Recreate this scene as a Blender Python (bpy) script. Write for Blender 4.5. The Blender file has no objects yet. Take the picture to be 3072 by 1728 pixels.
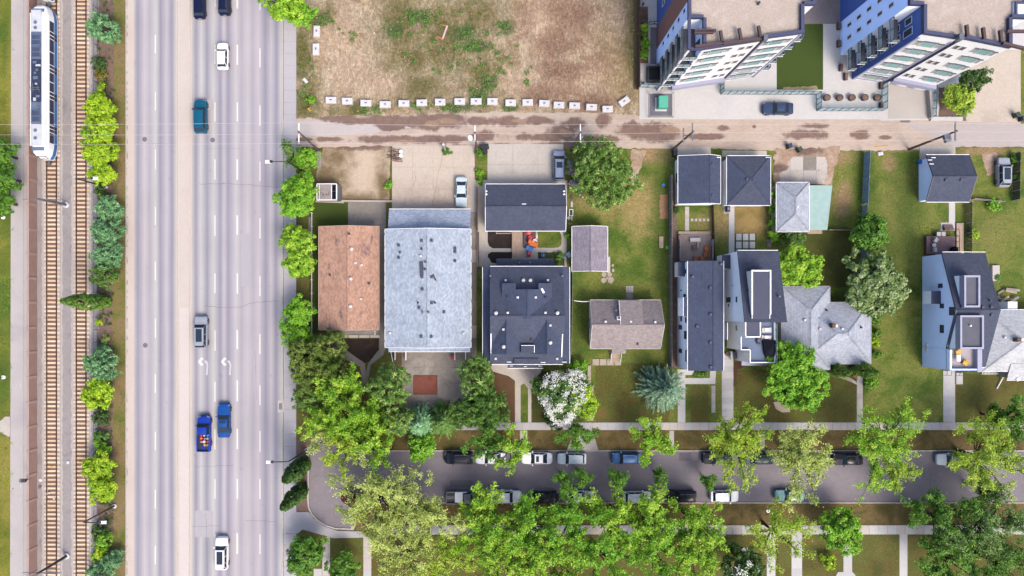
import bpy, math, random
import numpy as np
from mathutils import Vector
R_ = math.radians
PI = math.pi
random.seed(7)
rng = np.random.default_rng(7)
SC = bpy.context.scene
COL = SC.collection
# ---------------------------------------------------------------- camera, sky, sun, exposure
CAMH, FPX, NX, NY = 112.0, 2050.0, 1470.0, 930.0      # height in m, focal length in photo pixels, foot of the plumb line in the photo
cam = bpy.data.objects.new('camera', bpy.data.cameras.new('camera'))
COL.objects.link(cam)
cam.location = (0, 0, CAMH)
cam.data.sensor_width = 36.0
cam.data.lens = 36.0 * FPX / 3072.0
cam.data.shift_x = (1536 - NX) / 3072.0
cam.data.shift_y = (NY - 864) / 3072.0
cam.data.clip_start = 1.0
cam.data.clip_end = 2000.0
SC.camera = cam
world = bpy.data.worlds.new('World')
SC.world = world
world.use_nodes = True
wn = world.node_tree.nodes
bgn = wn['Background']
sky = wn.new('ShaderNodeTexSky')
sky.sky_type = 'NISHITA'
sky.sun_disc = False
SUN_EL, SUN_AZ = R_(51), R_(146)                      # azimuth clockwise from north (+Y): sun in the south-south-east
sky.sun_elevation = SUN_EL
sky.sun_rotation = SUN_AZ
sky.air_density = 1.0
sky.dust_density = 5.0
sky.ozone_density = 1.0
world.node_tree.links.new(sky.outputs[0], bgn.inputs[0])
bgn.inputs[1].default_value = 0.15
sl = bpy.data.lights.new('sun', 'SUN')
sl.energy = 1.2
sl.angle = R_(22)
sl.color = (1.0, 0.915, 0.78)
sun = bpy.data.objects.new('sun', sl)
COL.objects.link(sun)
sun.location = (40, -60, 90)
sdir = Vector((math.sin(SUN_AZ) * math.cos(SUN_EL), math.cos(SUN_AZ) * math.cos(SUN_EL), math.sin(SUN_EL)))
sun.rotation_euler = (-sdir).to_track_quat('-Z', 'Y').to_euler()
vs = SC.view_settings
vs.view_transform = 'Standard'
vs.look = 'None'
vs.exposure = 1.68
vs.gamma = 1.0
vs.use_curve_mapping = False
SC.render.engine = 'CYCLES'
SC.cycles.max_bounces = 5
SC.cycles.diffuse_bounces = 2
SC.cycles.glossy_bounces = 2
SC.cycles.transmission_bounces = 3
SC.cycles.transparent_max_bounces = 4
SC.cycles.use_denoising = True

# ---------------------------------------------------------------- helpers
def P(px, py, z=0.0):
    """photo pixel + height -> the point of the place"""
    s = (CAMH - z) / FPX
    return ((px - NX) * s, (NY - py) * s, z)
def P2(px, py, z=0.0):
    return P(px, py, z)[:2]
def on_x_wall(X, px, py):
    """pixel on a wall standing at x = X -> (y, z)"""
    z = CAMH - X * FPX / (px - NX)
    return (NY - py) * (CAMH - z) / FPX, z
M1 = FPX / CAMH                                        # photo pixels per metre on the ground
class MB:
    def __init__(s):
        s.v = []; s.f = []; s.m = []
    def add(s, vs_, fs, mi=0):
        b = len(s.v)
        s.v.extend(vs_)
        for f in fs:
            s.f.append(tuple(i + b for i in f)); s.m.append(mi)
        return s
    def box(s, x0, x1, y0, y1, z0, z1, mi=0):
        return s.add([(x0,y0,z0),(x1,y0,z0),(x1,y1,z0),(x0,y1,z0),(x0,y0,z1),(x1,y0,z1),(x1,y1,z1),(x0,y1,z1)],
                     [(3,2,1,0),(4,5,6,7),(0,1,5,4),(1,2,6,5),(2,3,7,6),(3,0,4,7)], mi)
    def obox(s, c, sz, rz=0.0, mi=0, tilt=0.0):
        """box centred at c (z at its base), turned about z"""
        cs, sn = math.cos(rz), math.sin(rz)
        out = []
        for dz in (0, 1):
            for dx, dy in ((-.5,-.5),(.5,-.5),(.5,.5),(-.5,.5)):
                x, y = dx * sz[0], dy * sz[1]
                out.append((c[0] + x*cs - y*sn, c[1] + x*sn + y*cs, c[2] + dz * sz[2] + tilt * x))
        return s.add(out, [(3,2,1,0),(4,5,6,7),(0,1,5,4),(1,2,6,5),(2,3,7,6),(3,0,4,7)], mi)
    def bbox(s, c, sz, rz=0.0, b=0.06, mi=0):
        """box with chamfered top edges"""
        cs, sn = math.cos(rz), math.sin(rz)
        out = []
        hx, hy = sz[0]/2, sz[1]/2
        for z, i in ((0, 0), (sz[2]-b, 0), (sz[2], b)):
            for dx, dy in ((-1,-1),(1,-1),(1,1),(-1,1)):
                x, y = dx*(hx-i), dy*(hy-i)
                out.append((c[0]+x*cs-y*sn, c[1]+x*sn+y*cs, c[2]+z))
        fs = [(8,9,10,11)]
        for k in (0, 4):
            for i in range(4):
                j = (i+1) % 4
                fs.append((k+i, k+j, k+4+j, k+4+i))
        return s.add(out, fs, mi)
    def prism(s, poly, z0, z1, mi=0, bottom=False):
        n = len(poly)
        a = sum(poly[i][0]*poly[(i+1)%n][1] - poly[(i+1)%n][0]*poly[i][1] for i in range(n))
        if a < 0: poly = poly[::-1]
        vs_ = [(p[0], p[1], z0) for p in poly] + [(p[0], p[1], z1) for p in poly]
        fs = [tuple(range(n, 2*n))]
        if bottom: fs.append(tuple(range(n-1, -1, -1)))
        for i in range(n):
            j = (i+1) % n
            fs.append((i, j, n+j, n+i))
        return s.add(vs_, fs, mi)
    def prism3(s, poly, t, mi=0):
        """3-D polygon given thickness t downwards"""
        n = len(poly)
        a = sum(poly[i][0]*poly[(i+1)%n][1] - poly[(i+1)%n][0]*poly[i][1] for i in range(n))
        if a < 0: poly = poly[::-1]
        vs_ = [(p[0], p[1], p[2]-t) for p in poly] + list(poly)
        fs = [tuple(range(n, 2*n)), tuple(range(n-1, -1, -1))]
        for i in range(n):
            j = (i+1) % n
            fs.append((i, j, n+j, n+i))
        return s.add(vs_, fs, mi)
    def tube(s, p0, p1, r0, r1=None, n=8, mi=0, cap=True):
        r1 = r0 if r1 is None else r1
        p0, p1 = Vector(p0), Vector(p1)
        d = (p1 - p0)
        if d.length < 1e-6: return s
        d.normalize()
        a = d.orthogonal().normalized(); b = d.cross(a)
        vs_ = []
        for p, r in ((p0, r0), (p1, r1)):
            for i in range(n):
                t = 2*PI*i/n
                vs_.append(tuple(p + a*math.cos(t)*r + b*math.sin(t)*r))
        fs = [(i, (i+1)%n, n+(i+1)%n, n+i) for i in range(n)]
        if cap:
            fs += [tuple(range(n-1,-1,-1)), tuple(range(n, 2*n))]
        return s.add(vs_, fs, mi)
    def path(s, pts, rs, n=6, mi=0):
        for i in range(len(pts)-1):
            s.tube(pts[i], pts[i+1], rs[i], rs[i+1], n, mi, cap=(i == len(pts)-2))
        return s
    def lathe(s, c, prof, n=12, mi=0):
        """prof: (radius, z) pairs about the vertical through c"""
        vs_ = []
        for r, z in prof:
            for i in range(n):
                t = 2*PI*i/n
                vs_.append((c[0]+r*math.cos(t), c[1]+r*math.sin(t), c[2]+z))
        fs = []
        for k in range(len(prof)-1):
            for i in range(n):
                j = (i+1) % n
                fs.append((k*n+i, k*n+j, (k+1)*n+j, (k+1)*n+i))
        fs.append(tuple(range((len(prof)-1)*n, len(prof)*n)))
        return s.add(vs_, fs, mi)
    def build(s, name, mats, parent=None, smooth=False, local=False):
        me = bpy.data.meshes.new(name)
        vs_ = s.v
        if parent is not None and not local:
            L = WLOC.get(parent.name, (0, 0, 0))
            vs_ = [(v[0]-L[0], v[1]-L[1], v[2]-L[2]) for v in s.v]
        me.from_pydata(vs_, [], s.f)
        if not isinstance(mats, (list, tuple)): mats = [mats]
        for m in mats: me.materials.append(m)
        if len(mats) > 1: me.polygons.foreach_set('material_index', s.m)
        if smooth: me.polygons.foreach_set('use_smooth', [True]*len(me.polygons))
        me.update()
        return link(name, me, parent)
WLOC = {}
def link(name, me, parent=None, loc=None):
    o = bpy.data.objects.new(name, me)
    COL.objects.link(o)
    if parent is not None:
        o.parent = parent
        WLOC[o.name] = WLOC.get(parent.name, (0, 0, 0))
    if loc is not None: o.location = loc
    return o
def tag(o, label=None, cat=None, group=None, kind=None):
    if label: o['label'] = label
    if cat: o['category'] = cat
    if group: o['group'] = group
    if kind: o['kind'] = kind
    return o
def thing(name, label, cat, loc=(0, 0, 0), group=None, rz=0.0):
    o = bpy.data.objects.new(name, None)
    COL.objects.link(o)
    o.empty_display_size = 0.3
    o.location = loc
    o.rotation_euler = (0, 0, rz)
    WLOC[o.name] = tuple(loc)
    return tag(o, label, cat, group)
def copy_tree(o, parent=None):
    c = o.copy(); COL.objects.link(c)
    if parent is not None: c.parent = parent
    for ch in list(o.children): copy_tree(ch, c)
    return c
def lin(c):
    return tuple((x/255/12.92 if x/255 <= .04045 else ((x/255+.055)/1.055)**2.4) for x in c)
FOLF = 1.5
ALB = 0.30                                             # share of the developed brightness that is the surface's own colour
def alb(c, f=1.0):
    return tuple(min(.82, x*ALB*f) for x in lin(c)) + (1.0,)
def rough_poly(poly, step=14, amp=2.5, closed=True):
    out = []
    n = len(poly)
    for i in range(n if closed else n-1):
        a, b = poly[i], poly[(i+1) % n]
        L = math.hypot(b[0]-a[0], b[1]-a[1])
        k = max(1, int(L/step))
        for j in range(k):
            t = j/k
            w = amp if j else amp*.5
            out.append((a[0]+(b[0]-a[0])*t+random.uniform(-w, w), a[1]+(b[1]-a[1])*t+random.uniform(-w, w)))
    return out
def rect(x0, y0, x1, y1):
    return [(x0, y0), (x1, y0), (x1, y1), (x0, y1)]
# ---------------------------------------------------------------- materials
MATS = {}
def nt(name):
    m = bpy.data.materials.new(name); m.use_nodes = True
    t = m.node_tree
    return m, t, t.nodes['Principled BSDF'], t.nodes, t.links
def pos_node(N, coords):
    if coords == 'world':
        return N.new('ShaderNodeNewGeometry').outputs['Position']
    return N.new('ShaderNodeTexCoord').outputs['Object']
def vmap(N, Lk, vec, sx, sy=None, sz=None, rz=0):
    mp = N.new('ShaderNodeMapping')
    mp.inputs['Scale'].default_value = (sx, sx if sy is None else sy, sx if sz is None else sz)
    mp.inputs['Rotation'].default_value = (0, 0, rz)
    Lk.new(vec, mp.inputs['Vector'])
    return mp.outputs[0]
def noise(N, Lk, vec, scale, detail=4, rough=.6, dist=0):
    n = N.new('ShaderNodeTexNoise')
    n.inputs['Scale'].default_value = scale; n.inputs['Detail'].default_value = detail
    n.inputs['Roughness'].default_value = rough; n.inputs['Distortion'].default_value = dist
    Lk.new(vec, n.inputs['Vector'])
    return n.outputs['Fac']
def ramp(N, Lk, fac, stops, interp='LINEAR'):
    r = N.new('ShaderNodeValToRGB')
    r.color_ramp.interpolation = interp
    e = r.color_ramp.elements
    while len(e) < len(stops): e.new(0.5)
    for k, (p, c) in enumerate(stops):
        e[k].position = p; e[k].color = c
    Lk.new(fac, r.inputs[0])
    return r.outputs[0]
def math_(N, Lk, op, a, b=None, c=None, clamp=False):
    n = N.new('ShaderNodeMath'); n.operation = op; n.use_clamp = clamp
    for i, x in enumerate((a, b, c)):
        if x is None: continue
        if isinstance(x, (int, float)): n.inputs[i].default_value = x
        else: Lk.new(x, n.inputs[i])
    return n.outputs[0]
def mixc(N, Lk, fac, a, b, mode='MIX'):
    n = N.new('ShaderNodeMix'); n.data_type = 'RGBA'; n.blend_type = mode
    for s_, x in ((n.inputs[0], fac), (n.inputs[6], a), (n.inputs[7], b)):
        if isinstance(x, (int, float)): s_.default_value = x
        elif isinstance(x, tuple): s_.default_value = x
        else: Lk.new(x, s_)
    return n.outputs[2]
def mrange(N, Lk, v, a, b, c=0.0, d=1.0, smooth=False):
    n = N.new('ShaderNodeMapRange')
    if smooth: n.interpolation_type = 'SMOOTHSTEP'
    for i, x in enumerate((a, b, c, d)): n.inputs[i+1].default_value = x
    Lk.new(v, n.inputs[0])
    return n.outputs[0]
def blob_mask(N, Lk, blobs, wob):
    """1 inside the listed ellipses (photo pixels on the ground), ragged by the noise value wob"""
    pos = pos_node(N, 'world')
    acc = None
    for (px, py, rx, ry) in blobs:
        x, y, _ = P(px, py)
        mp = N.new('ShaderNodeMapping'); mp.vector_type = 'POINT'
        sx, sy = M1/rx, M1/ry
        mp.inputs['Scale'].default_value = (sx, sy, 0)
        mp.inputs['Location'].default_value = (-x*sx, -y*sy, 0)
        Lk.new(pos, mp.inputs['Vector'])
        ln = N.new('ShaderNodeVectorMath'); ln.operation = 'LENGTH'
        Lk.new(mp.outputs[0], ln.inputs[0])
        acc = ln.outputs['Value'] if acc is None else math_(N, Lk, 'MINIMUM', acc, ln.outputs['Value'])
    return math_(N, Lk, 'ADD', acc, wob)
def bump(N, Lk, B, h, strength=.4, dist=.05):
    b = N.new('ShaderNodeBump'); b.inputs['Strength'].default_value = strength; b.inputs['Distance'].default_value = dist
    Lk.new(h, b.inputs['Height']); Lk.new(b.outputs[0], B.inputs['Normal'])
def ground_mat(name, cols, scale=.25, fine=(3.0, .35), rough=.95, bmp=(6.0, .5, .06), layers=(), coords='world', detail=6, f=1.0, stretch=None, scuff=None):
    """patchy ground: cols spread over a large noise, then each layer (blobs, colour a, colour b, edge softness) laid over it"""
    m, t, B, N, Lk = nt(name)
    pos = pos_node(N, coords)
    v = pos if stretch is None else vmap(N, Lk, pos, *stretch)
    n0 = noise(N, Lk, v, scale, detail, .65, .4)
    k = len(cols)
    col = ramp(N, Lk, n0, [(.30 + .40*i/max(1, k-1), alb(c, f)) for i, c in enumerate(cols)])
    if layers:
        w = noise(N, Lk, pos, .45, 8, .68, .3)
        wob = math_(N, Lk, 'MULTIPLY', math_(N, Lk, 'SUBTRACT', w, .5), 2.6)
        nf = noise(N, Lk, pos, 1.1, 6, .6)
        for blobs, ca, cb, soft, amt in layers:
            d = blob_mask(N, Lk, blobs, wob)
            mk = mrange(N, Lk, d, 1 - soft, 1 + soft, amt, 0.0)
            cc = ramp(N, Lk, nf, [(.35, alb(ca, f)), (.65, alb(cb, f))])
            col = mixc(N, Lk, mk, col, cc)
    for (sc, amt, rz, el, lo, hi) in scuff or ():
        vv = vmap(N, Lk, pos, 1.0, el, 1, rz=rz)
        q = noise(N, Lk, vv, sc, 5, .7, 1.6)
        q = math_(N, Lk, 'ABSOLUTE', math_(N, Lk, 'SUBTRACT', q, .5))
        col = mixc(N, Lk, 1.0, col, mrange(N, Lk, q, lo, hi, 1 - amt, 1 + amt*.35), 'MULTIPLY')
    nf2 = noise(N, Lk, v, fine[0], 8, .75)
    g = mrange(N, Lk, nf2, .25, .75, 1 - fine[1], 1 + fine[1])
    col = mixc(N, Lk, 1.0, col, g, 'MULTIPLY')
    Lk.new(col, B.inputs['Base Color'])
    B.inputs['Roughness'].default_value = rough
    B.inputs['Specular IOR Level'].default_value = .2
    if bmp:
        bump(N, Lk, B, noise(N, Lk, pos, bmp[0], 8, .7), bmp[1], bmp[2])
    MATS[name] = m
    return m
def plain(name, c, rough=.6, var=.12, scale=2.0, metal=0.0, spec=.4, f=1.0, bmp=None, coat=0.0, coords='obj', alb_=True):
    m, t, B, N, Lk = nt(name)
    col = alb(c, f) if alb_ else tuple(c) + (1.0,)
    if var:
        pos = pos_node(N, coords)
        g = mrange(N, Lk, noise(N, Lk, pos, scale, 6, .65), .25, .75, 1 - var, 1 + var)
        Lk.new(mixc(N, Lk, 1.0, col, g, 'MULTIPLY'), B.inputs['Base Color'])
        if bmp: bump(N, Lk, B, noise(N, Lk, pos, bmp[0], 4), bmp[1], .02)
    else:
        B.inputs['Base Color'].default_value = col
    B.inputs['Roughness'].default_value = rough
    B.inputs['Metallic'].default_value = metal
    B.inputs['Specular IOR Level'].default_value = spec
    B.inputs['Coat Weight'].default_value = coat
    B.inputs['Coat Roughness'].default_value = .05
    MATS[name] = m
    return m
def shingle(name, c, axis='x', var=.22, patch=None, f=1.0, row=.20):
    """courses run along the axis; each tab with its own shade"""
    m, t, B, N, Lk = nt(name)
    pos = pos_node(N, 'world')
    v = vmap(N, Lk, pos, 1, rz=0 if axis == 'x' else PI/2)
    br = N.new('ShaderNodeTexBrick')
    Lk.new(v, br.inputs['Vector'])
    br.inputs['Scale'].default_value = 1.0
    br.inputs['Brick Width'].default_value = .36
    br.inputs['Row Height'].default_value = row
    br.inputs['Mortar Size'].default_value = .018
    br.inputs['Mortar Smooth'].default_value = .5
    a = alb(c, f)
    br.inputs['Color1'].default_value = tuple(x*(1+var) for x in a[:3]) + (1,)
    br.inputs['Color2'].default_value = tuple(x*(1-var) for x in a[:3]) + (1,)
    br.inputs['Mortar'].default_value = tuple(x*.55 for x in a[:3]) + (1,)
    col = br.outputs['Color']
    g = mrange(N, Lk, noise(N, Lk, pos, .5, 7, .7), .25, .75, .82, 1.18)
    col = mixc(N, Lk, 1.0, col, g, 'MULTIPLY')
    g2 = mrange(N, Lk, noise(N, Lk, pos, 5.0, 6, .8), .25, .75, .86, 1.14)
    col = mixc(N, Lk, 1.0, col, g2, 'MULTIPLY')
    if patch:
        pc, sc, lo, hi, rot = patch
        vv = vmap(N, Lk, pos, 1.0, .45, 1, rz=rot)
        k = mrange(N, Lk, noise(N, Lk, vv, sc, 6, .75), lo, hi, 0, 1)
        k2 = mrange(N, Lk, br.outputs['Color'], 0, 1)
        kk = math_(N, Lk, 'MULTIPLY', k, mrange(N, Lk, noise(N, Lk, pos, 4.0, 3, .6), .35, .6, .25, 1))
        col = mixc(N, Lk, kk, col, alb(pc, f))
    Lk.new(col, B.inputs['Base Color'])
    B.inputs['Roughness'].default_value = .9
    B.inputs['Specular IOR Level'].default_value = .25
    bump(N, Lk, B, br.outputs['Fac'], -.4, .03)
    MATS[name] = m
    return m
def foliage(name, ca, cb, cc=None, trans=.3, f=1.0):
    f *= FOLF
    m, t, B, N, Lk = nt(name)
    at = N.new('ShaderNodeAttribute'); at.attribute_name = 'tint'
    ge = N.new('ShaderNodeNewGeometry')
    s_ = math_(N, Lk, 'ADD', math_(N, Lk, 'MULTIPLY', at.outputs['Fac'], .65), math_(N, Lk, 'MULTIPLY', ge.outputs['Random Per Island'], .35))
    st = [(.1, alb(ca, f)), (.55, alb(cb, f))]
    st.append((.95, alb(cc or cb, f)))
    col = ramp(N, Lk, s_, st)
    Lk.new(col, B.inputs['Base Color'])
    B.inputs['Roughness'].default_value = .55
    B.inputs['Specular IOR Level'].default_value = .25
    tr = N.new('ShaderNodeBsdfTranslucent')
    Lk.new(mixc(N, Lk, 1.0, col, (1.0, 1.1, .6, 1), 'MULTIPLY'), tr.inputs['Color'])
    mx = N.new('ShaderNodeMixShader'); mx.inputs[0].default_value = trans
    Lk.new(B.outputs[0], mx.inputs[1]); Lk.new(tr.outputs[0], mx.inputs[2])
    Lk.new(mx.outputs[0], N['Material Output'].inputs['Surface'])
    MATS[name] = m
    return m
def glass(name, c=(.03, .05, .06), rough=.06, f=1):
    m, t, B, N, Lk = nt(name)
    B.inputs['Base Color'].default_value = tuple(c) + (1,)
    B.inputs['Roughness'].default_value = rough
    B.inputs['Specular IOR Level'].default_value = .22
    MATS[name] = m
    return m
def clear_glass(name, tint=(.70, .80, .84), a=.16):
    m, t, B, N, Lk = nt(name)
    B.inputs['Base Color'].default_value = tuple(tint) + (1,)
    B.inputs['Roughness'].default_value = .08
    tr = N.new('ShaderNodeBsdfTransparent'); tr.inputs[0].default_value = tuple(tint) + (1,)
    mx = N.new('ShaderNodeMixShader'); mx.inputs[0].default_value = a
    Lk.new(tr.outputs[0], mx.inputs[1]); Lk.new(B.outputs[0], mx.inputs[2])
    Lk.new(mx.outputs[0], N['Material Output'].inputs['Surface'])
    MATS[name] = m
    return m
# ---------------------------------------------------------------- ground materials
G1, G2, G3 = (122, 132, 62), (96, 116, 46), (160, 152, 92)      # lawn greens and dry straw
BR1, BR2 = (112, 88, 56), (88, 72, 42)
lawn_a = ground_mat('lawn green', [(70, 104, 30), (98, 122, 42), (136, 142, 68), (102, 126, 44)], .2, (3.2, .6),
    layers=[([(1850, 600, 95, 45), (1800, 605, 90, 30), (1920, 620, 60, 80), (2170, 670, 60, 40), (2265, 660, 45, 40)], (196, 170, 118), (168, 150, 96), .55, .85),
            ([(2470, 520, 26, 60), (2505, 470, 70, 22), (2680, 448, 90, 9), (2960, 452, 70, 14), (1960, 462, 50, 30), (2530, 600, 24, 60), (2670, 490, 20, 24)], (190, 158, 124), (166, 138, 100), .5, .9),
            ([(2690, 650, 60, 110), (2980, 700, 60, 60), (2740, 560, 60, 40)], (150, 146, 84), (136, 134, 70), .7, .7),
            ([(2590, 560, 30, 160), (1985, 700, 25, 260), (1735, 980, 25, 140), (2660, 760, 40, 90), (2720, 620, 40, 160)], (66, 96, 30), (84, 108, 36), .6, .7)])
lawn_b = ground_mat('lawn brown', [(86, 92, 38), (112, 102, 50), (108, 116, 52), (138, 114, 66)], .22, (3.2, .55),
    layers=[([(1910, 1120, 120, 40), (2730, 1180, 110, 60), (2640, 1000, 80, 90), (2600, 680, 80, 90)], (98, 106, 40), (116, 116, 50), .7, .8)])
verge_m = ground_mat('verge grass', [(84, 80, 36), (104, 94, 50), (138, 116, 74), (84, 94, 36)], .25, (4.5, .5))
strip_m = ground_mat('strip grass', [(100, 118, 44), (138, 130, 74), (158, 132, 98), (108, 116, 52)], .2, (4.0, .45))
turf_m = ground_mat('turf', [(72, 92, 34), (80, 100, 38)], .3, (7.0, .25))
lotgrass_m = ground_mat('meadow grass', [(94, 112, 36), (128, 132, 44), (150, 150, 58), (112, 122, 38)], .14, (3.5, .5),
    layers=[([(20, 100, 30, 90), (15, 640, 30, 60), (12, 900, 40, 120), (10, 1150, 30, 90)], (68, 104, 30), (84, 118, 36), .7, .8),
            ([(35, 250, 12, 160), (20, 1420, 30, 110)], (176, 160, 88), (160, 148, 70), .7, .7)])
base_m = ground_mat('ground soil', [(120, 104, 74), (140, 118, 88), (104, 104, 58)], .12)
lot_m = ground_mat('vacant lot soil', [(190, 160, 128), (220, 193, 160), (242, 221, 192), (210, 182, 148)], .3, (2.4, .34), bmp=(1.6, 1.0, .3), scuff=[(.55, .24, .5, .5, .0, .10), (1.1, .24, -.9, .4, 0, .08), (2.4, .22, .2, .6, 0, .10)], layers=[
    ([(1210, 60, 70, 190), (1330, 110, 110, 130), (1430, 40, 80, 80), (1450, 220, 70, 80), (1260, 260, 70, 60), (1240, 170, 70, 60)], (116, 124, 62), (160, 140, 94), .8, .95),
    ([(905, 160, 40, 90), (920, 300, 45, 70), (960, 60, 50, 35), (1000, 40, 40, 30), (1060, 330, 70, 25), (1890, 120, 30, 150)], (104, 118, 50), (146, 136, 80), .6, .95),
    ([(1180, 90, 30, 28), (1255, 50, 35, 24), (1470, 245, 24, 24), (1440, 290, 25, 34), (1530, 320, 24, 16), (1395, 100, 40, 22), (1420, 140, 40, 16), (1370, 320, 60, 14), (1520, 80, 24, 24), (960, 60, 30, 16)], (88, 118, 66), (108, 130, 70), .5, .9),
    ([(1720, 60, 70, 100), (1660, 200, 60, 60), (1690, 270, 110, 40), (1780, 300, 80, 40), (1810, 190, 50, 60), (1590, 60, 40, 60), (1640, 20, 60, 60)], (182, 146, 124), (200, 166, 142), .6, .85),
    ([(1845, 100, 45, 110), (1860, 250, 40, 60)], (214, 188, 150), (180, 156, 110), .6, .8),
    ([(1030, 120, 30, 170), (1140, 255, 60, 30), (980, 130, 40, 60), (1560, 250, 60, 40), (1760, 230, 40, 30), (1850, 60, 30, 60), (1620, 80, 30, 70), (1060, 210, 40, 60)], (246, 216, 188), (234, 204, 174), .5, .85),
    ([(1660, 130, 50, 40), (1700, 210, 70, 30), (1620, 280, 50, 24), (1780, 310, 60, 24), (1740, 40, 50, 30)], (168, 132, 112), (186, 150, 126), .5, .8)])
alley_m = ground_mat('alley gravel', [(212, 192, 178), (222, 204, 190), (200, 178, 166)], .2, (2.2, .2), bmp=(3, .6, .06), stretch=(.5, 1.4), layers=[
    ([(1010, 352, 70, 12), (1060, 362, 60, 10), (1180, 362, 120, 22), (1290, 372, 90, 18), (1340, 356, 60, 14), (1230, 418, 160, 12), (1330, 418, 90, 12), (990, 418, 40, 7), (905, 418, 30, 5),
      (1430, 366, 40, 14), (1520, 364, 60, 16), (1610, 362, 50, 12), (1690, 398, 44, 22), (1720, 372, 40, 18), (1810, 362, 24, 22), (1640, 412, 90, 14), (1780, 418, 90, 14), (1450, 408, 40, 18),
      (1930, 392, 80, 26), (1980, 405, 60, 20), (2170, 384, 16, 8), (2120, 410, 60, 10), (2262, 380, 5, 5), (2420, 404, 60, 16), (2440, 378, 40, 8), (2580, 405, 26, 14), (2655, 412, 20, 6), (2715, 364, 16, 6), (2860, 378, 30, 8), (1480, 440, 160, 8), (1700, 436, 120, 12)],
     (150, 122, 112), (134, 108, 100), .22, .92),
    ([(1340, 364, 30, 8), (1560, 362, 22, 7), (1210, 424, 40, 5), (1700, 400, 22, 10), (1300, 372, 24, 9), (2010, 390, 30, 8)], (190, 160, 138), (178, 150, 130), .2, .9)])
alleyc_m = ground_mat('alley concrete', [(214, 206, 206), (224, 214, 212)], .3, (2.5, .12), layers=[
    ([(1010, 357, 60, 9), (1070, 365, 60, 9), (1000, 420, 50, 6), (1170, 380, 40, 18), (1120, 420, 60, 7), (915, 418, 30, 4)], (146, 120, 112), (132, 108, 100), .2, .95)])
dirtpad_m = ground_mat('parking dirt', [(206, 182, 158), (226, 206, 184), (234, 214, 192)], .2, (2.5, .2), layers=[
    ([(1010, 470, 50, 40), (990, 540, 50, 60), (1000, 420, 40, 12), (1060, 600, 120, 22), (1150, 560, 22, 90)], (150, 122, 90), (120, 108, 70), .6, .9),
    ([(1080, 440, 90, 12)], (140, 112, 100), (130, 104, 92), .3, .9)])
dirtyard_m = ground_mat('bare yard dirt', [(214, 190, 170), (190, 160, 138), (226, 206, 190)], .3, (2.2, .3), layers=[
    ([(2340, 505, 26, 14), (2420, 450, 40, 14)], (120, 100, 96), (134, 112, 104), .35, .9)])
ballast_m = ground_mat('ballast stone', [(176, 169, 172), (190, 182, 183), (166, 160, 164)], .35, (9.0, .55), bmp=(9, 1.0, .12))
ballast2_m = ground_mat('ballast shoulder', [(212, 205, 203), (224, 216, 212)], .5, (9.0, .5), bmp=(9, 1.0, .12))
ballast3_m = ground_mat('ballast soiled', [(158, 130, 116), (146, 116, 100), (170, 142, 124)], .5, (7.0, .5), bmp=(9, 1.0, .1))
mulch_m = ground_mat('mulch', [(124, 104, 96), (150, 124, 112), (104, 88, 76)], .4, (6.0, .45))
darkbed_m = ground_mat('dark bed soil', [(70, 60, 58), (58, 48, 46), (84, 74, 72)], .4, (5.0, .4))
redbed_m = ground_mat('brown bark bed', [(122, 92, 68), (108, 82, 58)], .3, (6.0, .3))
conc_m = ground_mat('concrete', [(214, 206, 200), (224, 216, 208), (206, 198, 194)], .25, (2.5, .14), bmp=None)
conc_b = ground_mat('concrete warm', [(222, 208, 192), (230, 216, 202), (212, 198, 184)], .2, (2.2, .14), bmp=None, layers=[
    ([(1320, 600, 110, 40), (1240, 590, 60, 40)], (196, 176, 162), (206, 188, 174), .8, .7)])
conc_g = ground_mat('concrete grey', [(176, 170, 164), (160, 152, 146), (190, 182, 176)], .25, (1.6, .22), bmp=None)
conc_n = ground_mat('concrete new', [(216, 214, 218), (222, 220, 222)], .2, (2.5, .07), bmp=None)
conc_w = ground_mat('concrete bright', [(228, 226, 228), (234, 232, 232), (224, 222, 226)], .15, (1.6, .08), bmp=None)
path_m = ground_mat('asphalt path', [(208, 202, 204), (216, 210, 210), (202, 196, 200)], .15, (3, .08), bmp=None)
swalk_m = ground_mat('sidewalk concrete', [(206, 203, 211), (212, 208, 214)], .3, (3, .08), bmp=None)
medc_m = ground_mat('median concrete', [(228, 214, 208), (234, 222, 214)], .3, (3, .08), bmp=None)
kerb_m = ground_mat('kerb concrete', [(226, 220, 216), (236, 230, 226)], .4, (3, .1), bmp=None)
street_m = ground_mat('street asphalt', [(142, 134, 144), (154, 147, 156), (134, 127, 137)], .1, (3.5, .14), bmp=(25, .15, .01), stretch=(.4, 1.2), layers=[
    ([(2500, 1430, 300, 40), (960, 1440, 60, 90), (2900, 1450, 120, 60)], (166, 158, 168), (176, 168, 176), .8, .7)])
paver_m = ground_mat('brown pavers', [(168, 158, 160), (150, 140, 142)], .5, (3, .2))
gravel_m = ground_mat('grey gravel', [(132, 132, 146), (150, 148, 160)], .6, (9, .4), bmp=(9, .8, .08))
paint_m = plain('road paint', (246, 244, 240), .7, .10, 3.0, coords='world', f=1.1)
paint_old = plain('worn road paint', (228, 224, 224), .75, .16, 2.0, coords='world')
crack_m = plain('crack', (120, 112, 124), .9, .2, 2.0, coords='world')
iron_m = plain('cast iron', (136, 126, 138), .7, .2, 4)
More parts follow.
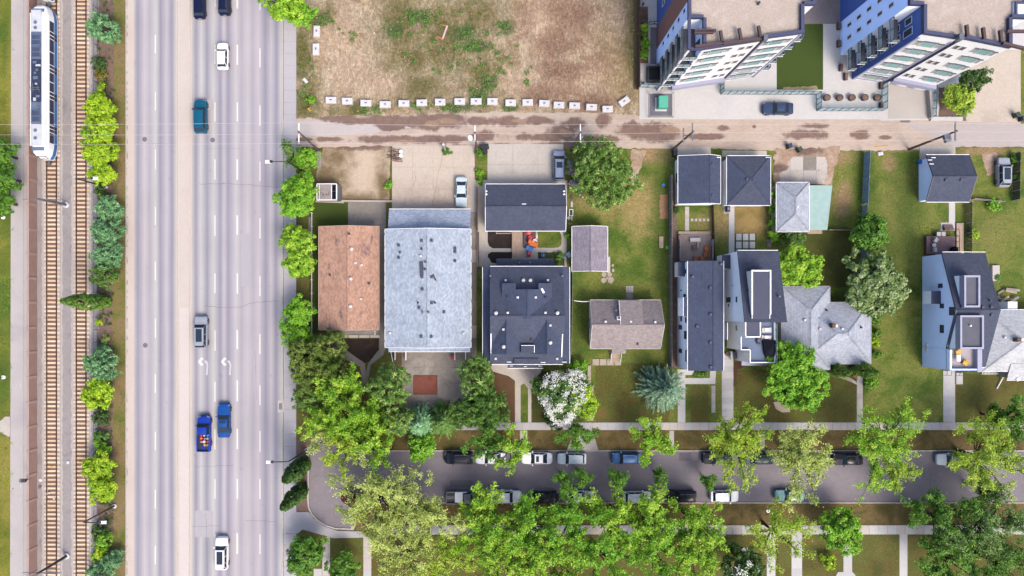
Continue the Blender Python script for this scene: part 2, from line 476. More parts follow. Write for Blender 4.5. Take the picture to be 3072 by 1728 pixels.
# main road: tyre polished tracks run along each lane
def road_material():
    m, t, B, N, Lk = nt('road surface')
    pos = pos_node(N, 'world')
    sx = N.new('ShaderNodeSeparateXYZ'); Lk.new(pos, sx.inputs[0])
    x0, x1 = P(390, 0)[0], P(860, 0)[0]
    n1 = noise(N, Lk, vmap(N, Lk, pos, .5, .03), 1.0, 5, .6)
    xx = math_(N, Lk, 'ADD', sx.outputs[0], math_(N, Lk, 'MULTIPLY', math_(N, Lk, 'SUBTRACT', n1, .5), .35))
    fac = mrange(N, Lk, xx, x0, x1)
    Lg, Dk, Md, Wm = (218, 216, 217), (166, 164, 182), (190, 187, 198), (226, 219, 212)
    st = [(390, Wm), (402, (214, 206, 212)), (413, Dk), (434, (216, 209, 217)), (450, Md), (467, Lg), (481, Dk), (500, (212, 205, 214)), (516, Dk), (530, Wm), (572, Wm), (588, Dk), (603, Lg),
          (621, Dk), (640, Lg), (661, Dk), (672, (212, 205, 214)), (684, Dk), (708, (218, 212, 218)), (724, Md), (743, (212, 206, 213)), (758, Md), (776, (214, 206, 214)), (797, Dk), (813, (210, 204, 212)), (829, Dk), (844, Lg)]
    col = ramp(N, Lk, fac, [((p-390)/470, alb(c)) for p, c in st])
    n2 = noise(N, Lk, vmap(N, Lk, pos, 1.2, .06), 1.0, 8, .7)
    col = mixc(N, Lk, 1.0, col, mrange(N, Lk, n2, .25, .75, .92, 1.08), 'MULTIPLY')
    n3 = noise(N, Lk, pos, .12, 6, .6)
    col = mixc(N, Lk, 1.0, col, mrange(N, Lk, n3, .3, .7, .94, 1.05), 'MULTIPLY')
    sp = mrange(N, Lk, noise(N, Lk, pos, .9, 3, .5), .66, .74, 1.0, .86)
    col = mixc(N, Lk, 1.0, col, sp, 'MULTIPLY')
    sp = mrange(N, Lk, noise(N, Lk, pos, 3.1, 2, .5), .70, .76, 1.0, .80)
    col = mixc(N, Lk, 1.0, col, sp, 'MULTIPLY')
    n4 = noise(N, Lk, pos, 9.0, 6, .8)
    col = mixc(N, Lk, 1.0, col, mrange(N, Lk, n4, .25, .75, .90, 1.10), 'MULTIPLY')
    Lk.new(col, B.inputs['Base Color'])
    B.inputs['Roughness'].default_value = .9
    B.inputs['Specular IOR Level'].default_value = .2
    return m
road_m = road_material()
# ---------------------------------------------------------------- ground sheets
LV = [0]
def sheet(name, poly, m, k, step=None, amp=2.0, parent=None):
    """flat sheet, k levels of 4 mm above the soil"""
    if step: poly = rough_poly(poly, step, amp)
    LV[0] += 1
    z = .004*k + 3e-5*LV[0]
    o = MB().prism([P2(*p) for p in poly], -.03, z).build(name, m, parent)
    if parent is None: tag(o, kind='structure')
    return o
g = MB().add([(-260,-260,0),(260,-260,0),(260,260,0),(-260,260,0)], [(0,1,2,3)]).build('ground', base_m)
tag(g, kind='structure')
sheet('lawn', [(-150,-150),(44,-150),(46,0),(45,180),(41,430),(39,870),(33,1150),(33,1232),(2,1262),(-150,1262)], lotgrass_m, 2, 9, 1.5)
sheet('lawn', [(-150,1296),(0,1297),(20,1306),(32,1322),(33,1470),(37,1500),(35,1900),(-150,1900)], lotgrass_m, 2, 9, 1.2)
sheet('path', [(-150,1250),(30,1250),(30,1310),(-150,1310)], conc_m, 1)
sheet('shared_path', [(34,-150),(90,-150),(88,1900),(30,1900)], path_m, 3)
line = MB()
for y0 in (1450, 1490, 1340, 1150): line.prism([P2(*p) for p in rect(61, y0, 63, y0+14)], 0, .018)
line.build('centre_mark', paint_old, bpy.data.objects['shared_path'])
MB().prism([P2(*p) for p in rect(71, -100, 71.6, 1850)], 0, .0155).build('joint', crack_m, bpy.data.objects['shared_path'])
sheet('ballast_bed', rect(84, -150, 296, 1900), ballast_m, 1)
sheet('ballast_shoulder', [(126,-150),(146,-150),(146,1900),(126,1900)], ballast2_m, 2, 8, 2)
sheet('ballast_shoulder', [(168,-150),(188,-150),(188,1900),(168,1900)], ballast2_m, 2, 8, 2)
sheet('ballast_shoulder', [(214,-150),(234,-150),(234,1900),(214,1900)], ballast2_m, 2, 8, 2)
sheet('ballast_shoulder', [(256,-150),(274,-150),(274,1900),(256,1900)], ballast2_m, 2, 8, 2)
sheet('ballast_soiled', rect(143, -150, 171, 1900), ballast3_m, 3, 10, .8)
sheet('ballast_soiled', rect(230, -150, 259, 1900), ballast3_m, 3, 10, .8)
sheet('planting_bed', [(294,-150),(346,-150),(344,600),(340,1000),(346,1500),(344,1900),(294,1900)], mulch_m, 2, 12, 3)
sheet('grass_strip', [(342,-150),(381,-150),(380,1900),(338,1900),(342,1500),(336,1000),(340,500)], strip_m, 3, 8, 2.5)
rd = sheet('road', rect(376, -400, 850, 2100), road_m, 1)
sheet('gutter', [(377,-400),(402,-400),(402,2100),(377,2100)], medc_m, 2, 30, .6)
md = sheet('median', [(536,-400),(569,-400),(568.5,924),(566,2100),(536,2100)], medc_m, 28)
sheet('median_gutter', rect(529, -400, 575, 2100), medc_m, 3, 40, .8)
sheet('vacant_lot', [(888,-400),(1916,-400),(1916,345),(1300,372),(888,368)], lot_m, 2)
al = sheet('alley', [(846,358),(1000,350),(1200,344),(1500,336),(1700,338),(1916,346),(2700,352),(3400,366),(3400,442),(2900,440),(2700,452),(2350,450),(2000,445),(1700,446),(1500,444),(1200,436),(846,444)], alley_m, 4, 12, 3)
sheet('alley_apron', [(850,362),(980,362),(1040,366),(1100,372),(1150,376),(1240,382),(1180,392),(1120,398),(1040,404),(940,408),(850,408)], alleyc_m, 6, 9, 2.5)
sheet('alley_paving', [(2700,368),(3400,372),(3400,442),(2860,440)], ground_mat('alley asphalt', [(206,196,194),(214,204,202)], .2, (3,.12), stretch=(.3,1.5)), 5, 14, 2)
# yards east of the road
sheet('lawn', [(888,440),(1180,440),(1180,1330),(888,1330)], lawn_b, 1)
sheet('lawn', [(1430,440),(2300,440),(2300,1268),(1430,1268)], lawn_a, 1)
sheet('lawn', [(2296,444),(3400,444),(3400,1268),(2296,1268)], lawn_a, 2)
sheet('lawn', [(1786,1090),(2010,1090),(2010,1266),(1786,1266)], lawn_b, 3, 14, 4)
sheet('lawn', [(2072,1155),(2126,1155),(2126,1266),(2072,1266)], lawn_b, 4)
sheet('lawn', [(2204,1110),(2570,1100),(2566,1266),(2204,1266)], lawn_b, 5, 14, 2)
sheet('lawn', [(2866,1120),(3400,1150),(3400,1266),(2866,1266)], lawn_b, 5, 14, 2)
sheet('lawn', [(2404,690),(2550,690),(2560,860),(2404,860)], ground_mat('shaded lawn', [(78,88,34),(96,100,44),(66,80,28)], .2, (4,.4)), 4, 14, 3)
sheet('parking_yard', [(970,438),(1172,440),(1166,600),(960,606),(950,520)], dirtpad_m, 3, 12, 3)
sheet('lawn', rect(938, 609, 1044, 680), turf_m, 4)
sheet('lawn', rect(938, 676, 960, 1000), turf_m, 3)
sheet('yard_dirt', [(2326,444),(2520,440),(2500,520),(2420,556),(2332,546)], dirtyard_m, 5, 10, 5)
sheet('yard_dirt', [(1896,448),(1940,452),(1920,510),(1906,548),(1888,590),(1890,520)], dirtyard_m, 5, 9, 4)
sheet('yard_dirt', rect(2204, 620, 2290, 700), ground_mat('dry lawn', [(196,168,112),(176,150,96),(150,132,76)], .4, (4,.3)), 5, 9, 4)
sheet('yard_dirt', [(2945,462),(2990,458),(2994,520),(2960,528)], dirtyard_m, 5, 8, 4)
sheet('walkway', [(1434,560),(1460,690),(1460,800),(1434,800)], conc_m, 3)
sheet('walkway', rect(1424, 540, 1700, 800), conc_m, 2)
sheet('walkway', [(1464,1090),(1530,1090),(1630,1090),(1622,1118),(1600,1140),(1594,1170),(1594,1268),(1584,1268),(1584,1165),(1572,1150),(1562,1156),(1562,1268),(1545,1268),(1545,1142),(1526,1128),(1480,1115)], conc_m, 5)
sheet('bark_bed', [(1478,1112),(1526,1126),(1544,1142),(1545,1266),(1490,1266),(1486,1180)], redbed_m, 4, 9, 1.5)
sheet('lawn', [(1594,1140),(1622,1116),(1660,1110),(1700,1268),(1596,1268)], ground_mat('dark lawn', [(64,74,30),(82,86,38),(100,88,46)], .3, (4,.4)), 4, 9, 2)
for nm, poly in (('dark_bed', [(1463,694),(1535,694),(1535,745),(1478,745),(1467,738),(1463,725)]), ('dark_bed', [(1468,776),(1463,770),(1464,762),(1474,756),(1536,756),(1536,790),(1488,790),(1474,788)])):
    sheet(nm, poly, darkbed_m, 4)
sheet('lawn', [(1613,694),(1678,694),(1684,704),(1684,735),(1674,743),(1613,743)], lawn_a, 4, 8, 1)
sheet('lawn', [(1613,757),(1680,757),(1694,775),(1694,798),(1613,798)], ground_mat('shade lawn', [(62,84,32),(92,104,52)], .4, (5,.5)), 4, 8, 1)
sheet('dark_bed', [(1016,1016),(1136,1016),(1136,1050),(1106,1086),(1094,1088),(1062,1066),(1030,1044)], ground_mat('dark mulch', [(70,56,52),(58,46,42),(84,68,62)], .4, (5,.45)), 4, 9, 1)
sheet('walkway', [(988,1000),(1016,1016),(1030,1044),(1062,1068),(1094,1090),(1102,1140),(1090,1160),(1080,1100),(1040,1080),(996,1050)], conc_g, 3)
sheet('walkway', [(1106,1088),(1137,1050),(1154,1050),(1150,1066),(1112,1094),(1104,1140),(1094,1130)], conc_g, 5)
sheet('street', [(1010,1352),(3400,1352),(3400,1506),(1060,1506),(1060,1592),(1010,1588),(968,1570),(940,1544),(925,1512),(924,1490),(924,1360),(930,1330),(940,1308),(1000,1296)], street_m, 3)
sheet('verge', [(925,1322),(1010,1352),(3400,1352),(3400,1290),(888,1290)], verge_m, 1)
sheet('verge', [(888,1318),(924,1318),(924,1512),(930,1534),(888,1536)], mulch_m, 5, 9, 1)
sheet('verge', [(1060,1508),(3400,1508),(3400,1578),(1060,1578)], verge_m, 2)
sheet('lawn', [(888,1590),(930,1590),(990,1608),(1060,1612),(1060,1590),(3400,1602),(3400,1900),(888,1900)], lawn_b, 2)
# bright courtyard of the flats, alley drive and lawn
ct = sheet('courtyard', [(1918,-400),(3400,-400),(3400,352),(2790,360),(2644,362),(2640,358),(1918,358)], conc_w, 5)
sheet('lawn', rect(2330, 72, 2469, 269), turf_m, 7)
sheet('lawn_edge', [(2350,262),(2450,258),(2452,270),(2348,270)], ground_mat('worn turf', [(186,168,140),(160,146,110)], .6), 8, 6, 2)
sheet('driveway', [(2664,244),(2778,244),(2786,300),(2788,356),(2664,356)], ground_mat('ramp concrete', [(210,204,200),(218,212,206)], .3, (3,.08)), 7)
sheet('driveway', [(2896,150),(3062,150),(3062,366),(2900,366)], conc_b, 7)
sheet('planting_bed', [(2816,262),(2900,262),(2898,362),(2884,364),(2874,350),(2816,350)], mulch_m, 8, 8, 2)
sheet('lawn', rect(3062, 150, 3400, 372), lawn_a, 8)
sheet('gravel_pad', rect(1945, 281, 2017, 352), gravel_m, 7)
sheet('planter_bed', rect(1951, 82, 1975, 192), gravel_m, 7)
sheet('planter_bed', rect(1920, 20, 1944, 190), mulch_m, 7)
sheet('fence_verge', rect(1900, -400, 1917, 268), ground_mat('fence verge', [(96,84,60),(120,104,76),(100,100,56)], .5), 4, 9, 2)
sheet('paved_plaza', rect(2410, -60, 2558, 72), paver_m, 7)
# ---------------------------------------------------------------- slab pavements: each slab a piece with recessed joints
SLABM = {}
def slabs(parent, x0, y0, x1, y1, n, axis, m, z=.06, gap=.7, name='slab'):
    """n slabs between photo pixels (x0,y0)-(x1,y1), joints gap pixels wide"""
    for i in range(n):
        if axis == 'x': a = rect(x0+(x1-x0)*i/n+gap/2, y0, x0+(x1-x0)*(i+1)/n-gap/2, y1)
        else: a = rect(x0, y0+(y1-y0)*i/n+gap/2, x1, y0+(y1-y0)*(i+1)/n-gap/2)
        w, h = abs(a[1][0]-a[0][0])/M1, abs(a[2][1]-a[1][1])/M1
        mm = m if not isinstance(m, (list, tuple)) else random.choice(m)
        key = (round(w, 2), round(h, 2), mm.name, round(z, 3))
        if key not in SLABM:
            o = MB().bbox((0, 0, 0), (w, h, z), 0, .012).build(name, mm)
            SLABM[key] = o.data
        else:
            o = bpy.data.objects.new(name, SLABM[key]); COL.objects.link(o)
        cx, cy = P2((a[0][0]+a[1][0])/2, (a[0][1]+a[2][1])/2)
        L = WLOC.get(parent.name, (0, 0, 0))
        o.parent = parent
        o.location = (cx-L[0], cy-L[1], random.uniform(-.006, .006)-L[2])
        o.rotation_euler = (random.uniform(-.003, .003), random.uniform(-.003, .003), random.uniform(-.004, .004))
sw2 = ground_mat('sidewalk concrete b', [(198,194,203), (206,202,208)], .3, (3, .1), bmp=None)
swl = ground_mat('pale paving', [(222,214,210), (230,222,216)], .4, (3, .1), bmp=None)
swl2 = ground_mat('pale paving b', [(210,202,200), (218,210,206)], .4, (3, .1), bmp=None)
def walk(name, x0, y0, x1, y1, n, axis, m, k=6, z=.06, gap=.45, base=None):
    o = sheet(name, rect(x0, y0, x1, y1), base or (m if not isinstance(m, (list, tuple)) else m[0]), k)
    slabs(o, x0+.4, y0+.4, x1-.4, y1-.4, n, axis, m, z, gap)
    return o
walk('sidewalk', 851, -60, 889, 1560, 44, 'y', [swalk_m], 7, .10, .3)
walk('sidewalk', 851, 1600, 889, 1800, 6, 'y', [swalk_m, sw2], 7, .10, .5)
sheet('sidewalk', [(851,1560),(890,1536),(926,1536),(942,1556),(972,1578),(1012,1592),(1080,1594),(1100,1612),(1000,1614),(930,1594),(908,1588),(893,1600),(851,1600)], swalk_m, 24)
walk('sidewalk', 1150, 1267, 3100, 1290, 84, 'x', [conc_n, swl, conc_n], 7, .09)
walk('sidewalk', 1130, 1575, 3100, 1603, 72, 'x', [conc_w, swl, conc_w], 7, .09)
walk('walkway', 2033, 1108, 2056, 1267, 9, 'y', [conc_w], 8)
walk('walkway', 2032, 1108, 2082, 1125, 3, 'x', [conc_w], 9, .05)
walk('walkway', 2056, 1134, 2146, 1152, 5, 'x', [conc_w], 9, .05)
walk('walkway', 2130, 1113, 2147, 1134, 2, 'y', [conc_w], 10, .05)
walk('walkway', 2165, 1060, 2200, 1267, 11, 'y', [conc_w, conc_n], 8)
walk('walkway', 2134, 1157, 2146, 1238, 7, 'y', [swl2, swl], 9, .05)
walk('walkway', 2570, 1128, 2588, 1267, 8, 'y', [swl2, swl], 9, .05)
walk('walkway', 2829, 1112, 2865, 1267, 8, 'y', [conc_w, conc_n], 9)
walk('walkway', 2186, 618, 2203, 770, 7, 'y', [conc_w], 9)
walk('walkway', 2846, 608, 2865, 690, 4, 'y', [conc_w], 9)
walk('walkway', 2822, 668, 2864, 692, 2, 'x', [conc_w], 10)
walk('walkway', 1138, 681, 1155, 1052, 12, 'y', [conc_g], 8)
walk('walkway', 1413, 560, 1430, 1090, 14, 'y', [conc_g, swl2], 8)
walk('walkway', 2055, 620, 2067, 695, 6, 'y', [swl, swl2], 9, .05)
for i, x in enumerate((2076, 2088, 2100, 2111, 2125)):
    pass
st = sheet('stepping_stones', rect(2071, 655, 2129, 664), lawn_a, 3)
slabs(st, 2070, 655.5, 2130, 664, 5, 'x', [swl], .05, 4.2, 'stepping_stone')
st = sheet('patio', rect(2206, 700, 2268, 772), turf_m, 6)
for k in range(3): slabs(st, 2206, 701+24*k, 2267, 721+24*k, 3, 'x', [conc_w], .06, 4.0, 'paver')
walk('crossing_walk', 1560, 1292, 1582, 1350, 3, 'y', [swl2], 8, .04)
sheet('driveway', [(1762,1290),(1778,1290),(1795,1351),(1700,1351),(1712,1322)], conc_m, 8)
walk('crossing_walk', 2008, 1292, 2022, 1350, 3, 'y', [swl2], 8, .04)
walk('crossing_walk', 2280, 1292, 2294, 1350, 3, 'y', [swl2], 8, .04)
walk('walkway', 967, 1610, 990, 1728, 4, 'y', [conc_n, swl], 8, .05)
walk('walkway', 941, 1706, 966, 1740, 1, 'y', [conc_n], 8, .05)
walk('walkway', 1090, 1610, 1114, 1740, 4, 'y', [conc_n, swl], 8, .05)
walk('walkway', 2300, 1603, 2326, 1740, 4, 'y', [conc_w], 8, .05)
walk('walkway', 2374, 1603, 2406, 1740, 4, 'y', [conc_w, conc_n], 8, .05)
walk('walkway', 2530, 1630, 2556, 1740, 3, 'y', [conc_n], 8, .05)
walk('walkway', 2698, 1603, 2722, 1740, 3, 'y', [conc_w], 8, .05)
sheet('patio', [(2508,1726),(2514,1716),(2558,1716),(2566,1726),(2566,1740),(2508,1740)], conc_n, 10)
# big concrete pads with sawn joints
def pad(name, x0, y0, x1, y1, nx, ny, m, k):
    o = sheet(name, rect(x0, y0, x1, y1), m[0], k)
    for j in range(ny):
        slabs(o, x0+.3, y0+(y1-y0)*j/ny+.3, x1-.3, y0+(y1-y0)*(j+1)/ny-.3, nx, 'x', m, .04+.004*k, .6)
    return o
pad('parking_pad', 1176, 436, 1424, 632, 4, 3, [conc_b], 4)
pad('parking_pad', 1462, 432, 1690, 556, 3, 2, [conc_m], 4)
pad('patio', 1044, 606, 1158, 682, 3, 2, [conc_g, conc_g], 5)
pad('patio', 1205, 1052, 1412, 1250, 3, 4, [conc_g], 4)
pad('driveway', 2028, 440, 2132, 470, 2, 1, [conc_m], 6)
pad('driveway', 2166, 452, 2300, 470, 2, 1, [conc_m], 6)
pad('driveway', 2758, 438, 2866, 480, 2, 1, [conc_m], 6)
pad('driveway', 2330, 470, 2488, 552, 4, 2, [conc_m, swl, conc_g, swl2], 6)
sheet('yard_dirt', [(2322,462),(2384,464),(2366,486),(2362,508),(2340,520),(2338,546),(2322,550)], dirtyard_m, 19, 7, 5); sheet('yard_dirt', [(2478,466),(2498,464),(2496,556),(2474,556),(2482,520)], dirtyard_m, 19, 7, 4)
# manhole covers, drain, arrows, dashes, cracks
for (px, py, r, lb) in ((434, 418, 7, 'round iron manhole cover in the lane beside the green verge, by the power lines'), (436, 1036, 7, 'round iron manhole cover by the green verge, level with the silver SUV'),
                    (638, 420, 7, 'round iron manhole cover just behind the teal SUV'), (63, 1442, 6.5, 'round iron manhole cover on the shared path by the brown wall')):
    x, y = P2(px, py)
    t_ = thing('manhole_cover', lb, 'manhole cover', (x, y, 0), 'round manhole covers')
    MB().lathe((x, y, 0), [(r/M1, 0), (r/M1, .02), (r/M1*.9, .022)], 20).build('rim', crack_m, t_)
    MB().lathe((x, y, 0), [(r/M1*.82, 0), (r/M1*.82, .027), (r/M1*.7, .03)], 20).build('lid', iron_m, t_)
DASH = {466: [105,276,448,620,785,955,1122,1295,1469,1637], 645: [-36,135,307,478,646,820,991,1145,1287,1437,1603], 712: [-34,135,307,478,646,820,990,1141,1286,1437,1600], 780: [-29,145,316,485,655,828,1002,1156,1293,1437,1603]}
for px, ys in DASH.items():
    w = 4.6 if px == 712 else 3.0
    for y in ys:
        MB().prism([P2(*p) for p in rect(px-w/2+random.uniform(-.4,.4), y, px+w/2, y+(60 if px >= 645 else 57)+random.uniform(-3, 3))], 0, .0085).build('lane_dash', paint_m, rd)
for ax, ay, both in ((603, 1085, 0), (672, 1085, 0)):
    a = MB()
    for sgn in (1, -1):
        a.prism([P2(ax-9, ay+1*sgn), P2(ax+1, ay+13*sgn), P2(ax+8, ay+9*sgn), P2(ax-2, ay-1*sgn)], 0, .0085 if sgn > 0 else .0095)
    a.build('arrow_head', paint_m, rd)
    MB().prism([P2(*p) for p in ((ax+9, ay-3), (ax+18, ay-3), (ax+22, ay+8), (ax+20, ay+40), (ax+15, ay+40), (ax+17, ay+10))], 0, .0085).build('arrow_stem', paint_old, rd)
def crack(pts, w=.7, m=crack_m, par=rd, z=.0075):
    b = MB()
    pp = rough_poly(pts, 8, 1.6, closed=False) + [pts[-1]]
    for i in range(len(pp)-1):
        (xa, ya), (xb, yb) = pp[i], pp[i+1]
        d = math.hypot(xb-xa, yb-ya) or 1
        nx_, ny_ = -(yb-ya)/d*w/2, (xb-xa)/d*w/2
        b.prism([P2(xa+nx_, ya+ny_), P2(xb+nx_, yb+ny_), P2(xb-nx_, yb-ny_), P2(xa-nx_, ya-ny_)], 0, z)
    return b.build('crack', m, par)
crack([(596,551),(650,552),(690,550),(760,556),(840,562)], .9)
crack([(612,918),(670,922),(720,922),(760,908),(840,902)], .9)
crack([(585,1400),(700,1396)]); crack([(576,1580),(660,1576)]); crack([(736,1560),(830,1564)])
crack([(618,1540),(622,1720)]); crack([(782,430),(786,640)], .5); crack([(765,1050),(770,1200)], .5)
crack([(402,432),(575,430)], .5); crack([(620,445),(720,446)], .4)
st_o = bpy.data.objects['street']
for q in (rect(2037, 1358, 2074, 1382), rect(1350, 1440, 1420, 1462)): MB().prism([P2(*p) for p in rough_poly(q, 10, .8)], 0, .0158).build('patch', ground_mat('street patch', [(126, 118, 128), (134, 127, 136)], .3, (4, .16), bmp=None) if 'street patch' not in MATS else MATS['street patch'], st_o)
for q, m_ in ((rect(540, 924, 567, 1900), medc_m),): MB().prism([P2(*p) for p in q], 0, .1165).build('overlay', ground_mat('median overlay', [(236, 226, 222), (240, 230, 226)], .3, (3, .06), bmp=None), md)
for q in (rect(586, 1532, 640, 1612), rect(606, 300, 640, 330), rect(724, 700, 750, 860)): MB().prism([P2(*p) for p in rough_poly(q, 12, 1.2)], 0, .0068).build('patch', ground_mat('road patch', [(200, 196, 204), (206, 202, 209)], .3, (4, .12), bmp=None) if 'road patch' not in MATS else MATS['road patch'], rd)
crack([(2788,1395),(2791,1470)], 1.0, crack_m, st_o, .0155); crack([(940,1430),(1060,1426)], .7, crack_m, st_o, .0155); crack([(1620,1440),(2480,1436)], .4, crack_m, st_o, .0155)
darkc = plain('dark crack', (150, 122, 112), .9, .2, 2.0, coords='world')
pd_ = bpy.data.objects['parking_pad']
crack([(1328,462),(1316,520),(1300,600),(1298,618)], .8, darkc, pd_, .063); crack([(1244,510),(1246,540),(1240,560)], .8, darkc, pd_, .063); crack([(1220,590),(1212,620)], .8, darkc, pd_, .063)
x, y = P2(843, 1219)
dr = thing('storm_drain', 'square iron storm drain let into the road kerb', 'storm drain', (x, y, 0))
MB().box(x-.5, x+.5, y-1.0, y+1.0, 0, .05).build('apron', kerb_m, dr)
b = MB()
for i in range(7): b.box(x-.32, x+.32, y-.5+i*.15, y-.4+i*.15, .05, .08)
b.build('grate', iron_m, dr)
# kerbs: real steps, laid in stones
def kerb(name, pts, w=.16, h=.13, m=kerb_m):
    b = MB()
    for i in range(len(pts)-1):
        (xa, ya), (xb, yb) = P2(*pts[i]), P2(*pts[i+1])
        L = math.hypot(xb-xa, yb-ya); n = max(1, int(L/3.0)); rz = math.atan2(yb-ya, xb-xa)
        for k in range(n):
            t = (k+.5)/n
            b.bbox((xa+(xb-xa)*t, ya+(yb-ya)*t, 0), (L/n-.012, w, h), rz, .03)
    return tag(b.build(name, m), kind='structure')
kerb('kerb', [(379,-100),(379,1850)]); kerb('kerb', [(848,-100),(848,1850)])
kerb('kerb', [(535,-100),(535,1850)]); kerb('kerb', [(570,-100),(567,1850)])
arc = [(1010,1350),(975,1342),(944,1330),(932,1338),(925,1360),(924,1500)] 
arc2 = [(924,1500),(926,1522),(935,1542),(952,1560),(975,1575),(1005,1585),(1060,1587),(1066,1566),(1075,1508)]
kerb('kerb', [(1010,1352),(3150,1352)]); kerb('kerb', arc[2:], .22); kerb('kerb', arc2, .22); kerb('kerb', [(1075,1508),(3150,1508)])
# ---------------------------------------------------------------- shared object materials
white_p = plain('white paint', (246, 246, 250), .45, .05, 1.5, f=1.5)
white_s = plain('white siding', (226, 232, 244), .6, .06, .8, f=2.4)
blue_s = plain('light blue siding', (166, 188, 228), .6, .08, .4, f=3.4)
dblue_s = plain('dark blue siding', (52, 80, 146), .6, .12, .4, f=2.6)
brown_s = plain('brown cladding', (134, 98, 94), .65, .14, .5, f=1.9)
greyblue_s = plain('grey blue siding', (176, 192, 222), .6, .06, .6, f=3.4)
lilac_s = plain('grey lilac cladding', (166, 168, 196), .6, .08, .6, f=1.3)
navy_s = plain('slate cladding', (72, 78, 118), .6, .10, .6)
fascia_d = plain('dark trim', (70, 72, 104), .5, .08, 1.0)
stucco = plain('cream stucco', (206, 196, 186), .8, .1, 1.0)
metal_g = plain('galvanised metal', (150, 156, 170), .4, .12, 2.0, metal=.5)
metal_d = plain('dark metal', (58, 58, 66), .45, .1, 2.0)
black_p = plain('black plastic', (34, 36, 44), .5, .15, 3.0)
rubber = plain('rubber', (30, 30, 34), .85, .1, 3.0)
rust_rail = plain('rusty rail', (98, 70, 66), .6, .2, 3.0, metal=.3)
tie_a = plain('pale concrete sleeper', (250, 224, 198), .9, .16, 1.2, f=1.15)
tie_b = plain('warm concrete sleeper', (240, 208, 178), .9, .18, 1.2, f=1.1)
wood_g = plain('weathered wood', (182, 174, 174), .85, .22, 2.0, bmp=(8, .4))
wood_b = plain('brown wood', (112, 78, 66), .8, .22, 2.0)
wood_o = plain('oiled wood', (186, 110, 58), .7, .2, 3.0)
wood_t = plain('tan wood', (206, 180, 160), .8, .2, 2.0)
deck_m = plain('deck board', (176, 156, 150), .85, .2, 1.5)
pole_m = plain('wood pole', (104, 88, 80), .85, .2, 2.0)
win_g = glass('window glass', (.025, .035, .05))
win_t = glass('green window glass', (.10, .19, .19), .05)
win_b = glass('brown window glass', (.05, .04, .045)); win_s = glass('grey window glass', (.13, .17, .17))
clear_g = clear_glass('clear glass')
orange_p = plain('orange plastic', (240, 120, 40), .5, .1); red_p = plain('red plastic', (214, 40, 50), .5, .1)
blue_p = plain('blue plastic', (50, 130, 220), .5, .1); yellow_p = plain('yellow plastic', (240, 190, 40), .5, .1)
green_p = plain('green plastic', (90, 220, 90), .5, .1); teal_p = plain('teal paint', (92, 206, 176), .5, .06)
tarp_k = plain('black tarpaulin', (18, 22, 38), .8, .2, 3.0, spec=.1, bmp=(3, .8))
fabric_w = plain('pale fabric', (226, 222, 226), .8, .08)
block_m = plain('precast concrete', (232, 230, 235), .85, .16, 2.2, f=1.15)
wallp_m = plain('brown precast panel', (186, 150, 142), .85, .14, .7, bmp=(12, .3))
wallc_m = plain('pale precast cap', (204, 172, 164), .85, .1, .8)
# ---------------------------------------------------------------- railway
for ti, (xl, xr, lb) in enumerate(((142, 171, 'near the brown wall, carrying the white and blue train'), (230.5, 259.5, 'beside the shrubs, empty of trains'))):
    cx = (xl+xr)/2
    t_ = thing('railway_track', 'railway track of pale sleepers ' + lb, 'railway track', P(cx, 864))
    tie_me = [MB().bbox((0, 0, 0), (2.6, .33, .09), 0, .02).build('sleeper', m_, t_, local=True) for m_ in (tie_a, tie_b)]
    L = WLOC[t_.name]
    k = 0
    y = -14.0
    while y < 1745:
        if k < 2: o = tie_me[k]
        else:
            o = bpy.data.objects.new('sleeper', random.choice(tie_me).data); COL.objects.link(o); o.parent = t_
        wx, wy = P2(cx, y)
        o.location = (wx-L[0]+random.uniform(-.04, .04), wy-L[1], .012-L[2]+random.uniform(-.01, .01))
        o.rotation_euler = (0, 0, random.uniform(-.012, .012))
        y += 12.97; k += 1
    for x in (xl, xr):
        wx = P2(x, 0)[0]
        b = MB().box(wx-.075, wx+.075, P2(0, 1900)[1], P2(0, -160)[1], .10, .13)
        b.box(wx-.035, wx+.035, P2(0, 1900)[1], P2(0, -160)[1], .13, .25)
        b.box(wx-.05, wx+.05, P2(0, 1900)[1], P2(0, -160)[1], .23, .26)
        b.build('rail', rust_rail, t_)
x, y = P2(156, 1398); tag(MB().bbox((x, y, .1), (.55, .18, .1), 0, .02).build('track_marker', yellow_p), 'yellow marker fixed between the rails of the track nearer the wall', 'marker')
x, y = P2(243, 1385); tag(MB().bbox((x, y, .1), (.5, .18, .1), 0, .02).build('track_marker', yellow_p), 'yellow marker fixed between the rails of the track beside the shrubs', 'marker')
for (px, py, s_, lb) in ((205, 1387, .45, 'small pale square box lying on the gravel between the tracks'),):
    x, y = P2(px, py); tag(MB().bbox((x, y, 0), (s_, s_, .15), .1, .03).build('equipment_box', block_m), lb, 'equipment box')
for (px, py, lb) in ((122, 1440, 'white round utility lid on the gravel beside the brown wall, the northern of two'), (121, 1461, 'grey round utility lid on the gravel beside the brown wall, the southern of two')):
    x, y = P2(px, py); tag(MB().lathe((x, y, 0), [(.3, 0), (.3, .08), (.24, .12)], 16).build('utility_lid', block_m if py < 1450 else metal_g), lb, 'utility lid')
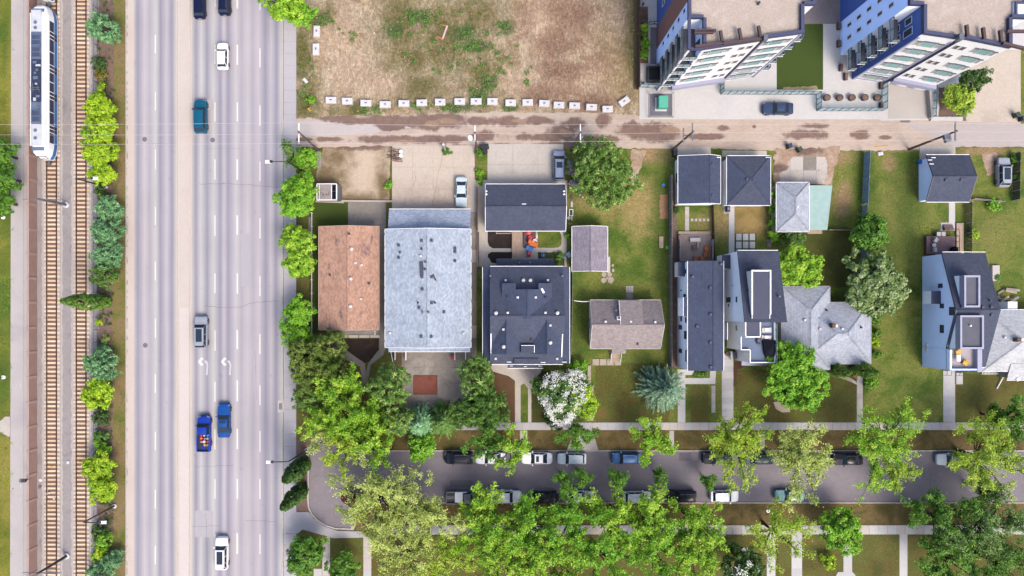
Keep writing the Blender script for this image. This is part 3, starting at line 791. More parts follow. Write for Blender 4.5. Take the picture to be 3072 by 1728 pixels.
# cable trough and chain-link fence beside the bed
ct_ = MB()
wx = P2(287, 0)[0]
for i in range(66):
    y1 = P2(0, -20+27*i)[1]
    ct_.bbox((wx, y1-.73, 0), (.5, 1.44, .1), 0, .03)
tag(ct_.build('cable_trough', plain('trough concrete', (184, 176, 182), .9, .2, 1.0)), 'long grey concrete cable trough beside the railway fence', 'cable trough')
fz = thing('chain_link_fence', 'low metal chain-link fence between the ballast and the shrub bed', 'fence', P(293, 864))
pm = MB().tube((0, 0, 0), (0, 0, 1.3), .05, .05, 6).build('post', metal_g, fz, local=True)
for i in range(48):
    o = pm if i == 0 else bpy.data.objects.new('post', pm.data)
    if i: COL.objects.link(o); o.parent = fz
    wx, wy = P2(293, -10+37*i)
    L = WLOC[fz.name]; o.location = (wx-L[0], wy-L[1], 0)
wx = P2(293, 0)[0]
for z in (.1, 1.25):
    MB().tube((wx, P2(0, 1760)[1], z), (wx, P2(0, -40)[1], z), .03, .03, 5).build('rail', metal_g, fz)
w_ = MB()
for i in range(240):
    y1 = P2(0, -30+7.4*i)[1]
    w_.tube((wx, y1, .1), (wx, y1-.8, 1.25), .012, .012, 3, cap=False); w_.tube((wx, y1-.8, .1), (wx, y1, 1.25), .012, .012, 3, cap=False)
tag(w_.build('wire_mesh', metal_g, fz), kind='stuff')
# noise wall: posts and panels
nw = thing('barrier_wall', 'long brown precast wall of panels and posts between path and railway', 'wall', P(112, 864))
wx = P2(112, 0)[0]
ys = [40, 113, 186, 259, 332, 399, 472, 545, 617, 692, 764, 836, 908, 983, 1056, 1129, 1203, 1276, 1347, 1420, 1495, 1567, 1640, 1713, 1786]
ys = [-33] + ys
L = WLOC[nw.name]
for i, py in enumerate(ys):
    y1 = P2(0, py)[1]
    MB().bbox((wx-.18, y1, 0), (.46, .42, 2.12), 0, .04).build('post', wallc_m, nw)
    if i < len(ys)-1:
        y2 = P2(0, ys[i+1])[1]
        MB().box(wx-.28, wx-.02, y2+.22, y1-.22, 0, 1.98).build('panel', wallp_m, nw)
        MB().bbox((wx-.17, (y1+y2)/2, 1.98), (.36, y1-y2-.44, .1), 0, .03).build('cap', wallc_m, nw)
x, y = P2(108, 1430)
t_ = thing('wall_signal', 'black signal box on a post at the brown wall by the shared path manhole', 'signal', (x, y, 0))
MB().tube((x, y, 0), (x, y, 2.6), .06, .05, 8).build('post', metal_d, t_); MB().bbox((x-.25, y, 2.3), (.6, .5, .5), 0, .05).build('box', metal_d, t_); MB().path([(x, y, 2.4), (x+.9, y+.35, 2.5)], [.05, .04], 6).build('arm', metal_d, t_)
for (px, py) in ((141, 1481), (150, 1478), (164, 1495)):
    x, y = P2(px, py); tag(MB().bbox((x, y, .1), (.3, .3, .14), .3, .04).build('track_box', block_m), {141: 'western', 150: 'middle', 164: 'eastern'}[px] + ' of three little white boxes on the track nearer the wall', 'equipment box', 'white boxes on the track')
# ---------------------------------------------------------------- light rail cars
roof_w = plain('train roof', (222, 226, 234), .45, .14, 1.2, f=1.1)
train_w = plain('train white', (240, 243, 250), .35, .04, .8, f=1.6)
train_b = plain('train blue', (64, 134, 214), .35, .06, .8)
roof_g = plain('train roof grey', (116, 132, 166), .5, .3, .5)
roof_k = plain('train roof dark', (52, 62, 92), .5, .35, .7)
train_dk = glass('train glass', (.02, .022, .04))
def train(py0, py1, label):
    """body along y between photo rows (floor level)"""
    cx = P2(156.5, 0)[0]
    yN, yS = P2(0, py0)[1], P2(0, py1)[1]
    t_ = thing('light_rail_car', label, 'train', (cx, (yN+yS)/2, 0), 'light rail cars coupled on the track')
    W = 1.32
    # body ring per station: (y, half width factor, roof z)
    st = [(yS, .45, 2.2), (yS+.25, .62, 2.95), (yS+.7, .80, 3.35), (yS+1.6, .97, 3.5), (yS+2.2, 1, 3.52), (yN-2.2, 1, 3.52), (yN-1.6, .97, 3.5), (yN-.7, .80, 3.35), (yN-.25, .62, 2.95), (yN, .45, 2.2)]
    b = MB(); rings = []
    for (y, k, zr) in st:
        w = W*k
        r = [(-w*.94, .45), (-w, .78), (-w, 1.55), (-w*.985, 2.75), (-w*.93, min(3.1, zr-.25)), (-w*.72, zr-.06), (-w*.5, zr), (w*.5, zr), (w*.72, zr-.06), (w*.93, min(3.1, zr-.25)), (w*.985, min(2.75, zr-.4)), (w, 1.55), (w, .78), (w*.94, .45)]
        r[3] = (-w*.985, min(2.75, zr-.4))
        rings.append([(cx+x_, y, z_) for x_, z_ in r])
    n = 14
    for i, r in enumerate(rings): b.v.extend(r)
    for i in range(len(rings)-1):
        for j in range(n-1):
            mi = 1 if j in (1, 11) else 0
            b.f.append((i*n+j, i*n+j+1, (i+1)*n+j+1, (i+1)*n+j)); b.m.append(mi)
    b.f.append(tuple(range(n))); b.m.append(0)
    b.f.append(tuple(range(len(b.v)-1, len(b.v)-n-1, -1))); b.m.append(0)
    b.build('body', [train_w, train_b], t_)
    # long side windows and doors
    for sgn in (-1, 1):
        y = yS + 2.4
        k = 0
        seq = [1.9, .55, .55, 2.3, 2.3, .55, .55, 1.7, 1.7, .55, .55, 2.3, 2.3, .55, .55, 1.9]
        sc = (yN-yS-4.8-.12*len(seq))/sum(seq)
        for s_ in seq:
            l = s_*sc
            lo = 1.62 if s_ > 1 else .75
            q = MB()
            xx = lambda z: cx+sgn*(W*(1 - .015*(z-1.55)/1.2)+.012) if z > 1.55 else cx+sgn*(W+.012)
            pts = [(xx(lo), y, lo), (xx(lo), y+l, lo), (xx(2.7), y+l, 2.7), (xx(2.7), y, 2.7)]
            if lo < 1: 
                q.add([(xx(.8), y, .85), (xx(.8), y+l, .85), (xx(1.56), y+l, 1.56), (xx(1.56), y, 1.56), (xx(2.7), y+l, 2.7), (xx(2.7), y, 2.7)], [(0,1,2,3), (3,2,4,5)] if sgn > 0 else [(3,2,1,0), (5,4,2,3)])
                q.build('door_pane', train_dk, t_)
            else:
                q.add(pts, [(0,1,2,3)] if sgn > 0 else [(3,2,1,0)])
                q.build('window', train_dk, t_)
            y += l+.12
        MB().box(cx+sgn*(W+.004)-.01, cx+sgn*(W+.004)+.01, yS+2.2, yN-2.2, 1.56, 1.6).build('white_stripe', train_w, t_)
    # windscreens with frames, headlights, coupler at both ends
    for e, yy, s2 in (('S', yS, 1), ('N', yN, -1)):
        MB().add([(cx-.62, yy+s2*.0-.0-s2*.03, 1.75), (cx+.62, yy-s2*.03, 1.75), (cx+.8, yy+s2*.22-s2*.03, 2.85), (cx-.8, yy+s2*.22-s2*.03, 2.85)], [(0,1,2,3)] if s2 > 0 else [(3,2,1,0)]).build('windscreen', train_dk, t_)
        MB().box(cx-.03, cx+.03, yy-s2*.05-.03, yy-s2*.05+.03, 1.7, 2.3).build('wiper', black_p, t_)
        for sgn in (-1, 1):
            MB().tube((cx+sgn*.45, yy-s2*.04, 1.2), (cx+sgn*.45, yy+s2*.1, 1.2), .12, .12, 10).build('headlight', white_p, t_)
        MB().path([(cx, yy+s2*.4, .7), (cx, yy-s2*.55, .7)], [.14, .14], 8).box(cx-.22, cx+.22, yy-s2*.55-.15, yy-s2*.55+.15, .5, .9).build('coupler', metal_g, t_)
        MB().obox((cx, yy+s2*.5, .25), (2.0, .5, .35)).build('skirt', metal_d, t_)
        MB().add([(cx-1.0, yy+s2*.95, 3.46), (cx+1.0, yy+s2*.95, 3.46), (cx+1.0, yy+s2*1.5, 3.56), (cx-1.0, yy+s2*1.5, 3.56)], [(0,1,2,3)] if s2 > 0 else [(3,2,1,0)]).build('roof_visor', roof_g, t_)
    # roof: fairings, fans, grilles, dark middle with pantograph
    MB().box(cx+.66, cx+1.22, yS+1.7, yN-1.7, 3.3, 3.62).build('roof_fairing', train_w, t_)
    MB().box(cx-1.22, cx-1.12, yS+1.7, yN-1.7, 3.3, 3.62).build('roof_fairing', train_w, t_)
    ln = yN-yS
    Y = lambda f: yN - f*ln
    MB().box(cx-1.08, cx+.62, Y(.80), Y(.06), 3.5, 3.54).build('roof_deck', roof_g, t_)
    MB().box(cx-1.04, cx+.6, Y(.19), Y(.05), 3.54, 3.62).build('equipment_hood', roof_w, t_)
    MB().box(cx-1.04, cx+.6, Y(.93), Y(.79), 3.54, 3.62).build('equipment_hood', roof_w, t_)
    for f in (.13, .165, .83, .88):
        MB().lathe((cx-.35, Y(f), 3.62), [(.28, 0), (.28, .06), (.2, .07), (.12, .02)], 14).build('fan', roof_g, t_)
    for f0, f1 in ((.21, .28), (.29, .36), (.70, .78)):
        u = MB().box(cx-.95, cx+.5, Y(f1), Y(f0), 3.54, 3.70).build('cooling_unit', roof_g, t_)
        nb = 7
        for i in range(nb):
            for j in range(2):
                xa = cx-.85+i*(1.28/nb); ya = Y(f1)+.12+j*(Y(f0)-Y(f1)-.1)/2
                MB().box(xa, xa+.12, ya, ya+(Y(f0)-Y(f1)-.34)/2, 3.70, 3.716).build('grille', roof_k, u)
    MB().box(cx-1.02, cx+.58, Y(.645), Y(.37), 3.54, 3.6).build('roof_well', roof_k, t_)
    pg = MB()
    zt = 4.15; yc = Y(.58)
    for sgn in (-1, 1):
        pg.tube((cx-.2+sgn*.5, yc, 3.6), (cx-.2+sgn*.35, yc+1.3, 3.95), .04, .03, 6); pg.tube((cx-.2+sgn*.35, yc+1.3, 3.95), (cx-.2+sgn*.5, yc+.2, zt), .03, .03, 6)
    pg.tube((cx-1.0, yc+.2, zt), (cx+.6, yc+.2, zt), .05, .05, 6); pg.tube((cx-1.0, yc+.5, zt), (cx+.6, yc+.5, zt), .05, .05, 6)
    pg.build('pantograph', metal_g, t_)
    for f in (.39, .41, .44, .46, .49, .53, .61, .63, .655, .685):
        MB().bbox((cx-.2+random.uniform(-.4, .4), Y(f), 3.6), (random.uniform(.3, .8), random.uniform(.25, .5), .18), 0, .03).build('roof_box', random.choice([roof_w, roof_g, metal_g]), t_)
    for f in (.08, .30, .70, .92):
        for sgn in (-1, 1):
            wb = MB()
            for dy in (-.9, .9):
                wb.tube((cx+sgn*.72, Y(f)+dy, .42), (cx+sgn*.6, Y(f)+dy, .42), .33, .33, 14)
            wb.build('wheel', metal_d, t_)
    return t_
train(36, 484, 'white light rail car with blue stripe and grey roof machinery, wholly in view')
train(-440, 11, 'white light rail car ahead on the track, only its dark windscreen end in view')
# ---------------------------------------------------------------- poles, lamps, wires
def lamp(base, knee, head, zk, label, arm=None):
    bx, by = P2(*base); kx, ky, kz = P(*knee, zk); hx, hy, hz = P(*head, zk+.4)
    t_ = thing('street_lamp', label, 'street lamp', (bx, by, 0), 'tall street lamps')
    MB().lathe((bx, by, 0), [(.36, 0), (.36, .25), (.3, .3)], 14).build('footing', block_m, t_)
    MB().path([(bx, by, .3), (bx+(kx-bx)*.5, by+(ky-by)*.5, zk*.5), (kx, ky, zk)], [.16, .13, .10], 8).build('pole', metal_d, t_)
    MB().path([(kx, ky, zk), (kx+(hx-kx)*.5, ky+(hy-ky)*.5, hz-.05), (hx, hy, hz)], [.085, .08, .07], 6).build('arm', metal_d, t_)
    d = 1 if hx > kx else -1
    h = MB().bbox((hx+d*.35, hy, hz-.1), (.95, .48, .2), 0, .05).build('lamp_head', white_p, t_)
    MB().bbox((hx-d*.05, hy, hz-.11), (.42, .42, .24), 0, .04).build('collar', metal_d, h)
lamp((914, 516), (863, 485), (812, 485), 9.2, 'street lamp arching over the road from the tree at the alley corner')
lamp((921, 1350), (866, 1384), (815, 1386), 9.2, 'street lamp arching over the road from the bed beside the turning circle')
lamp((318, 561), (227, 535), (277, 535), 9.0, 'street lamp rising through the yellow-green shrubs beside the railway')
lamp((345, 1517), (250, 1567), (302, 1567), 9.0, 'street lamp in the shrub bed near the lower end of the railway')
for (base, top, lb) in (((200, 615), (110, 596), 'grey catenary mast with crossarm between the tracks, south of the train'), ((202, 1667), (112, 1721), 'dark catenary mast between the tracks near the lower edge of the view')):
    zt = 7.6
    bx, by = P2(*base); tx, ty = P2(*top, zt)
    t_ = thing('catenary_mast', lb, 'mast', (bx, by, 0), 'catenary masts between the tracks')
    MB().lathe((bx, by, 0), [(.5, 0), (.5, .3), (.45, .34), (.3, .34)], 16).build('footing', block_m, t_)
    MB().path([(bx, by, .3), (tx, ty, zt)], [.24, .15], 10).build('pole', metal_g if base[1] < 900 else metal_d, t_)
    MB().path([(tx-2.6, ty, zt-.5), (tx, ty, zt-.3), (tx+3.4, ty, zt-.6)], [.05, .08, .05], 6).tube((tx+.1, ty, zt-1.6), (tx+2.4, ty, zt-.5), .04, .04, 6).build('crossarm', metal_g, t_)
for tx_ in (156.5, 245):
    x = P2(tx_, 0)[0]
    tag(MB().tube((x, P2(0, 1900)[1], 5.6), (x, P2(0, -150)[1], 5.6), .012, .012, 4).build('contact_wire', metal_d), 'thin contact wire above the ' + ('railway track nearer the wall' if tx_ < 200 else 'railway track beside the shrubs'), 'wire')
for (px, py, lb) in ((11, 652, 'white park lamp base on the grass beside the trees at the path'), (12, 1131, 'white park lamp base on the open grass beside the path')):
    x, y = P2(px, py)
    t_ = thing('park_lamp', lb, 'park lamp', (x, y, 0), 'park lamps on the grass')
    MB().lathe((x, y, 0), [(.32, 0), (.32, .25), (.24, .3)], 14).build('footing', white_p, t_)
    MB().tube((x, y, .3), (x, y, 5.0), .07, .05, 8).build('pole', metal_d, t_)
    MB().lathe((x, y, 5.0), [(.05, 0), (.25, .15), (.28, .3), (.12, .5)], 12).build('globe', white_p, t_)
ZA = 11.2
poles = [(897, 397, (368, 402, 430), 'wooden power pole at the alley mouth beside the main road'), (1425, 400, (376, 400, 424), 'wooden power pole with a round transformer behind the double garage'),
         (1741, 399, (373, 399, 424), 'slim power pole behind the big round green tree'), (2077, 397, (372, 397, 420), 'dark power pole with two crossarms beside the paired dark garages'), (2865, 395, (370, 395, 420), 'dark leaning-looking power pole behind the far corner garage')]
for i, (px, py, arms, lb) in enumerate(poles):
    x, y, z = P(px, py, ZA)
    t_ = thing('power_pole', lb, 'power pole', (x, y, 0), 'wooden power poles along the alley')
    dx = 0
    MB().path([(x, y-.0, 0), (x, y, ZA+.5)], [.21, .13], 9).build('pole', pole_m, t_)
    ya, yb = P2(px, arms[0]-2, ZA)[1], P2(px, arms[2]+2, ZA)[1]
    MB().box(x-.07, x+.07, yb, ya, ZA-.02, ZA+.12).build('crossarm', white_p if i < 3 else metal_g, t_)
    for a in arms:
        MB().lathe((x, P2(px, a, ZA)[1], ZA+.12), [(.05, 0), (.08, .05), (.08, .12), (.03, .2)], 8).build('insulator', metal_g, t_)
    if i == 1: MB().lathe((x-.75, y-.35, ZA-1.9), [(.33, 0), (.36, .1), (.36, 1.0), (.25, 1.1)], 14).build('transformer', white_p, t_)
    if i == 2: MB().lathe((x+.4, y-.2, ZA-1.7), [(.2, 0), (.22, .1), (.22, .6), (.15, .65)], 12).build('transformer', metal_g, t_)
    if i == 3:
        MB().box(x-.9, x-.75, y-1.1, y+1.1, ZA-1.8, ZA-1.68).build('crossarm', metal_g, t_)
        MB().box(x-.9, x+.1, y-.05, y+.05, ZA-1.9, ZA-1.8).build('bracket', metal_d, t_)
    if i == 4:
        MB().obox((x-.55, y-.7, ZA-1.2), (.9, 1.2, .5), .3).build('switch_gear', metal_g, t_)
px_ = [-120] + [p[0] for p in poles] + [3200]
arms_ = [(373, 404, 432)] + [p[2] for p in poles] + [(369, 394, 419)]
wire_m = plain('bare cable', (232, 222, 222), .5, .05)
for w, lb in enumerate(('northernmost', 'middle', 'southernmost')):
    b = MB()
    for i in range(len(px_)-1):
        a, c = Vector(P(px_[i], arms_[i][w], ZA+.3)), Vector(P(px_[i+1], arms_[i+1][w], ZA+.3))
        pts = [tuple(a.lerp(c, k/8) - Vector((0, 0, .35*4*(k/8)*(1-k/8)))) for k in range(9)]
        b.path(pts, [.02]*9, 4)
    tag(b.build('power_line', wire_m), lb + ' of the three pale power lines strung along the alley', 'power line', 'power lines over the alley')
x, y = P2(1336, 452)
t_ = thing('cut_pole', 'short cut pole stub standing in a weedy patch at the concrete pad', 'post', (x, y, 0))
MB().path([(x, y, 0), (x-.1, y+.2, 3.4)], [.2, .17], 9).build('stub', wood_g, t_)
MB().path([(x-.1, y+.2, 3.4), (x-.1, y+.2, 3.5)], [.19, .15], 9).build('cap', white_p, t_)
# ---------------------------------------------------------------- roofs
roof_dk = shingle('dark shingle x', (86, 94, 119), 'x', .15); roof_dky = shingle('dark shingle y', (80, 91, 121), 'y', .15)
roof_tc = shingle('terracotta shingle', (212, 168, 146), 'y', .2, patch=((120, 100, 112), .5, .56, .64, -.6))
roof_bl = shingle('pale blue shingle y', (196, 210, 230), 'y', .2); roof_blx = shingle('pale blue shingle x', (186, 201, 226), 'x', .2)
roof_gr = shingle('grey brown shingle', (176, 164, 166), 'x', .16); roof_shd = shingle('grey lilac shingle', (166, 158, 174), 'y', .16)
roof_pg = shingle('pale grey shingle', (200, 208, 226), 'x', .16); roof_pgy = shingle('pale grey shingle y', (200, 208, 226), 'y', .16)
roof_wh = shingle('white shingle', (224, 228, 236), 'x', .14)
roof_mint = plain('mint sheeting', (172, 208, 206), .6, .14, 1.2)
roof_gv = ground_mat('roof gravel', [(226, 212, 202), (216, 200, 188), (232, 220, 212)], .5, (7, .32), bmp=(7, 1.0, .1))
flat_dk = plain('dark membrane', (74, 80, 108), .8, .12, .8); flat_gy = plain('grey membrane', (104, 106, 122), .85, .14, .8)
terr_m = plain('terrace deck', (112, 130, 164), .8, .12, 1.0)
def RW(x0, y0, x1, y1, z):
    """pixel rectangle at height z -> world (xmin, xmax, ymin, ymax)"""
    a, b = P2(x0, y0, z), P2(x1, y1, z)
    return min(a[0], b[0]), max(a[0], b[0]), min(a[1], b[1]), max(a[1], b[1])
def ridge_caps(t, a, b, m, step=.26, w=.16):
    a, b = Vector(a), Vector(b); L = (b-a).length; n = int(L/step); d = (b-a).normalized(); s_ = Vector((-d.y, d.x, 0)).normalized()
    q = MB()
    for i in range(n):
        p = a + d*(i*step); e = a + d*(i*step+step*.86)
        q.add([tuple(p-s_*w+Vector((0,0,-.03))), tuple(p+Vector((0,0,.05))), tuple(p+s_*w+Vector((0,0,-.03))), tuple(e-s_*w+Vector((0,0,-.02))), tuple(e+Vector((0,0,.075))), tuple(e+s_*w+Vector((0,0,-.02)))],
              [(0,1,4,3), (1,2,5,4), (0,3,5,2), (3,4,5)])
    q.build('ridge_cap', m, t)
def gutter(t, a, b, m, w=.085, h=.14):
    a, b = Vector(a), Vector(b); L = (b-a).length
    MB().obox(((a.x+b.x)/2, (a.y+b.y)/2, a.z-h), (L, w, h), math.atan2(b.y-a.y, b.x-a.x)).build('gutter', m, t)
def verge(t, a, b, m, w=.07, up=.03):
    a, b = Vector(a), Vector(b); d = Vector((b.x-a.x, b.y-a.y, 0)).normalized(); s_ = Vector((-d.y, d.x, 0))*w/2
    u = Vector((0, 0, up)); v = Vector((0, 0, -.2))
    MB().add([tuple(a-s_+v), tuple(a+s_+v), tuple(b+s_+v), tuple(b-s_+v), tuple(a-s_+u), tuple(a+s_+u), tuple(b+s_+u), tuple(b-s_+u)],
             [(3,2,1,0),(4,5,6,7),(0,1,5,4),(1,2,6,5),(2,3,7,6),(3,0,4,7)]).build('verge_board', m, t)
def gable(t, rc, axis, ze, zr, rm, wm, trim=white_p, over=.35, ridge=None, caps=True, th=.14, walls=True, z0=0.0, verges=True):
    """gabled house body: two roof slopes, walls with gable ends, ridge caps, gutters, verge boards; returns the roof height function"""
    x0, x1, y0, y1 = rc
    if axis == 'x':
        r = (y0+y1)/2 if ridge is None else ridge
        S1 = [(x0, y0, ze), (x1, y0, ze), (x1, r, zr), (x0, r, zr)]; S2 = [(x0, r, zr), (x1, r, zr), (x1, y1, ze), (x0, y1, ze)]
        ra, rb = (x0, r, zr), (x1, r, zr)
        ev = [((x0, y0-.07, ze), (x1, y0-.07, ze)), ((x0, y1+.07, ze), (x1, y1+.07, ze))]
        zf = lambda x, y: ze + (zr-ze)*((y-y0)/(r-y0) if y < r else (y1-y)/(y1-r))
        vg = [((x, ya, ze), (x, r, zr)) for x in (x0, x1) for ya in (y0, y1)]
    else:
        r = (x0+x1)/2 if ridge is None else ridge
        S1 = [(x0, y0, ze), (r, y0, zr), (r, y1, zr), (x0, y1, ze)]; S2 = [(r, y0, zr), (x1, y0, ze), (x1, y1, ze), (r, y1, zr)]
        ra, rb = (r, y0, zr), (r, y1, zr)
        ev = [((x0-.07, y0, ze), (x0-.07, y1, ze)), ((x1+.07, y0, ze), (x1+.07, y1, ze))]
        zf = lambda x, y: ze + (zr-ze)*((x-x0)/(r-x0) if x < r else (x1-x)/(x1-r))
        vg = [((xa, y, ze), (r, y, zr)) for y in (y0, y1) for xa in (x0, x1)]
    MB().prism3(S1, th).build('roof_slope', rm, t); MB().prism3(S2, th).build('roof_slope', rm, t)
    if caps: ridge_caps(t, (ra[0], ra[1], ra[2]+.01), (rb[0], rb[1], rb[2]+.01), rm)
    if trim:
        for a, b in ev: gutter(t, a, b, trim)
        if verges:
            for a, b in vg: verge(t, a, b, trim)
    if walls:
        o = over
        w = MB(); k = (zr-ze)
        if axis == 'x':
            zl = zf(0, y0+o)-th-.02; zh = zf(0, y1-o)-th-.02
            pf = [(y0+o, z0), (y1-o, z0), (y1-o, zh), (r, zr-th-.02), (y0+o, zl)]
            w.add([(x0+o, a, b) for a, b in pf] + [(x1-o, a, b) for a, b in pf], [(0,4,3,2,1), (5,6,7,8,9), (1,2,7,6), (4,0,5,9)])
        else:
            zl = zf(x0+o, 0)-th-.02; zh = zf(x1-o, 0)-th-.02
            pf = [(x0+o, z0), (x1-o, z0), (x1-o, zh), (r, zr-th-.02), (x0+o, zl)]
            w.add([(a, y0+o, b) for a, b in pf] + [(a, y1-o, b) for a, b in pf], [(0,1,2,3,4), (9,8,7,6,5), (1,6,7,2), (4,9,5,0)])
        w.build('wall', wm, t)
    return zf
def hip(t, rc, ze, zr, rm, wm, trim=white_p, over=.35, axis='x', th=.14, run=None, rmy=None, walls=True):
    x0, x1, y0, y1 = rc
    rmy = rmy or rm
    if axis == 'x':
        h = (y1-y0)/2 if run is None else run; cy = (y0+y1)/2
        a, b = (x0+h, cy, zr), (x1-h, cy, zr)
        if a[0] > b[0]: a = b = ((x0+x1)/2, cy, zr)
    else:
        h = (x1-x0)/2 if run is None else run; cx = (x0+x1)/2
        a, b = (cx, y0+h, zr), (cx, y1-h, zr)
        if a[1] > b[1]: a = b = (cx, (y0+y1)/2, zr)
    A, B_, C_, D = (x0,y0,ze), (x1,y0,ze), (x1,y1,ze), (x0,y1,ze)
    same = a == b
    if axis == 'x': F = [([A, B_, b] + ([] if same else [a]), rm), ([B_, C_, b], rmy), ([C_, D, a] + ([] if same else [b]), rm), ([D, A, a], rmy)]
    else: F = [([A, B_, a], rm), ([B_, C_, b] + ([] if same else [a]), rmy), ([C_, D, b], rm), ([D, A, a] + ([] if same else [b]), rmy)]
    for f, m_ in F: MB().prism3(f, th).build('roof_slope', m_, t)
    up = Vector((0, 0, .01))
    for p, q in ((A, a), (B_, b if axis == 'x' else a), (C_, b), (D, a if axis == 'x' else b)): ridge_caps(t, Vector(p)+up, Vector(q)+up, rm)
    if not same: ridge_caps(t, Vector(a)+up, Vector(b)+up, rm)
    if trim:
        for p, q in ((A, B_), (B_, C_), (C_, D), (D, A)):
            p, q = Vector(p), Vector(q); d = (q-p).normalized(); s_ = Vector((d.y, -d.x, 0))*.07
            gutter(t, p+s_, q+s_, trim)
    if walls: MB().box(x0+over, x1-over, y0+over, y1-over, 0, ze-th+.05).build('wall', wm, t)
    def zf(x, y):
        sl = (zr-ze)/h
        return ze + sl*min(x-x0, x1-x, y-y0, y1-y, h)
    return zf
def solve(px, py, zf, z=5.0):
    for _ in range(6):
        x, y = P2(px, py, z); z = zf(x, y)
    return x, y, z
def vents(t, zf, lst):
    for px, py, k in lst:
        x, y, z = solve(px, py, zf)
        if k == 'dome': MB().lathe((x, y, z-.1), [(.16, 0), (.16, .2), (.29, .26), (.27, .38), (.16, .46), (.04, .5)], 14).build('roof_turbine', block_m, t)
        elif k == 'box': MB().bbox((x, y, z-.1), (.36, .34, .34), random.uniform(-.06, .06), .05).build('roof_vent', block_m, t)
        elif k == 'dbox': MB().bbox((x, y, z-.1), (.42, .42, .34), 0, .05).build('roof_vent', navy_s, t)
        elif k == 'pipe': MB().lathe((x, y, z-.1), [(.12, 0), (.12, .5), (.07, .5)], 8).lathe((x, y, z-.05), [(.24, 0), (.12, .14)], 8).build('vent_pipe', metal_d, t)
        elif k == 'wpipe': MB().lathe((x, y, z-.1), [(.14, 0), (.14, .5), (.2, .55), (.1, .65)], 8).build('vent_pipe', metal_g, t)
        elif k == 'strip': MB().bbox((x, y, z), (.14, 2.2, .12), 0, .03).build('snow_guard', white_p, t)
        elif k == 'hstrip': MB().bbox((x, y, z), (.7, .12, .1), 0, .03).build('snow_guard', white_p, t)
class Facade:
    """wall plane from A to B (left to right seen from outside)"""
    def __init__(s, t, A, B):
        s.t = t; s.A = Vector((A[0], A[1], 0)); d = Vector((B[0]-A[0], B[1]-A[1], 0)); s.L = d.length; s.d = d.normalized(); s.n = Vector((s.d.y, -s.d.x, 0))
    def blk(s, mb, u0, u1, z0, z1, o0, o1, mi=0):
        p = lambda u, o, z: tuple(s.A + s.d*u + s.n*o + Vector((0, 0, z)))
        return mb.add([p(u0,o1,z0), p(u1,o1,z0), p(u1,o0,z0), p(u0,o0,z0), p(u0,o1,z1), p(u1,o1,z1), p(u1,o0,z1), p(u0,o0,z1)],
                      [(3,2,1,0),(4,5,6,7),(0,1,5,4),(1,2,6,5),(2,3,7,6),(3,0,4,7)], mi)
    def part(s, name, u0, u1, z0, z1, o0, o1, m, parent=None):
        return s.blk(MB(), u0, u1, z0, z1, o0, o1).build(name, m, parent or s.t)
    def window(s, u0, u1, z0, z1, gm, fm=None, mull=0, fw=.07):
        fm = fm or white_p
        b = MB()
        s.blk(b, u0, u1, z0, z0+fw, -.01, .06); s.blk(b, u0, u1, z1-fw, z1, -.01, .06)
        s.blk(b, u0, u0+fw, z0+fw, z1-fw, -.01, .06); s.blk(b, u1-fw, u1, z0+fw, z1-fw, -.01, .06)
        for i in range(mull):
            uu = u0+(u1-u0)*(i+1)/(mull+1); s.blk(b, uu-.03, uu+.03, z0+fw, z1-fw, -.01, .05)
        f = b.build('window', fm, s.t)
        s.blk(MB(), u0+fw, u1-fw, z0+fw, z1-fw, -.005, .02).build('pane', gm, f)
        return f
    def door(s, u0, u1, z1, m, z0=0.05):
        f = s.part('door', u0, u1, z0, z1, -.02, .05, m)
        s.blk(MB(), u1-.2, u1-.12, z0+1.0, z0+1.08, .05, .12).build('handle', metal_g, f)
def wall_windows(t, X, lst, gm=None, fm=None):
    """windows on a west-facing wall at x = X, each given by photo pixel corners"""
    F = Facade(t, (X, 100), (X, -100))
    for (xa, ya, xb, yb) in lst:
        yy0, z0 = on_x_wall(X, xa, (ya+yb)/2); yy1, z1 = on_x_wall(X, xb, (ya+yb)/2)
        zc = (z0+z1)/2; s_ = (CAMH-zc)/FPX
        F.window(100-(NY-ya)*s_, 100-(NY-yb)*s_, max(.3, z0), z1, gm or win_g, fm or fascia_d, fw=.05)
# ---------------------------------------------------------------- terracotta bungalow
rc = RW(957, 679, 1136, 990, 3.0); c = ((rc[0]+rc[1])/2, (rc[2]+rc[3])/2, 0)
t = thing('bungalow', 'bungalow with a weathered terracotta shingle roof beside the main road', 'house', c)
zf = gable(t, rc, 'y', 3.0, 4.1, roof_tc, stucco, trim=plain('pale trim', (222, 190, 176), .6, .05), over=.5)
vents(t, zf, [(1055, 747, 'dome'), (1053, 836, 'dome'), (1052, 919, 'dome'), (1067, 789, 'box'), (1085, 795, 'box'), (1046, 701, 'pipe'), (990, 825, 'pipe'), (1106, 850, 'pipe'), (1083, 897, 'box')])
F = Facade(t, (rc[0]+.5, rc[2]+.5), (rc[1]-.5, rc[2]+.5)); F.window(1.5, 3.6, 1.0, 2.3, win_g, mull=1); F.window(6.2, 8.0, 1.0, 2.3, win_g, mull=1); F.door(4.4, 5.4, 2.2, wood_b)
F = Facade(t, (rc[1]-.5, rc[2]+.5), (rc[1]-.5, rc[3]-.5)); F.window(2, 3.4, 1.1, 2.2, win_g); F.window(9, 10.4, 1.1, 2.2, win_g)
x0, x1, y0, y1 = RW(1016, 996, 1136, 1013, .4)
po = MB().box(x0, x1, y0, rc[2]+.45, 0, .35).build('porch', conc_g, t)
for i in range(4): MB().bbox((x0+.6+i*(x1-x0-1.2)/3, y0+.2, .35), ((x1-x0)/4.2, .45, .14), 0, .02).build('coping', swl, po)
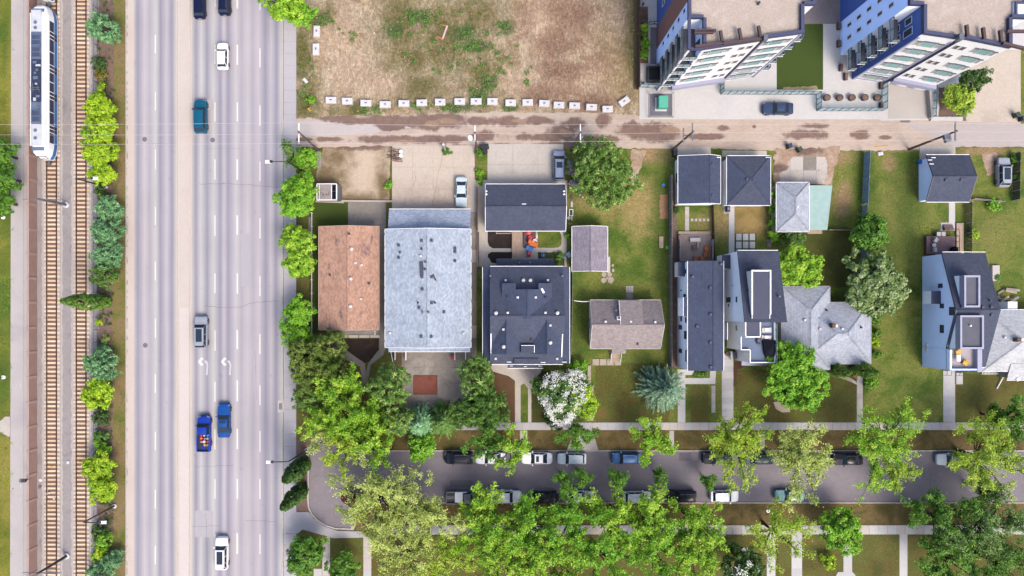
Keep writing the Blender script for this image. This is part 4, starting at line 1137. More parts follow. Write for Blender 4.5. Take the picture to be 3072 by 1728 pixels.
for i, (px, py) in enumerate(((1010,1001), (1012,1014), (1014,1020), (1015,1026), (1021,1035), (1027,1039), (1033,1043), (1126,995), (1126,1002))):
    x, y = P2(px, py)
    tag(MB().lathe((x, y, 0), [(.05, 0), (.05, .3), (.13, .32), (.13, .42), (.04, .5)], 8).build('garden_light', white_p), 'small white garden light lining the path before the terracotta bungalow', 'garden light', 'garden lights at the terracotta bungalow')
# ---------------------------------------------------------------- pale blue duplex
rc = RW(1156, 687, 1412, 1043, 4.6); c = ((rc[0]+rc[1])/2, (rc[2]+rc[3])/2, 0)
t = thing('duplex_house', 'long pale blue shingled duplex with a ribbed ridge beside the terracotta bungalow', 'house', c)
zf = gable(t, rc, 'y', 4.6, 5.9, roof_bl, white_s, over=.5)
vents(t, zf, [(1265,722,'dbox'), (1295,722,'dbox'), (1196,736,'dbox'), (1200,757,'pipe'), (1196,773,'dbox'), (1262,768,'box'), (1276,785,'pipe'), (1365,745,'dbox'), (1365,755,'dbox'), (1365,783,'dbox'), (1266,831,'dbox'), (1295,831,'dbox'), (1267,868,'dbox'), (1254,908,'pipe'), (1257,923,'dbox'),
               (1295,909,'dbox'), (1304,908,'pipe'), (1332,936,'dbox'), (1268,937,'wpipe'), (1286,937,'wpipe'), (1170,999,'box'), (1390,1000,'box'), (1264,1010,'dbox'), (1294,1010,'dbox'), (1265,746,'pipe'), (1275,807,'pipe')])
xx, yy, zz = solve(1265, 806, zf); MB().bbox((xx, yy, zz-.05), (.55, 2.2, .22), .04, .04).build('solar_tube', flat_dk, t)
xx, yy, zz = solve(1303, 832, zf); MB().bbox((xx, yy, zz-.02), (.2, 1.1, .12), .4, .03).build('fallen_pipe', metal_d, t)
for sx in (0, 1):
    x = rc[0]-.1 if sx == 0 else rc[1]+.1
    for i in range(9): MB().box(x-.03, x+.03, rc[2]+.9+i*2.1, rc[2]+1.25+i*2.1, 4.52, 4.62).build('gutter_strap', metal_d, t)
g0 = RW(1167, 628, 1412, 700, 2.8); ym = rc[3]-.45
MB().prism3([(g0[0], g0[3], 2.8), (g0[1], g0[3], 2.8), (g0[1], ym, 4.1), (g0[0], ym, 4.1)], .14).build('garage_roof', roof_blx, t)
gutter(t, (g0[0], g0[3]+.07, 2.8), (g0[1], g0[3]+.07, 2.8), white_p)
MB().box(g0[0]+.3, g0[1]-.3, ym-.2, g0[3]-.35, 0, 2.6).build('garage_wall', white_s, t)
F = Facade(t, (g0[1]-.3, g0[3]-.35), (g0[0]+.3, g0[3]-.35))
for k in range(2): F.part('garage_door', .8+k*6.2, 5.6+k*6.2, .05, 2.3, -.02, .05, white_p)
s0 = RW(1166, 1040, 1411, 1054, 4.2)
MB().prism3([(s0[0], s0[2], 4.2), (s0[1], s0[2], 4.2), (s0[1], rc[2]+.1, 4.55), (s0[0], rc[2]+.1, 4.55)], .12).build('porch_roof', roof_blx, t)
gutter(t, (s0[0], s0[2]-.07, 4.2), (s0[1], s0[2]-.07, 4.2), white_p)
F = Facade(t, (rc[0]+.5, rc[2]+.5), (rc[1]-.5, rc[2]+.5))
for u in (1.2, 8.5): F.window(u, u+2.4, 1.0, 2.4, win_g, mull=1)
F.door(5.2, 6.2, 2.2, wood_b); F.door(6.8, 7.8, 2.2, wood_b)
for px in (1187, 1219, 1365, 1397):
    a, b = P2(px, 1052), P2(px, 1079)
    t2 = thing('porch_railing', 'white porch railing below the pale blue duplex, %s of four' % {1187:'westernmost',1219:'second from the west',1365:'third from the west',1397:'easternmost'}[px], 'railing', (a[0], a[1], 0), 'white porch railings')
    for z in (.25, .95): MB().box(a[0]-.06, a[0]+.06, b[1], a[1], z, z+.09).build('rail', white_p, t2)
    for k in range(7): 
        y = b[1]+(a[1]-b[1])*k/6; MB().box(a[0]-.035, a[0]+.035, y-.035, y+.035, 0, .95).build('baluster', white_p, t2)
a, b = P(1173, 1056, .2), P(1181, 1103, .1)
tag(MB().tube(a, b, .09, .07, 6).build('downspout', white_p), 'white downspout extension lying on the ground below the pale blue duplex', 'downspout')
x, y = P2(1356, 1072); t2 = thing('lawn_chair', 'small red chair on the concrete before the pale blue duplex', 'chair', (x, y, 0))
MB().bbox((x, y, .35), (.5, .5, .06), .2, .02).build('seat', red_p, t2); MB().obox((x+.05, y+.26, .4), (.5, .06, .5), .2).build('backrest', red_p, t2)
for dx in (-.2, .2):
    for dy in (-.2, .2): MB().tube((x+dx, y+dy, 0), (x+dx, y+dy, .36), .025, .025, 6).build('leg', metal_d, t2)
rust = ground_mat('rust red gravel', [(142, 84, 72), (156, 96, 82), (128, 74, 62)], .6, (5, .25))
x0, x1, y0, y1 = RW(1242, 1128, 1310, 1182, .1)
t2 = thing('raised_bed', 'square bed of rust red gravel set in the concrete yard', 'garden bed', ((x0+x1)/2, (y0+y1)/2, 0))
MB().box(x0, x1, y0, y1, 0, .085).build('gravel', rust, t2)
for (a0, a1, b0, b1) in ((x0-.1, x1+.1, y0-.1, y0), (x0-.1, x1+.1, y1, y1+.1), (x0-.1, x0, y0, y1), (x1, x1+.1, y0, y1)): MB().box(a0, a1, b0, b1, 0, .14).build('edging', plain('rust edging', (120, 66, 58), .9, .2), t2)
# ---------------------------------------------------------------- dark duplex with crossing gables
ZE, ZR = 5.4, 8.2
rc = RW(1470, 800, 1689, 1092, ZE); c = ((rc[0]+rc[1])/2, (rc[2]+rc[3])/2, 0)
t = thing('duplex_house', 'large dark shingled duplex with crossing gables and white roof vents at the centre', 'house', c)
ry = P2(0, 947, ZR)[1]
zf = gable(t, rc, 'x', ZE, ZR, roof_dk, stucco, ridge=ry, over=.4, verges=False)
W0, E0 = P2(1449, 0, 4.7)[0], P2(1708, 0, 4.7)[0]
for xa, xb, in ((W0, rc[0]), (E0, rc[1])):
    MB().prism3([(xa, rc[2], 4.7), (xb, rc[2], 5.36), (xb, rc[3], 5.36), (xa, rc[3], 4.7)], .14).build('side_roof', roof_dky, t)
    gutter(t, (xa+(-.07 if xa < xb else .07), rc[2], 4.7), (xa+(-.07 if xa < xb else .07), rc[3], 4.7), white_p)
    xw = xa+.5 if xa < xb else xa-.5
    MB().box(min(xw, xb), max(xw, xb), rc[2]+.4, rc[3]-.4, 0, 4.9).build('side_wall', stucco, t)
def cross(px_r, y_end, half, zr2, ze2, m, y_start, dirn):
    """cross gable: ridge along y at pixel px_r from the main ridge to y_end (world)"""
    xr = P2(px_r, 0, zr2)[0]
    for sg in (-1, 1):
        MB().prism3([(xr, y_start, zr2), (xr, y_end, zr2), (xr+sg*half, y_end, ze2), (xr+sg*half, y_start, ze2)], .12).build('gable_slope', m, t)
    ridge_caps(t, (xr, y_start, zr2+.01), (xr, y_end, zr2+.01), m)
    ye = y_end+(.25 if dirn < 0 else -.25)
    MB().prism([(xr-half+.2, ye-.06), (xr+half-.2, ye-.06), (xr+half-.2, ye+.06), (xr-half+.2, ye+.06)], ZE, ze2-.12).add([(xr-half+.2, ye, ze2-.14), (xr+half-.2, ye, ze2-.14), (xr, ye, zr2-.14)], [(0,1,2), (2,1,0)]).build('gable_wall', stucco, t)
yS = P2(0, 1062, 6.6)[1]
cross(1519, yS, 2.25, 7.95, 6.6, roof_dky, ry, -1); cross(1641, yS, 2.25, 7.95, 6.6, roof_dky, ry, -1)
yN = P2(0, 850, 7.0)[1]
xr = P2(1582, 0, 8.15)[0]; hw = (P2(1656, 0, 7.2)[0]-P2(1505, 0, 7.2)[0])/2
yn2 = P2(0, 868, 7.9)[1]
for sg in (-1, 1):
    q = [(xr, ry-.4, 8.32), (xr, yn2, 8.32), (xr+sg*hw*.45, yn2, 7.82), (xr+sg*hw*.45, yN, 7.82), (xr+sg*hw, yN, 7.2), (xr+sg*hw, ry-.2, 7.2)]
    MB().prism3(q, .12).build('gable_slope', roof_dky, t)
    MB().box(min(xr+sg*hw*.5, xr+sg*(hw-.2)), max(xr+sg*hw*.5, xr+sg*(hw-.2)), ry, yN-.3, 5.6, 7.05).build('gable_wall', stucco, t)
MB().box(xr-hw*.4, xr+hw*.4, ry, yn2-.2, 5.6, 7.7).build('gable_wall', stucco, t)
ridge_caps(t, (xr, ry, 8.33), (xr, yn2, 8.33), roof_dky)
n0 = RW(1489, 778, 1662, 806, 3.1)
MB().prism3([(n0[0], n0[3], 3.0), (n0[1], n0[3], 3.0), (n0[1], rc[3]-.4, 3.5), (n0[0], rc[3]-.4, 3.5)], .14).build('porch_roof', roof_dk, t)
gutter(t, (n0[0], n0[3]+.07, 3.0), (n0[1], n0[3]+.07, 3.0), fascia_d)
MB().box(n0[0]+.2, n0[1]-.2, rc[3]-.45, n0[3]-.2, 0, 2.85).build('porch_wall', stucco, t)
for px in (1558, 1590): 
    x, y, z = P(px, 788, 3.3); MB().lathe((x, y, z-.05), [(.16, 0), (.16, .25), (.08, .3)], 8).build('vent_pipe', metal_g, t)
p0 = RW(1523, 1090, 1630, 1104, 3.2)
MB().prism3([(p0[0], p0[2], 3.1), (p0[1], p0[2], 3.1), (p0[1], rc[2]+.3, 3.5), (p0[0], rc[2]+.3, 3.5)], .14).build('porch_roof', roof_dk, t)
gutter(t, (p0[0], p0[2]-.07, 3.1), (p0[1], p0[2]-.07, 3.1), white_p)
for k in range(4): MB().box(p0[0]+.3+k*(p0[1]-p0[0]-.8)/3, p0[0]+.5+k*(p0[1]-p0[0]-.8)/3, p0[2]+.15, p0[2]+.35, 0, 3.0).build('porch_post', white_p, t)
d0 = P(1542, 1084, 5.9); d1 = P(1616, 1084, 5.9)
MB().box(d0[0], d1[0], rc[2]+.05, rc[2]+.9, 5.3, 5.95).build('roof_box', roof_dk, t)
for px, ya, yb in ((1473, 1000, 1060), (1686, 1002, 1072)):
    x, y, z = solve(px, (ya+yb)/2, zf); h = (yb-ya)*.0515
    a = (x, y+h/2, zf(x, y+h/2)+.08); b = (x, y-h/2, zf(x, y-h/2)+.08); verge(t, a, b, white_p, .14, .08)
xb_, yb_, zb_ = solve(1584, 1040, zf); MB().box(xb_-1.1, xb_+.9, yb_-.9, yb_+.2, zb_-.2, zb_+.75).build('chimney_box', roof_dk, t); MB().box(xb_-1.1, xb_+.96, yb_+.2, yb_+.27, zb_+.6, zb_+.82).box(xb_+.9, xb_+.98, yb_-.9, yb_+.2, zb_+.3, zb_+.82).build('flashing', white_p, t)
def zmax(x, y):
    z = zf(x, y)
    for pr in (1519, 1641):
        xr2 = P2(pr, 0, 7.95)[0]
        if y < ry and y > yS and abs(x-xr2) < 2.25: z = max(z, 7.95-1.35*abs(x-xr2)/2.25)
    if y > ry and y < yN and abs(x-xr) < hw: z = max(z, 8.32-1.12*abs(x-xr)/hw)
    return z
vents(t, zmax, [(1517, 841, 'box'), (1591, 841, 'dome'), (1570, 841, 'dome'), (1643, 841, 'box'), (1488, 939, 'dome'), (1523, 938, 'box'), (1636, 938, 'box'), (1672, 939, 'dome'), (1553, 892, 'box'), (1607, 892, 'box'), (1523, 891, 'pipe'), (1636, 892, 'pipe'), (1510, 988, 'box'), (1651, 976, 'box'),
                 (1511, 1040, 'dome'), (1651, 1028, 'dome'), (1487, 1076, 'box'), (1671, 1076, 'box'), (1594, 1019, 'pipe'), (1471, 828, 'wpipe'), (1686, 828, 'wpipe')])
for px, py in ((1462, 1086), (1527, 1086), (1629, 1087), (1693, 1086)):
    x, y = P2(px, py, 5.5); MB().bbox((x, y, 5.5), (.7, .12, .12), 0, .03).build('snow_guard', white_p, t)
for px, py in ((1534, 1098), (1576, 1100), (1620, 1098)):
    x, y = P2(px, py, 3.4); MB().bbox((x, y, 3.25), (.5, .1, .12), 0, .03).build('snow_guard', white_p, t)
xx, yy, zz = solve(1628, 872, zmax); MB().bbox((xx, yy, zz+.02), (.34, .8, .12), .5, .04).build('flue_cover', white_p, t)
F = Facade(t, (rc[0]+.4, rc[2]+.4), (rc[1]-.4, rc[2]+.4))
for u in (.8, 8.4): F.window(u, u+2.2, 3.6, 4.9, win_g, mull=1); F.window(u, u+2.2, .9, 2.3, win_g, mull=1)
F.door(4.6, 5.6, 2.2, wood_b); F.door(6.4, 7.4, 2.2, wood_b)
# its double garage
rc = RW(1456, 553, 1697, 692, 2.9); c = ((rc[0]+rc[1])/2, (rc[2]+rc[3])/2, 0)
t = thing('garage', 'wide dark shingled double garage behind the large dark duplex', 'garage', c)
zf = gable(t, rc, 'x', 2.9, 4.3, roof_dk, stucco, over=.35)
vents(t, zf, [(1572, 612, 'hstrip')])
for px in (1459, 1692):
    for dy in (0, 9): 
        xx, yy, zz = solve(px, 574+dy, zf); MB().bbox((xx, yy, zz), (.3, .25, .14), .5, .04).build('roof_bracket', white_p, t)
F = Facade(t, (rc[1]-.35, rc[3]-.35), (rc[0]+.35, rc[3]-.35))
for k in range(2): F.part('garage_door', .7+k*6.2, 5.5+k*6.2, .05, 2.3, -.02, .05, white_p)
# lilac gabled shed
rc = RW(1717, 679, 1822, 814, 2.5)
t = thing('shed', 'lilac grey gabled shed beside the walkway of the large dark duplex', 'shed', ((rc[0]+rc[1])/2, (rc[2]+rc[3])/2, 0))
zf = gable(t, rc, 'y', 2.5, 3.5, roof_shd, white_s, over=.2)
F = Facade(t, (rc[0]+.2, rc[2]+.2), (rc[1]-.2, rc[2]+.2)); F.door(2.2, 3.2, 2.1, white_p)
x0, x1, y0, y1 = RW(1820, 770, 1831, 818, .4); MB().box(x0, x1, y0, y1, 0, .3).build('side_step', swl, t)
# grey brown bungalow
rc = RW(1770, 901, 1982, 1045, 2.7)
t = thing('bungalow', 'brown grey gabled bungalow with a white west gable and front steps', 'house', ((rc[0]+rc[1])/2, (rc[2]+rc[3])/2, 0))
zf = gable(t, rc, 'x', 2.7, 5.2, roof_gr, white_s, trim=plain('pale verge', (224, 218, 218), .6, .05), over=.25)
r_y = (rc[2]+rc[3])/2
a, b = P2(1858, 901, 3.9)[0], P2(1925, 901, 3.9)[0]
MB().prism3([(a, rc[3]-.02, 3.9), (b, rc[3]-.02, 3.9), (b, r_y, 5.24), (a, r_y, 5.24)], .14).build('dormer_roof', roof_gr, t)
MB().add([(a+.03, rc[3]-.1, 2.9), (a+.03, r_y, 5.1), (a+.03, rc[3]-.1, 3.8), (b-.03, rc[3]-.1, 2.9), (b-.03, r_y, 5.1), (b-.03, rc[3]-.1, 3.8)], [(0,1,2), (5,4,3), (0,2,5,3)]).build('dormer_wall', white_p, t)
verge(t, (a-.05, rc[3], 3.9), (a-.05, r_y, 5.24), white_p)
vents(t, lambda x, y: zf(x, y)+.0, [(1816, 965, 'box'), (1892, 965, 'box'), (1965, 966, 'box'), (1899, 942, 'pipe'), (1913, 1031, 'pipe'), (1846, 931, 'wpipe')])
xx, yy, zz = solve(1854, 954, zf); ch = MB().bbox((xx, yy, zz-.3), (.62, .62, 1.1), 0, .04).build('chimney', block_m, t); MB().box(xx-.16, xx+.16, yy-.16, yy+.16, zz+.8, zz+.95).build('flue', metal_d, ch)
pr = RW(1836, 1040, 1877, 1061, 2.6)
MB().prism3([(pr[0], pr[2], 2.5), (pr[1], pr[2], 2.5), (pr[1], rc[2]+.3, 2.85), (pr[0], rc[2]+.3, 2.85)], .12).build('porch_roof', roof_gr, t)
for k, x in enumerate((pr[0]+.1, pr[1]-.1)): MB().box(x-.06, x+.06, pr[2]+.05, pr[2]+.17, 0, 2.4).build('porch_post', white_p, t)
sx0, sx1, sy0, sy1 = RW(1832, 1060, 1858, 1086, .3)
for k in range(5): MB().box(sx0, sx1, sy1-(k+1)*(sy1-sy0)/5, sy1-k*(sy1-sy0)/5-.02, 0, .75-.15*k).build('step', wood_t, t)
for x in (sx0-.1, sx1+.1): MB().path([(x, sy1, 1.6), (x, sy0, .9)], [.04, .04], 6).tube((x, sy0, 0), (x, sy0, .9), .04, .04, 6).build('handrail', white_p, t)
wall_windows(t, rc[0]+.25, [(1766, 955, 1772, 985), (1766, 1000, 1769, 1015)], fm=white_p)
F = Facade(t, (rc[0]+.25, rc[2]+.25), (rc[1]-.25, rc[2]+.25)); F.window(1.2, 3.0, .9, 2.2, win_g, mull=1); F.window(6.4, 8.6, .9, 2.2, win_g, mull=1); F.door(3.8, 4.7, 2.5, wood_b, .75)
a = P(1722, 902, 2.5); b = P(1772, 904, 2.6); tag(MB().path([a, ((a[0]+b[0])/2, a[1]-.15, 2.4), b], [.05, .06, .06], 6).build('eave_pipe', white_p), 'white pipe reaching west from the eave of the brown grey bungalow', 'pipe')
# ---------------------------------------------------------------- paired dark garages
rc = RW(2035, 467, 2161, 612, 3.0)
t = thing('garage', 'white walled garage with a dark gabled roof, western of the paired garages by the alley', 'garage', ((rc[0]+rc[1])/2, (rc[2]+rc[3])/2, 0))
zf = gable(t, rc, 'y', 3.0, 3.9, roof_dky, white_s, ridge=P2(2130, 0, 3.9)[0], over=.25)
vents(t, zf, [(2137, 492, 'dbox'), (2137, 585, 'dbox'), (2154, 472, 'hstrip')])
wall_windows(t, rc[0]+.25, [(2029, 520, 2033, 548)])
rc = RW(2181, 468, 2311, 615, 3.0)
t = thing('garage', 'white walled garage with a dark hipped roof, eastern of the paired garages by the alley', 'garage', ((rc[0]+rc[1])/2, (rc[2]+rc[3])/2, 0))
zf = hip(t, rc, 3.0, 4.1, roof_dk, white_s, over=.25, rmy=roof_dky)
vents(t, zf, [(2240, 538, 'dbox'), (2262, 538, 'dbox'), (2303, 472, 'hstrip')])
# pale garage with mint lean-to
rc = RW(2330, 548, 2427, 694, 2.7)
t = thing('garage', 'pale grey hipped garage with a mint green lean-to on its east side', 'garage', ((rc[0]+rc[1])/2, (rc[2]+rc[3])/2, 0))
zf = hip(t, rc, 2.7, 3.8, roof_pg, stucco, over=.25, axis='y', rmy=roof_pgy)
vents(t, zf, [(2391, 621, 'box')])
q = [P(2428, 556, 2.6), P(2497, 556, 2.5), P(2482, 690, 2.3), P(2428, 690, 2.4)]
MB().prism3(q, .1).build('lean_to_roof', roof_mint, t)
MB().prism([(q[0][0], q[0][1]-.2), (q[1][0]-.3, q[1][1]-.2), (q[2][0]-.3, q[2][1]+.3), (q[3][0], q[3][1]+.3)], 0, 2.2).build('lean_to_wall', stucco, t)
x0, x1, y0, y1 = RW(2424, 690, 2468, 701, .6); MB().box(x0, x1, y0, y1, .3, .42).build('bench_shelf', wood_t, t)
# far corner garage
rc = RW(2779, 465, 2908, 605, 2.6)
t = thing('garage', 'dark gabled garage with a grey blue west gable at the far corner of the alley', 'garage', ((rc[0]+rc[1])/2, (rc[2]+rc[3])/2, 0))
zf = gable(t, rc, 'x', 2.6, 4.4, roof_dk, greyblue_s, trim=white_p, over=.4, verges=False)
for x in (rc[0], rc[1]):
    for y in (rc[2], rc[3]): verge(t, (x, y, 2.6), (x, (rc[2]+rc[3])/2, 4.4), fascia_d)
vents(t, zf, [(2837, 539, 'dbox'), (2883, 539, 'dbox'), (2800, 473, 'hstrip'), (2789, 480, 'hstrip'), (2794, 492, 'hstrip')])
# ---------------------------------------------------------------- narrow dark roofed house
X7 = 30.65; ZE = 6.4
rc = RW(2066, 783, 2170, 1112, ZE); rc = (X7-.05, rc[1], rc[2], rc[3])
t = thing('narrow_house', 'tall narrow white house with a long dark roof, west of the stepped roof house', 'house', ((rc[0]+rc[1])/2, (rc[2]+rc[3])/2, 0))
zf = gable(t, rc, 'y', ZE, 7.0, roof_dky, white_s, ridge=P2(2140, 0, 7.0)[0], over=.06, verges=False)
vents(t, zf, [(2131, 863, 'dbox'), (2131, 943, 'dbox'), (2131, 1027, 'dbox'), (2132, 1101, 'dbox'), (2076, 830, 'wpipe'), (2091, 979, 'dbox'), (2161, 793, 'wpipe')])
n0 = RW(2052, 892, 2070, 949, ZE); MB().prism3([(n0[0], n0[2], ZE-.1), (rc[0]+.3, n0[2], ZE+.02), (rc[0]+.3, n0[3], ZE+.02), (n0[0], n0[3], ZE-.1)], .14).build('bay_roof', roof_dky, t)
MB().box(n0[0]+.05, rc[0]+.2, n0[2]+.05, n0[3]-.05, 2.8, ZE-.25).build('bay_wall', white_s, t); gutter(t, (n0[0]-.07, n0[2], ZE-.1), (n0[0]-.07, n0[3], ZE-.1), white_p)
e0 = RW(2168, 968, 2182, 1019, ZE); MB().prism3([(rc[1]-.3, e0[2], ZE+.02), (e0[1], e0[2], ZE-.1), (e0[1], e0[3], ZE-.1), (rc[1]-.3, e0[3], ZE+.02)], .14).build('bay_roof', roof_dky, t); gutter(t, (e0[1]+.07, e0[2], ZE-.1), (e0[1]+.07, e0[3], ZE-.1), white_p)
MB().box(rc[1]-.3, e0[1]-.05, e0[2]+.05, e0[3]-.05, 2.8, ZE-.25).build('bay_wall', white_s, t)
b0 = RW(2034, 786, 2050, 829, 4.6); MB().box(b0[0], X7+.1, b0[2], b0[3], 2.6, 4.55).build('bay_wall', white_p, t); MB().box(b0[0], X7+.05, b0[2], b0[3], 4.55, 4.63).build('bay_roof', flat_dk, t)
wall_windows(t, X7, [(2053, 808, 2059, 821), (2042, 869, 2045, 873), (2042, 949, 2046, 964), (2056, 952, 2060, 968), (2053, 993, 2060, 1017), (2057, 1050, 2060, 1085), (2051, 882, 2058, 891)])
F = Facade(t, (rc[0]+.06, rc[2]+.06), (rc[1]-.06, rc[2]+.06))
for u, za in ((.7, .9), (.7, 3.8), (3.2, 3.8)): F.window(u, u+1.4, za, za+1.4, win_g, fm=fascia_d)
F.door(3.4, 4.4, 2.3, wood_b)
wall_windows(t, X7, [(2037, 975, 2046, 988), (2037, 1046, 2046, 1059)], win_b)
# ---------------------------------------------------------------- stepped roof house: mono pitch with raised box and roof terrace
X8 = 37.72; XE = 43.85
yN, yS = P2(0, 752, 8.0)[1], P2(0, 967, 11.0)[1]
t = thing('stepped_house', 'tall white house with a sloping dark roof, raised roof box and roof terrace', 'house', ((X8+XE)/2, (yN+yS)/2, 0))
MB().prism3([(X8-.08, yN, 8.0), (XE+.08, yN, 8.0), (XE+.08, yS, 11.0), (X8-.08, yS, 11.0)], .16).build('roof_slope', roof_dk, t)
zf = lambda x, y: 8.0 + 3.0*(yN-y)/(yN-yS)
MB().add([(X8, yN-.1, 0), (XE, yN-.1, 0), (XE, yS+.05, 0), (X8, yS+.05, 0), (X8, yN-.1, 7.83), (XE, yN-.1, 7.83), (XE, yS+.05, 10.83), (X8, yS+.05, 10.83)],
         [(0,1,5,4), (1,2,6,5), (2,3,7,6), (3,0,4,7), (4,5,6,7)]).build('wall', white_s, t)
gutter(t, (X8, yN+.06, 8.02), (XE, yN+.06, 8.02), white_p)
d0 = RW(2256, 812, 2311, 956, 11.1)
MB().box(d0[0], d0[1], d0[2], d0[3], 8.3, 11.05).build('roof_box', white_p, t); MB().box(d0[0]+.12, d0[1]-.12, d0[2]-.1, d0[3]-.14, 11.05, 11.1).build('box_roof', flat_dk, t)
for x in (d0[0], d0[1]): MB().box(x-.1, x+.1, d0[2]+.6, d0[3]+.1, 10.95, 11.2).build('parapet', white_p, t)
MB().box(d0[0]+.1, d0[1]-.1, d0[3], d0[3]+.1, 10.95, 11.2).build('parapet', white_p, t)
vents(t, zf, [(2248, 807, 'pipe'), (2241, 871, 'pipe'), (2335, 889, 'wpipe')])
bt = RW(2236, 966, 2281, 1011, 8.4)
MB().box(bt[0], bt[1], bt[2], yS+.1, 0, 8.35).build('lower_block', white_p, t); MB().box(bt[0]+.14, bt[1]-.14, bt[2]+.14, yS+.1, 8.35, 8.4).build('block_roof', flat_dk, t)
for a in ((bt[0]-.06, bt[0]+.1, bt[2], yS), (bt[1]-.1, bt[1]+.06, bt[2], yS), (bt[0]-.06, bt[1]+.06, bt[2]-.06, bt[2]+.1)): MB().box(a[0], a[1], a[2], a[3], 8.2, 8.5).build('parapet', white_p, t)
ZT = 5.8
tw, te = P2(2219, 0, ZT)[0], P2(2322, 0, ZT)[0]
y1_, y2_, y3_ = P2(0, 985, ZT)[1], P2(0, 1050, ZT)[1], P2(0, 1088, ZT)[1]; xm = P2(2246, 0, ZT)[0]
poly = [(tw, yS+.3), (te, yS+.3), (te, y3_), (xm, y3_), (xm, y2_), (tw, y2_)]
MB().prism(poly, 0, ZT-.06).build('terrace_wall', white_p, t)
MB().prism([(tw+.15, yS+.25), (te-.15, yS+.25), (te-.15, y3_+.15), (xm+.15, y3_+.15), (xm+.15, y2_+.15), (tw+.15, y2_+.15)], ZT-.06, ZT).build('terrace_floor', terr_m, t)
for (a0, a1, b0_, b1_) in ((tw, tw+.13, y2_, yS-.6), (tw+.13, xm, y2_, y2_+.13), (xm, xm+.13, y3_, y2_), (xm+.13, te, y3_, y3_+.13), (te-.13, te, y3_+.13, yS)): MB().box(a0, a1, b0_, b1_, ZT-.1, ZT+.5).build('parapet', white_p, t)
MB().box(te+.02, te+.06, y3_, yS-.2, ZT, ZT+1.1).build('glass_rail', clear_g, t)
for k in range(7): MB().box(te+.0, te+.08, y3_+k*(yS-.3-y3_)/6-.03, y3_+k*(yS-.3-y3_)/6+.03, 0+ZT-.3, ZT+1.15).build('rail_post', metal_d, t)
MB().box(xm, te+.1, y3_-.7, y3_-.02, 2.6, 2.9).build('canopy', lilac_s, t)
wall_windows(t, X8, [(2180, 892, 2192, 907), (2208, 890, 2212, 907), (2208, 976, 2212, 992), (2196, 855, 2198, 858), (2185, 912, 2187, 920)])
b0 = RW(2186, 765, 2200, 806, 4.8); MB().box(X8-1.35, X8+.05, b0[2], b0[3], 2.5, 4.8).build('bay_wall', white_p, t); MB().box(X8-1.35, X8-.02, b0[2], b0[3], 4.8, 4.88).build('bay_roof', flat_dk, t)
ac = P(2178, 820, 3.5); 
# terrace things
def on_terrace(px, py, z=ZT): return P(px, py, z)
x, y, z = on_terrace(2304, 1045)
tp = MB(); 
ring = [(-1.0, 1.5), (.9, 1.3), (1.1, .1), (.8, -1.25), (-.3, -1.5), (-.7, -.9)]
tp.prism([(x+a, y+b) for a, b in ring], z, z+.55).add([(x+a*.85, y+b*.85, z+.55) for a, b in ring] + [(x, y+.1, z+.95)], [(i, (i+1) % 6, 6) for i in range(6)])
tag(tp.build('covered_grill', tarp_k), 'black tarpaulin covered furniture on the roof terrace of the stepped house', 'covered furniture')
for k, (px, py, rz) in enumerate(((2298, 990, .02), (2297, 1013, -.05))):
    x, y, z = on_terrace(px, py)
    t2 = thing('sun_lounger', 'pale cushioned lounger on the roof terrace, ' + ('nearer the raised roof box' if k == 0 else 'nearer the black cover'), 'lounger', (x, y, z), 'loungers on the roof terrace')
    MB().bbox((x, y, z+.2), (1.5, .75, .12), rz, .03).build('cushion', fabric_w, t2); MB().obox((x-.05, y+.1, z+.32), (.5, .4, .12), rz+.1).build('pillow', white_p, t2)
    for sx in (-.6, .6):
        for sy in (-.3, .3): MB().box(x+sx-.03, x+sx+.03, y+sy-.03, y+sy+.03, z, z+.2).build('leg', metal_g, t2)
x, y, z = on_terrace(2270, 1022); q = MB()
for i in range(8):
    a = PI*.5+i*PI/8; b_ = a+PI/8
    q.tube((x+.5+.55*math.cos(a), y+.55*math.sin(a), z+.15), (x+.5+.55*math.cos(b_), y+.55*math.sin(b_), z+.15), .16, .16, 8)
tag(q.build('curved_bench', black_p), 'dark curved seat beside the loungers on the roof terrace', 'seat')
# steps and entry between the two narrow houses
x0, x1, y0, y1 = RW(2196, 1056, 2225, 1075, 1.0)
t2 = thing('entry_landing', 'dark entry landing with metal steps between the two tall narrow houses', 'landing', ((x0+x1)/2, (y0+y1)/2, 0))
MB().box(x0, x1, y0, y1, .0, .9).build('landing', flat_gy, t2); MB().box(x0-.1, x0, y0-.1, y1+.1, 0, 1.1).build('kerb_wall', white_p, t2)
MB().path([(x0-.5, y1+.9, .9), (x0-.3, y1+.4, 1.4), (x0, y1+.1, 1.8)], [.04]*3, 6).build('handrail', black_p, t2)
x, y = P2(2180, 1062); t2 = thing('potted_plant', 'brown potted plant beside the entry between the tall narrow houses', 'plant', (x, y, 0))
MB().lathe((x, y, 0), [(.25, 0), (.35, .5), (.3, .5)], 10).build('pot', wood_b, t2)
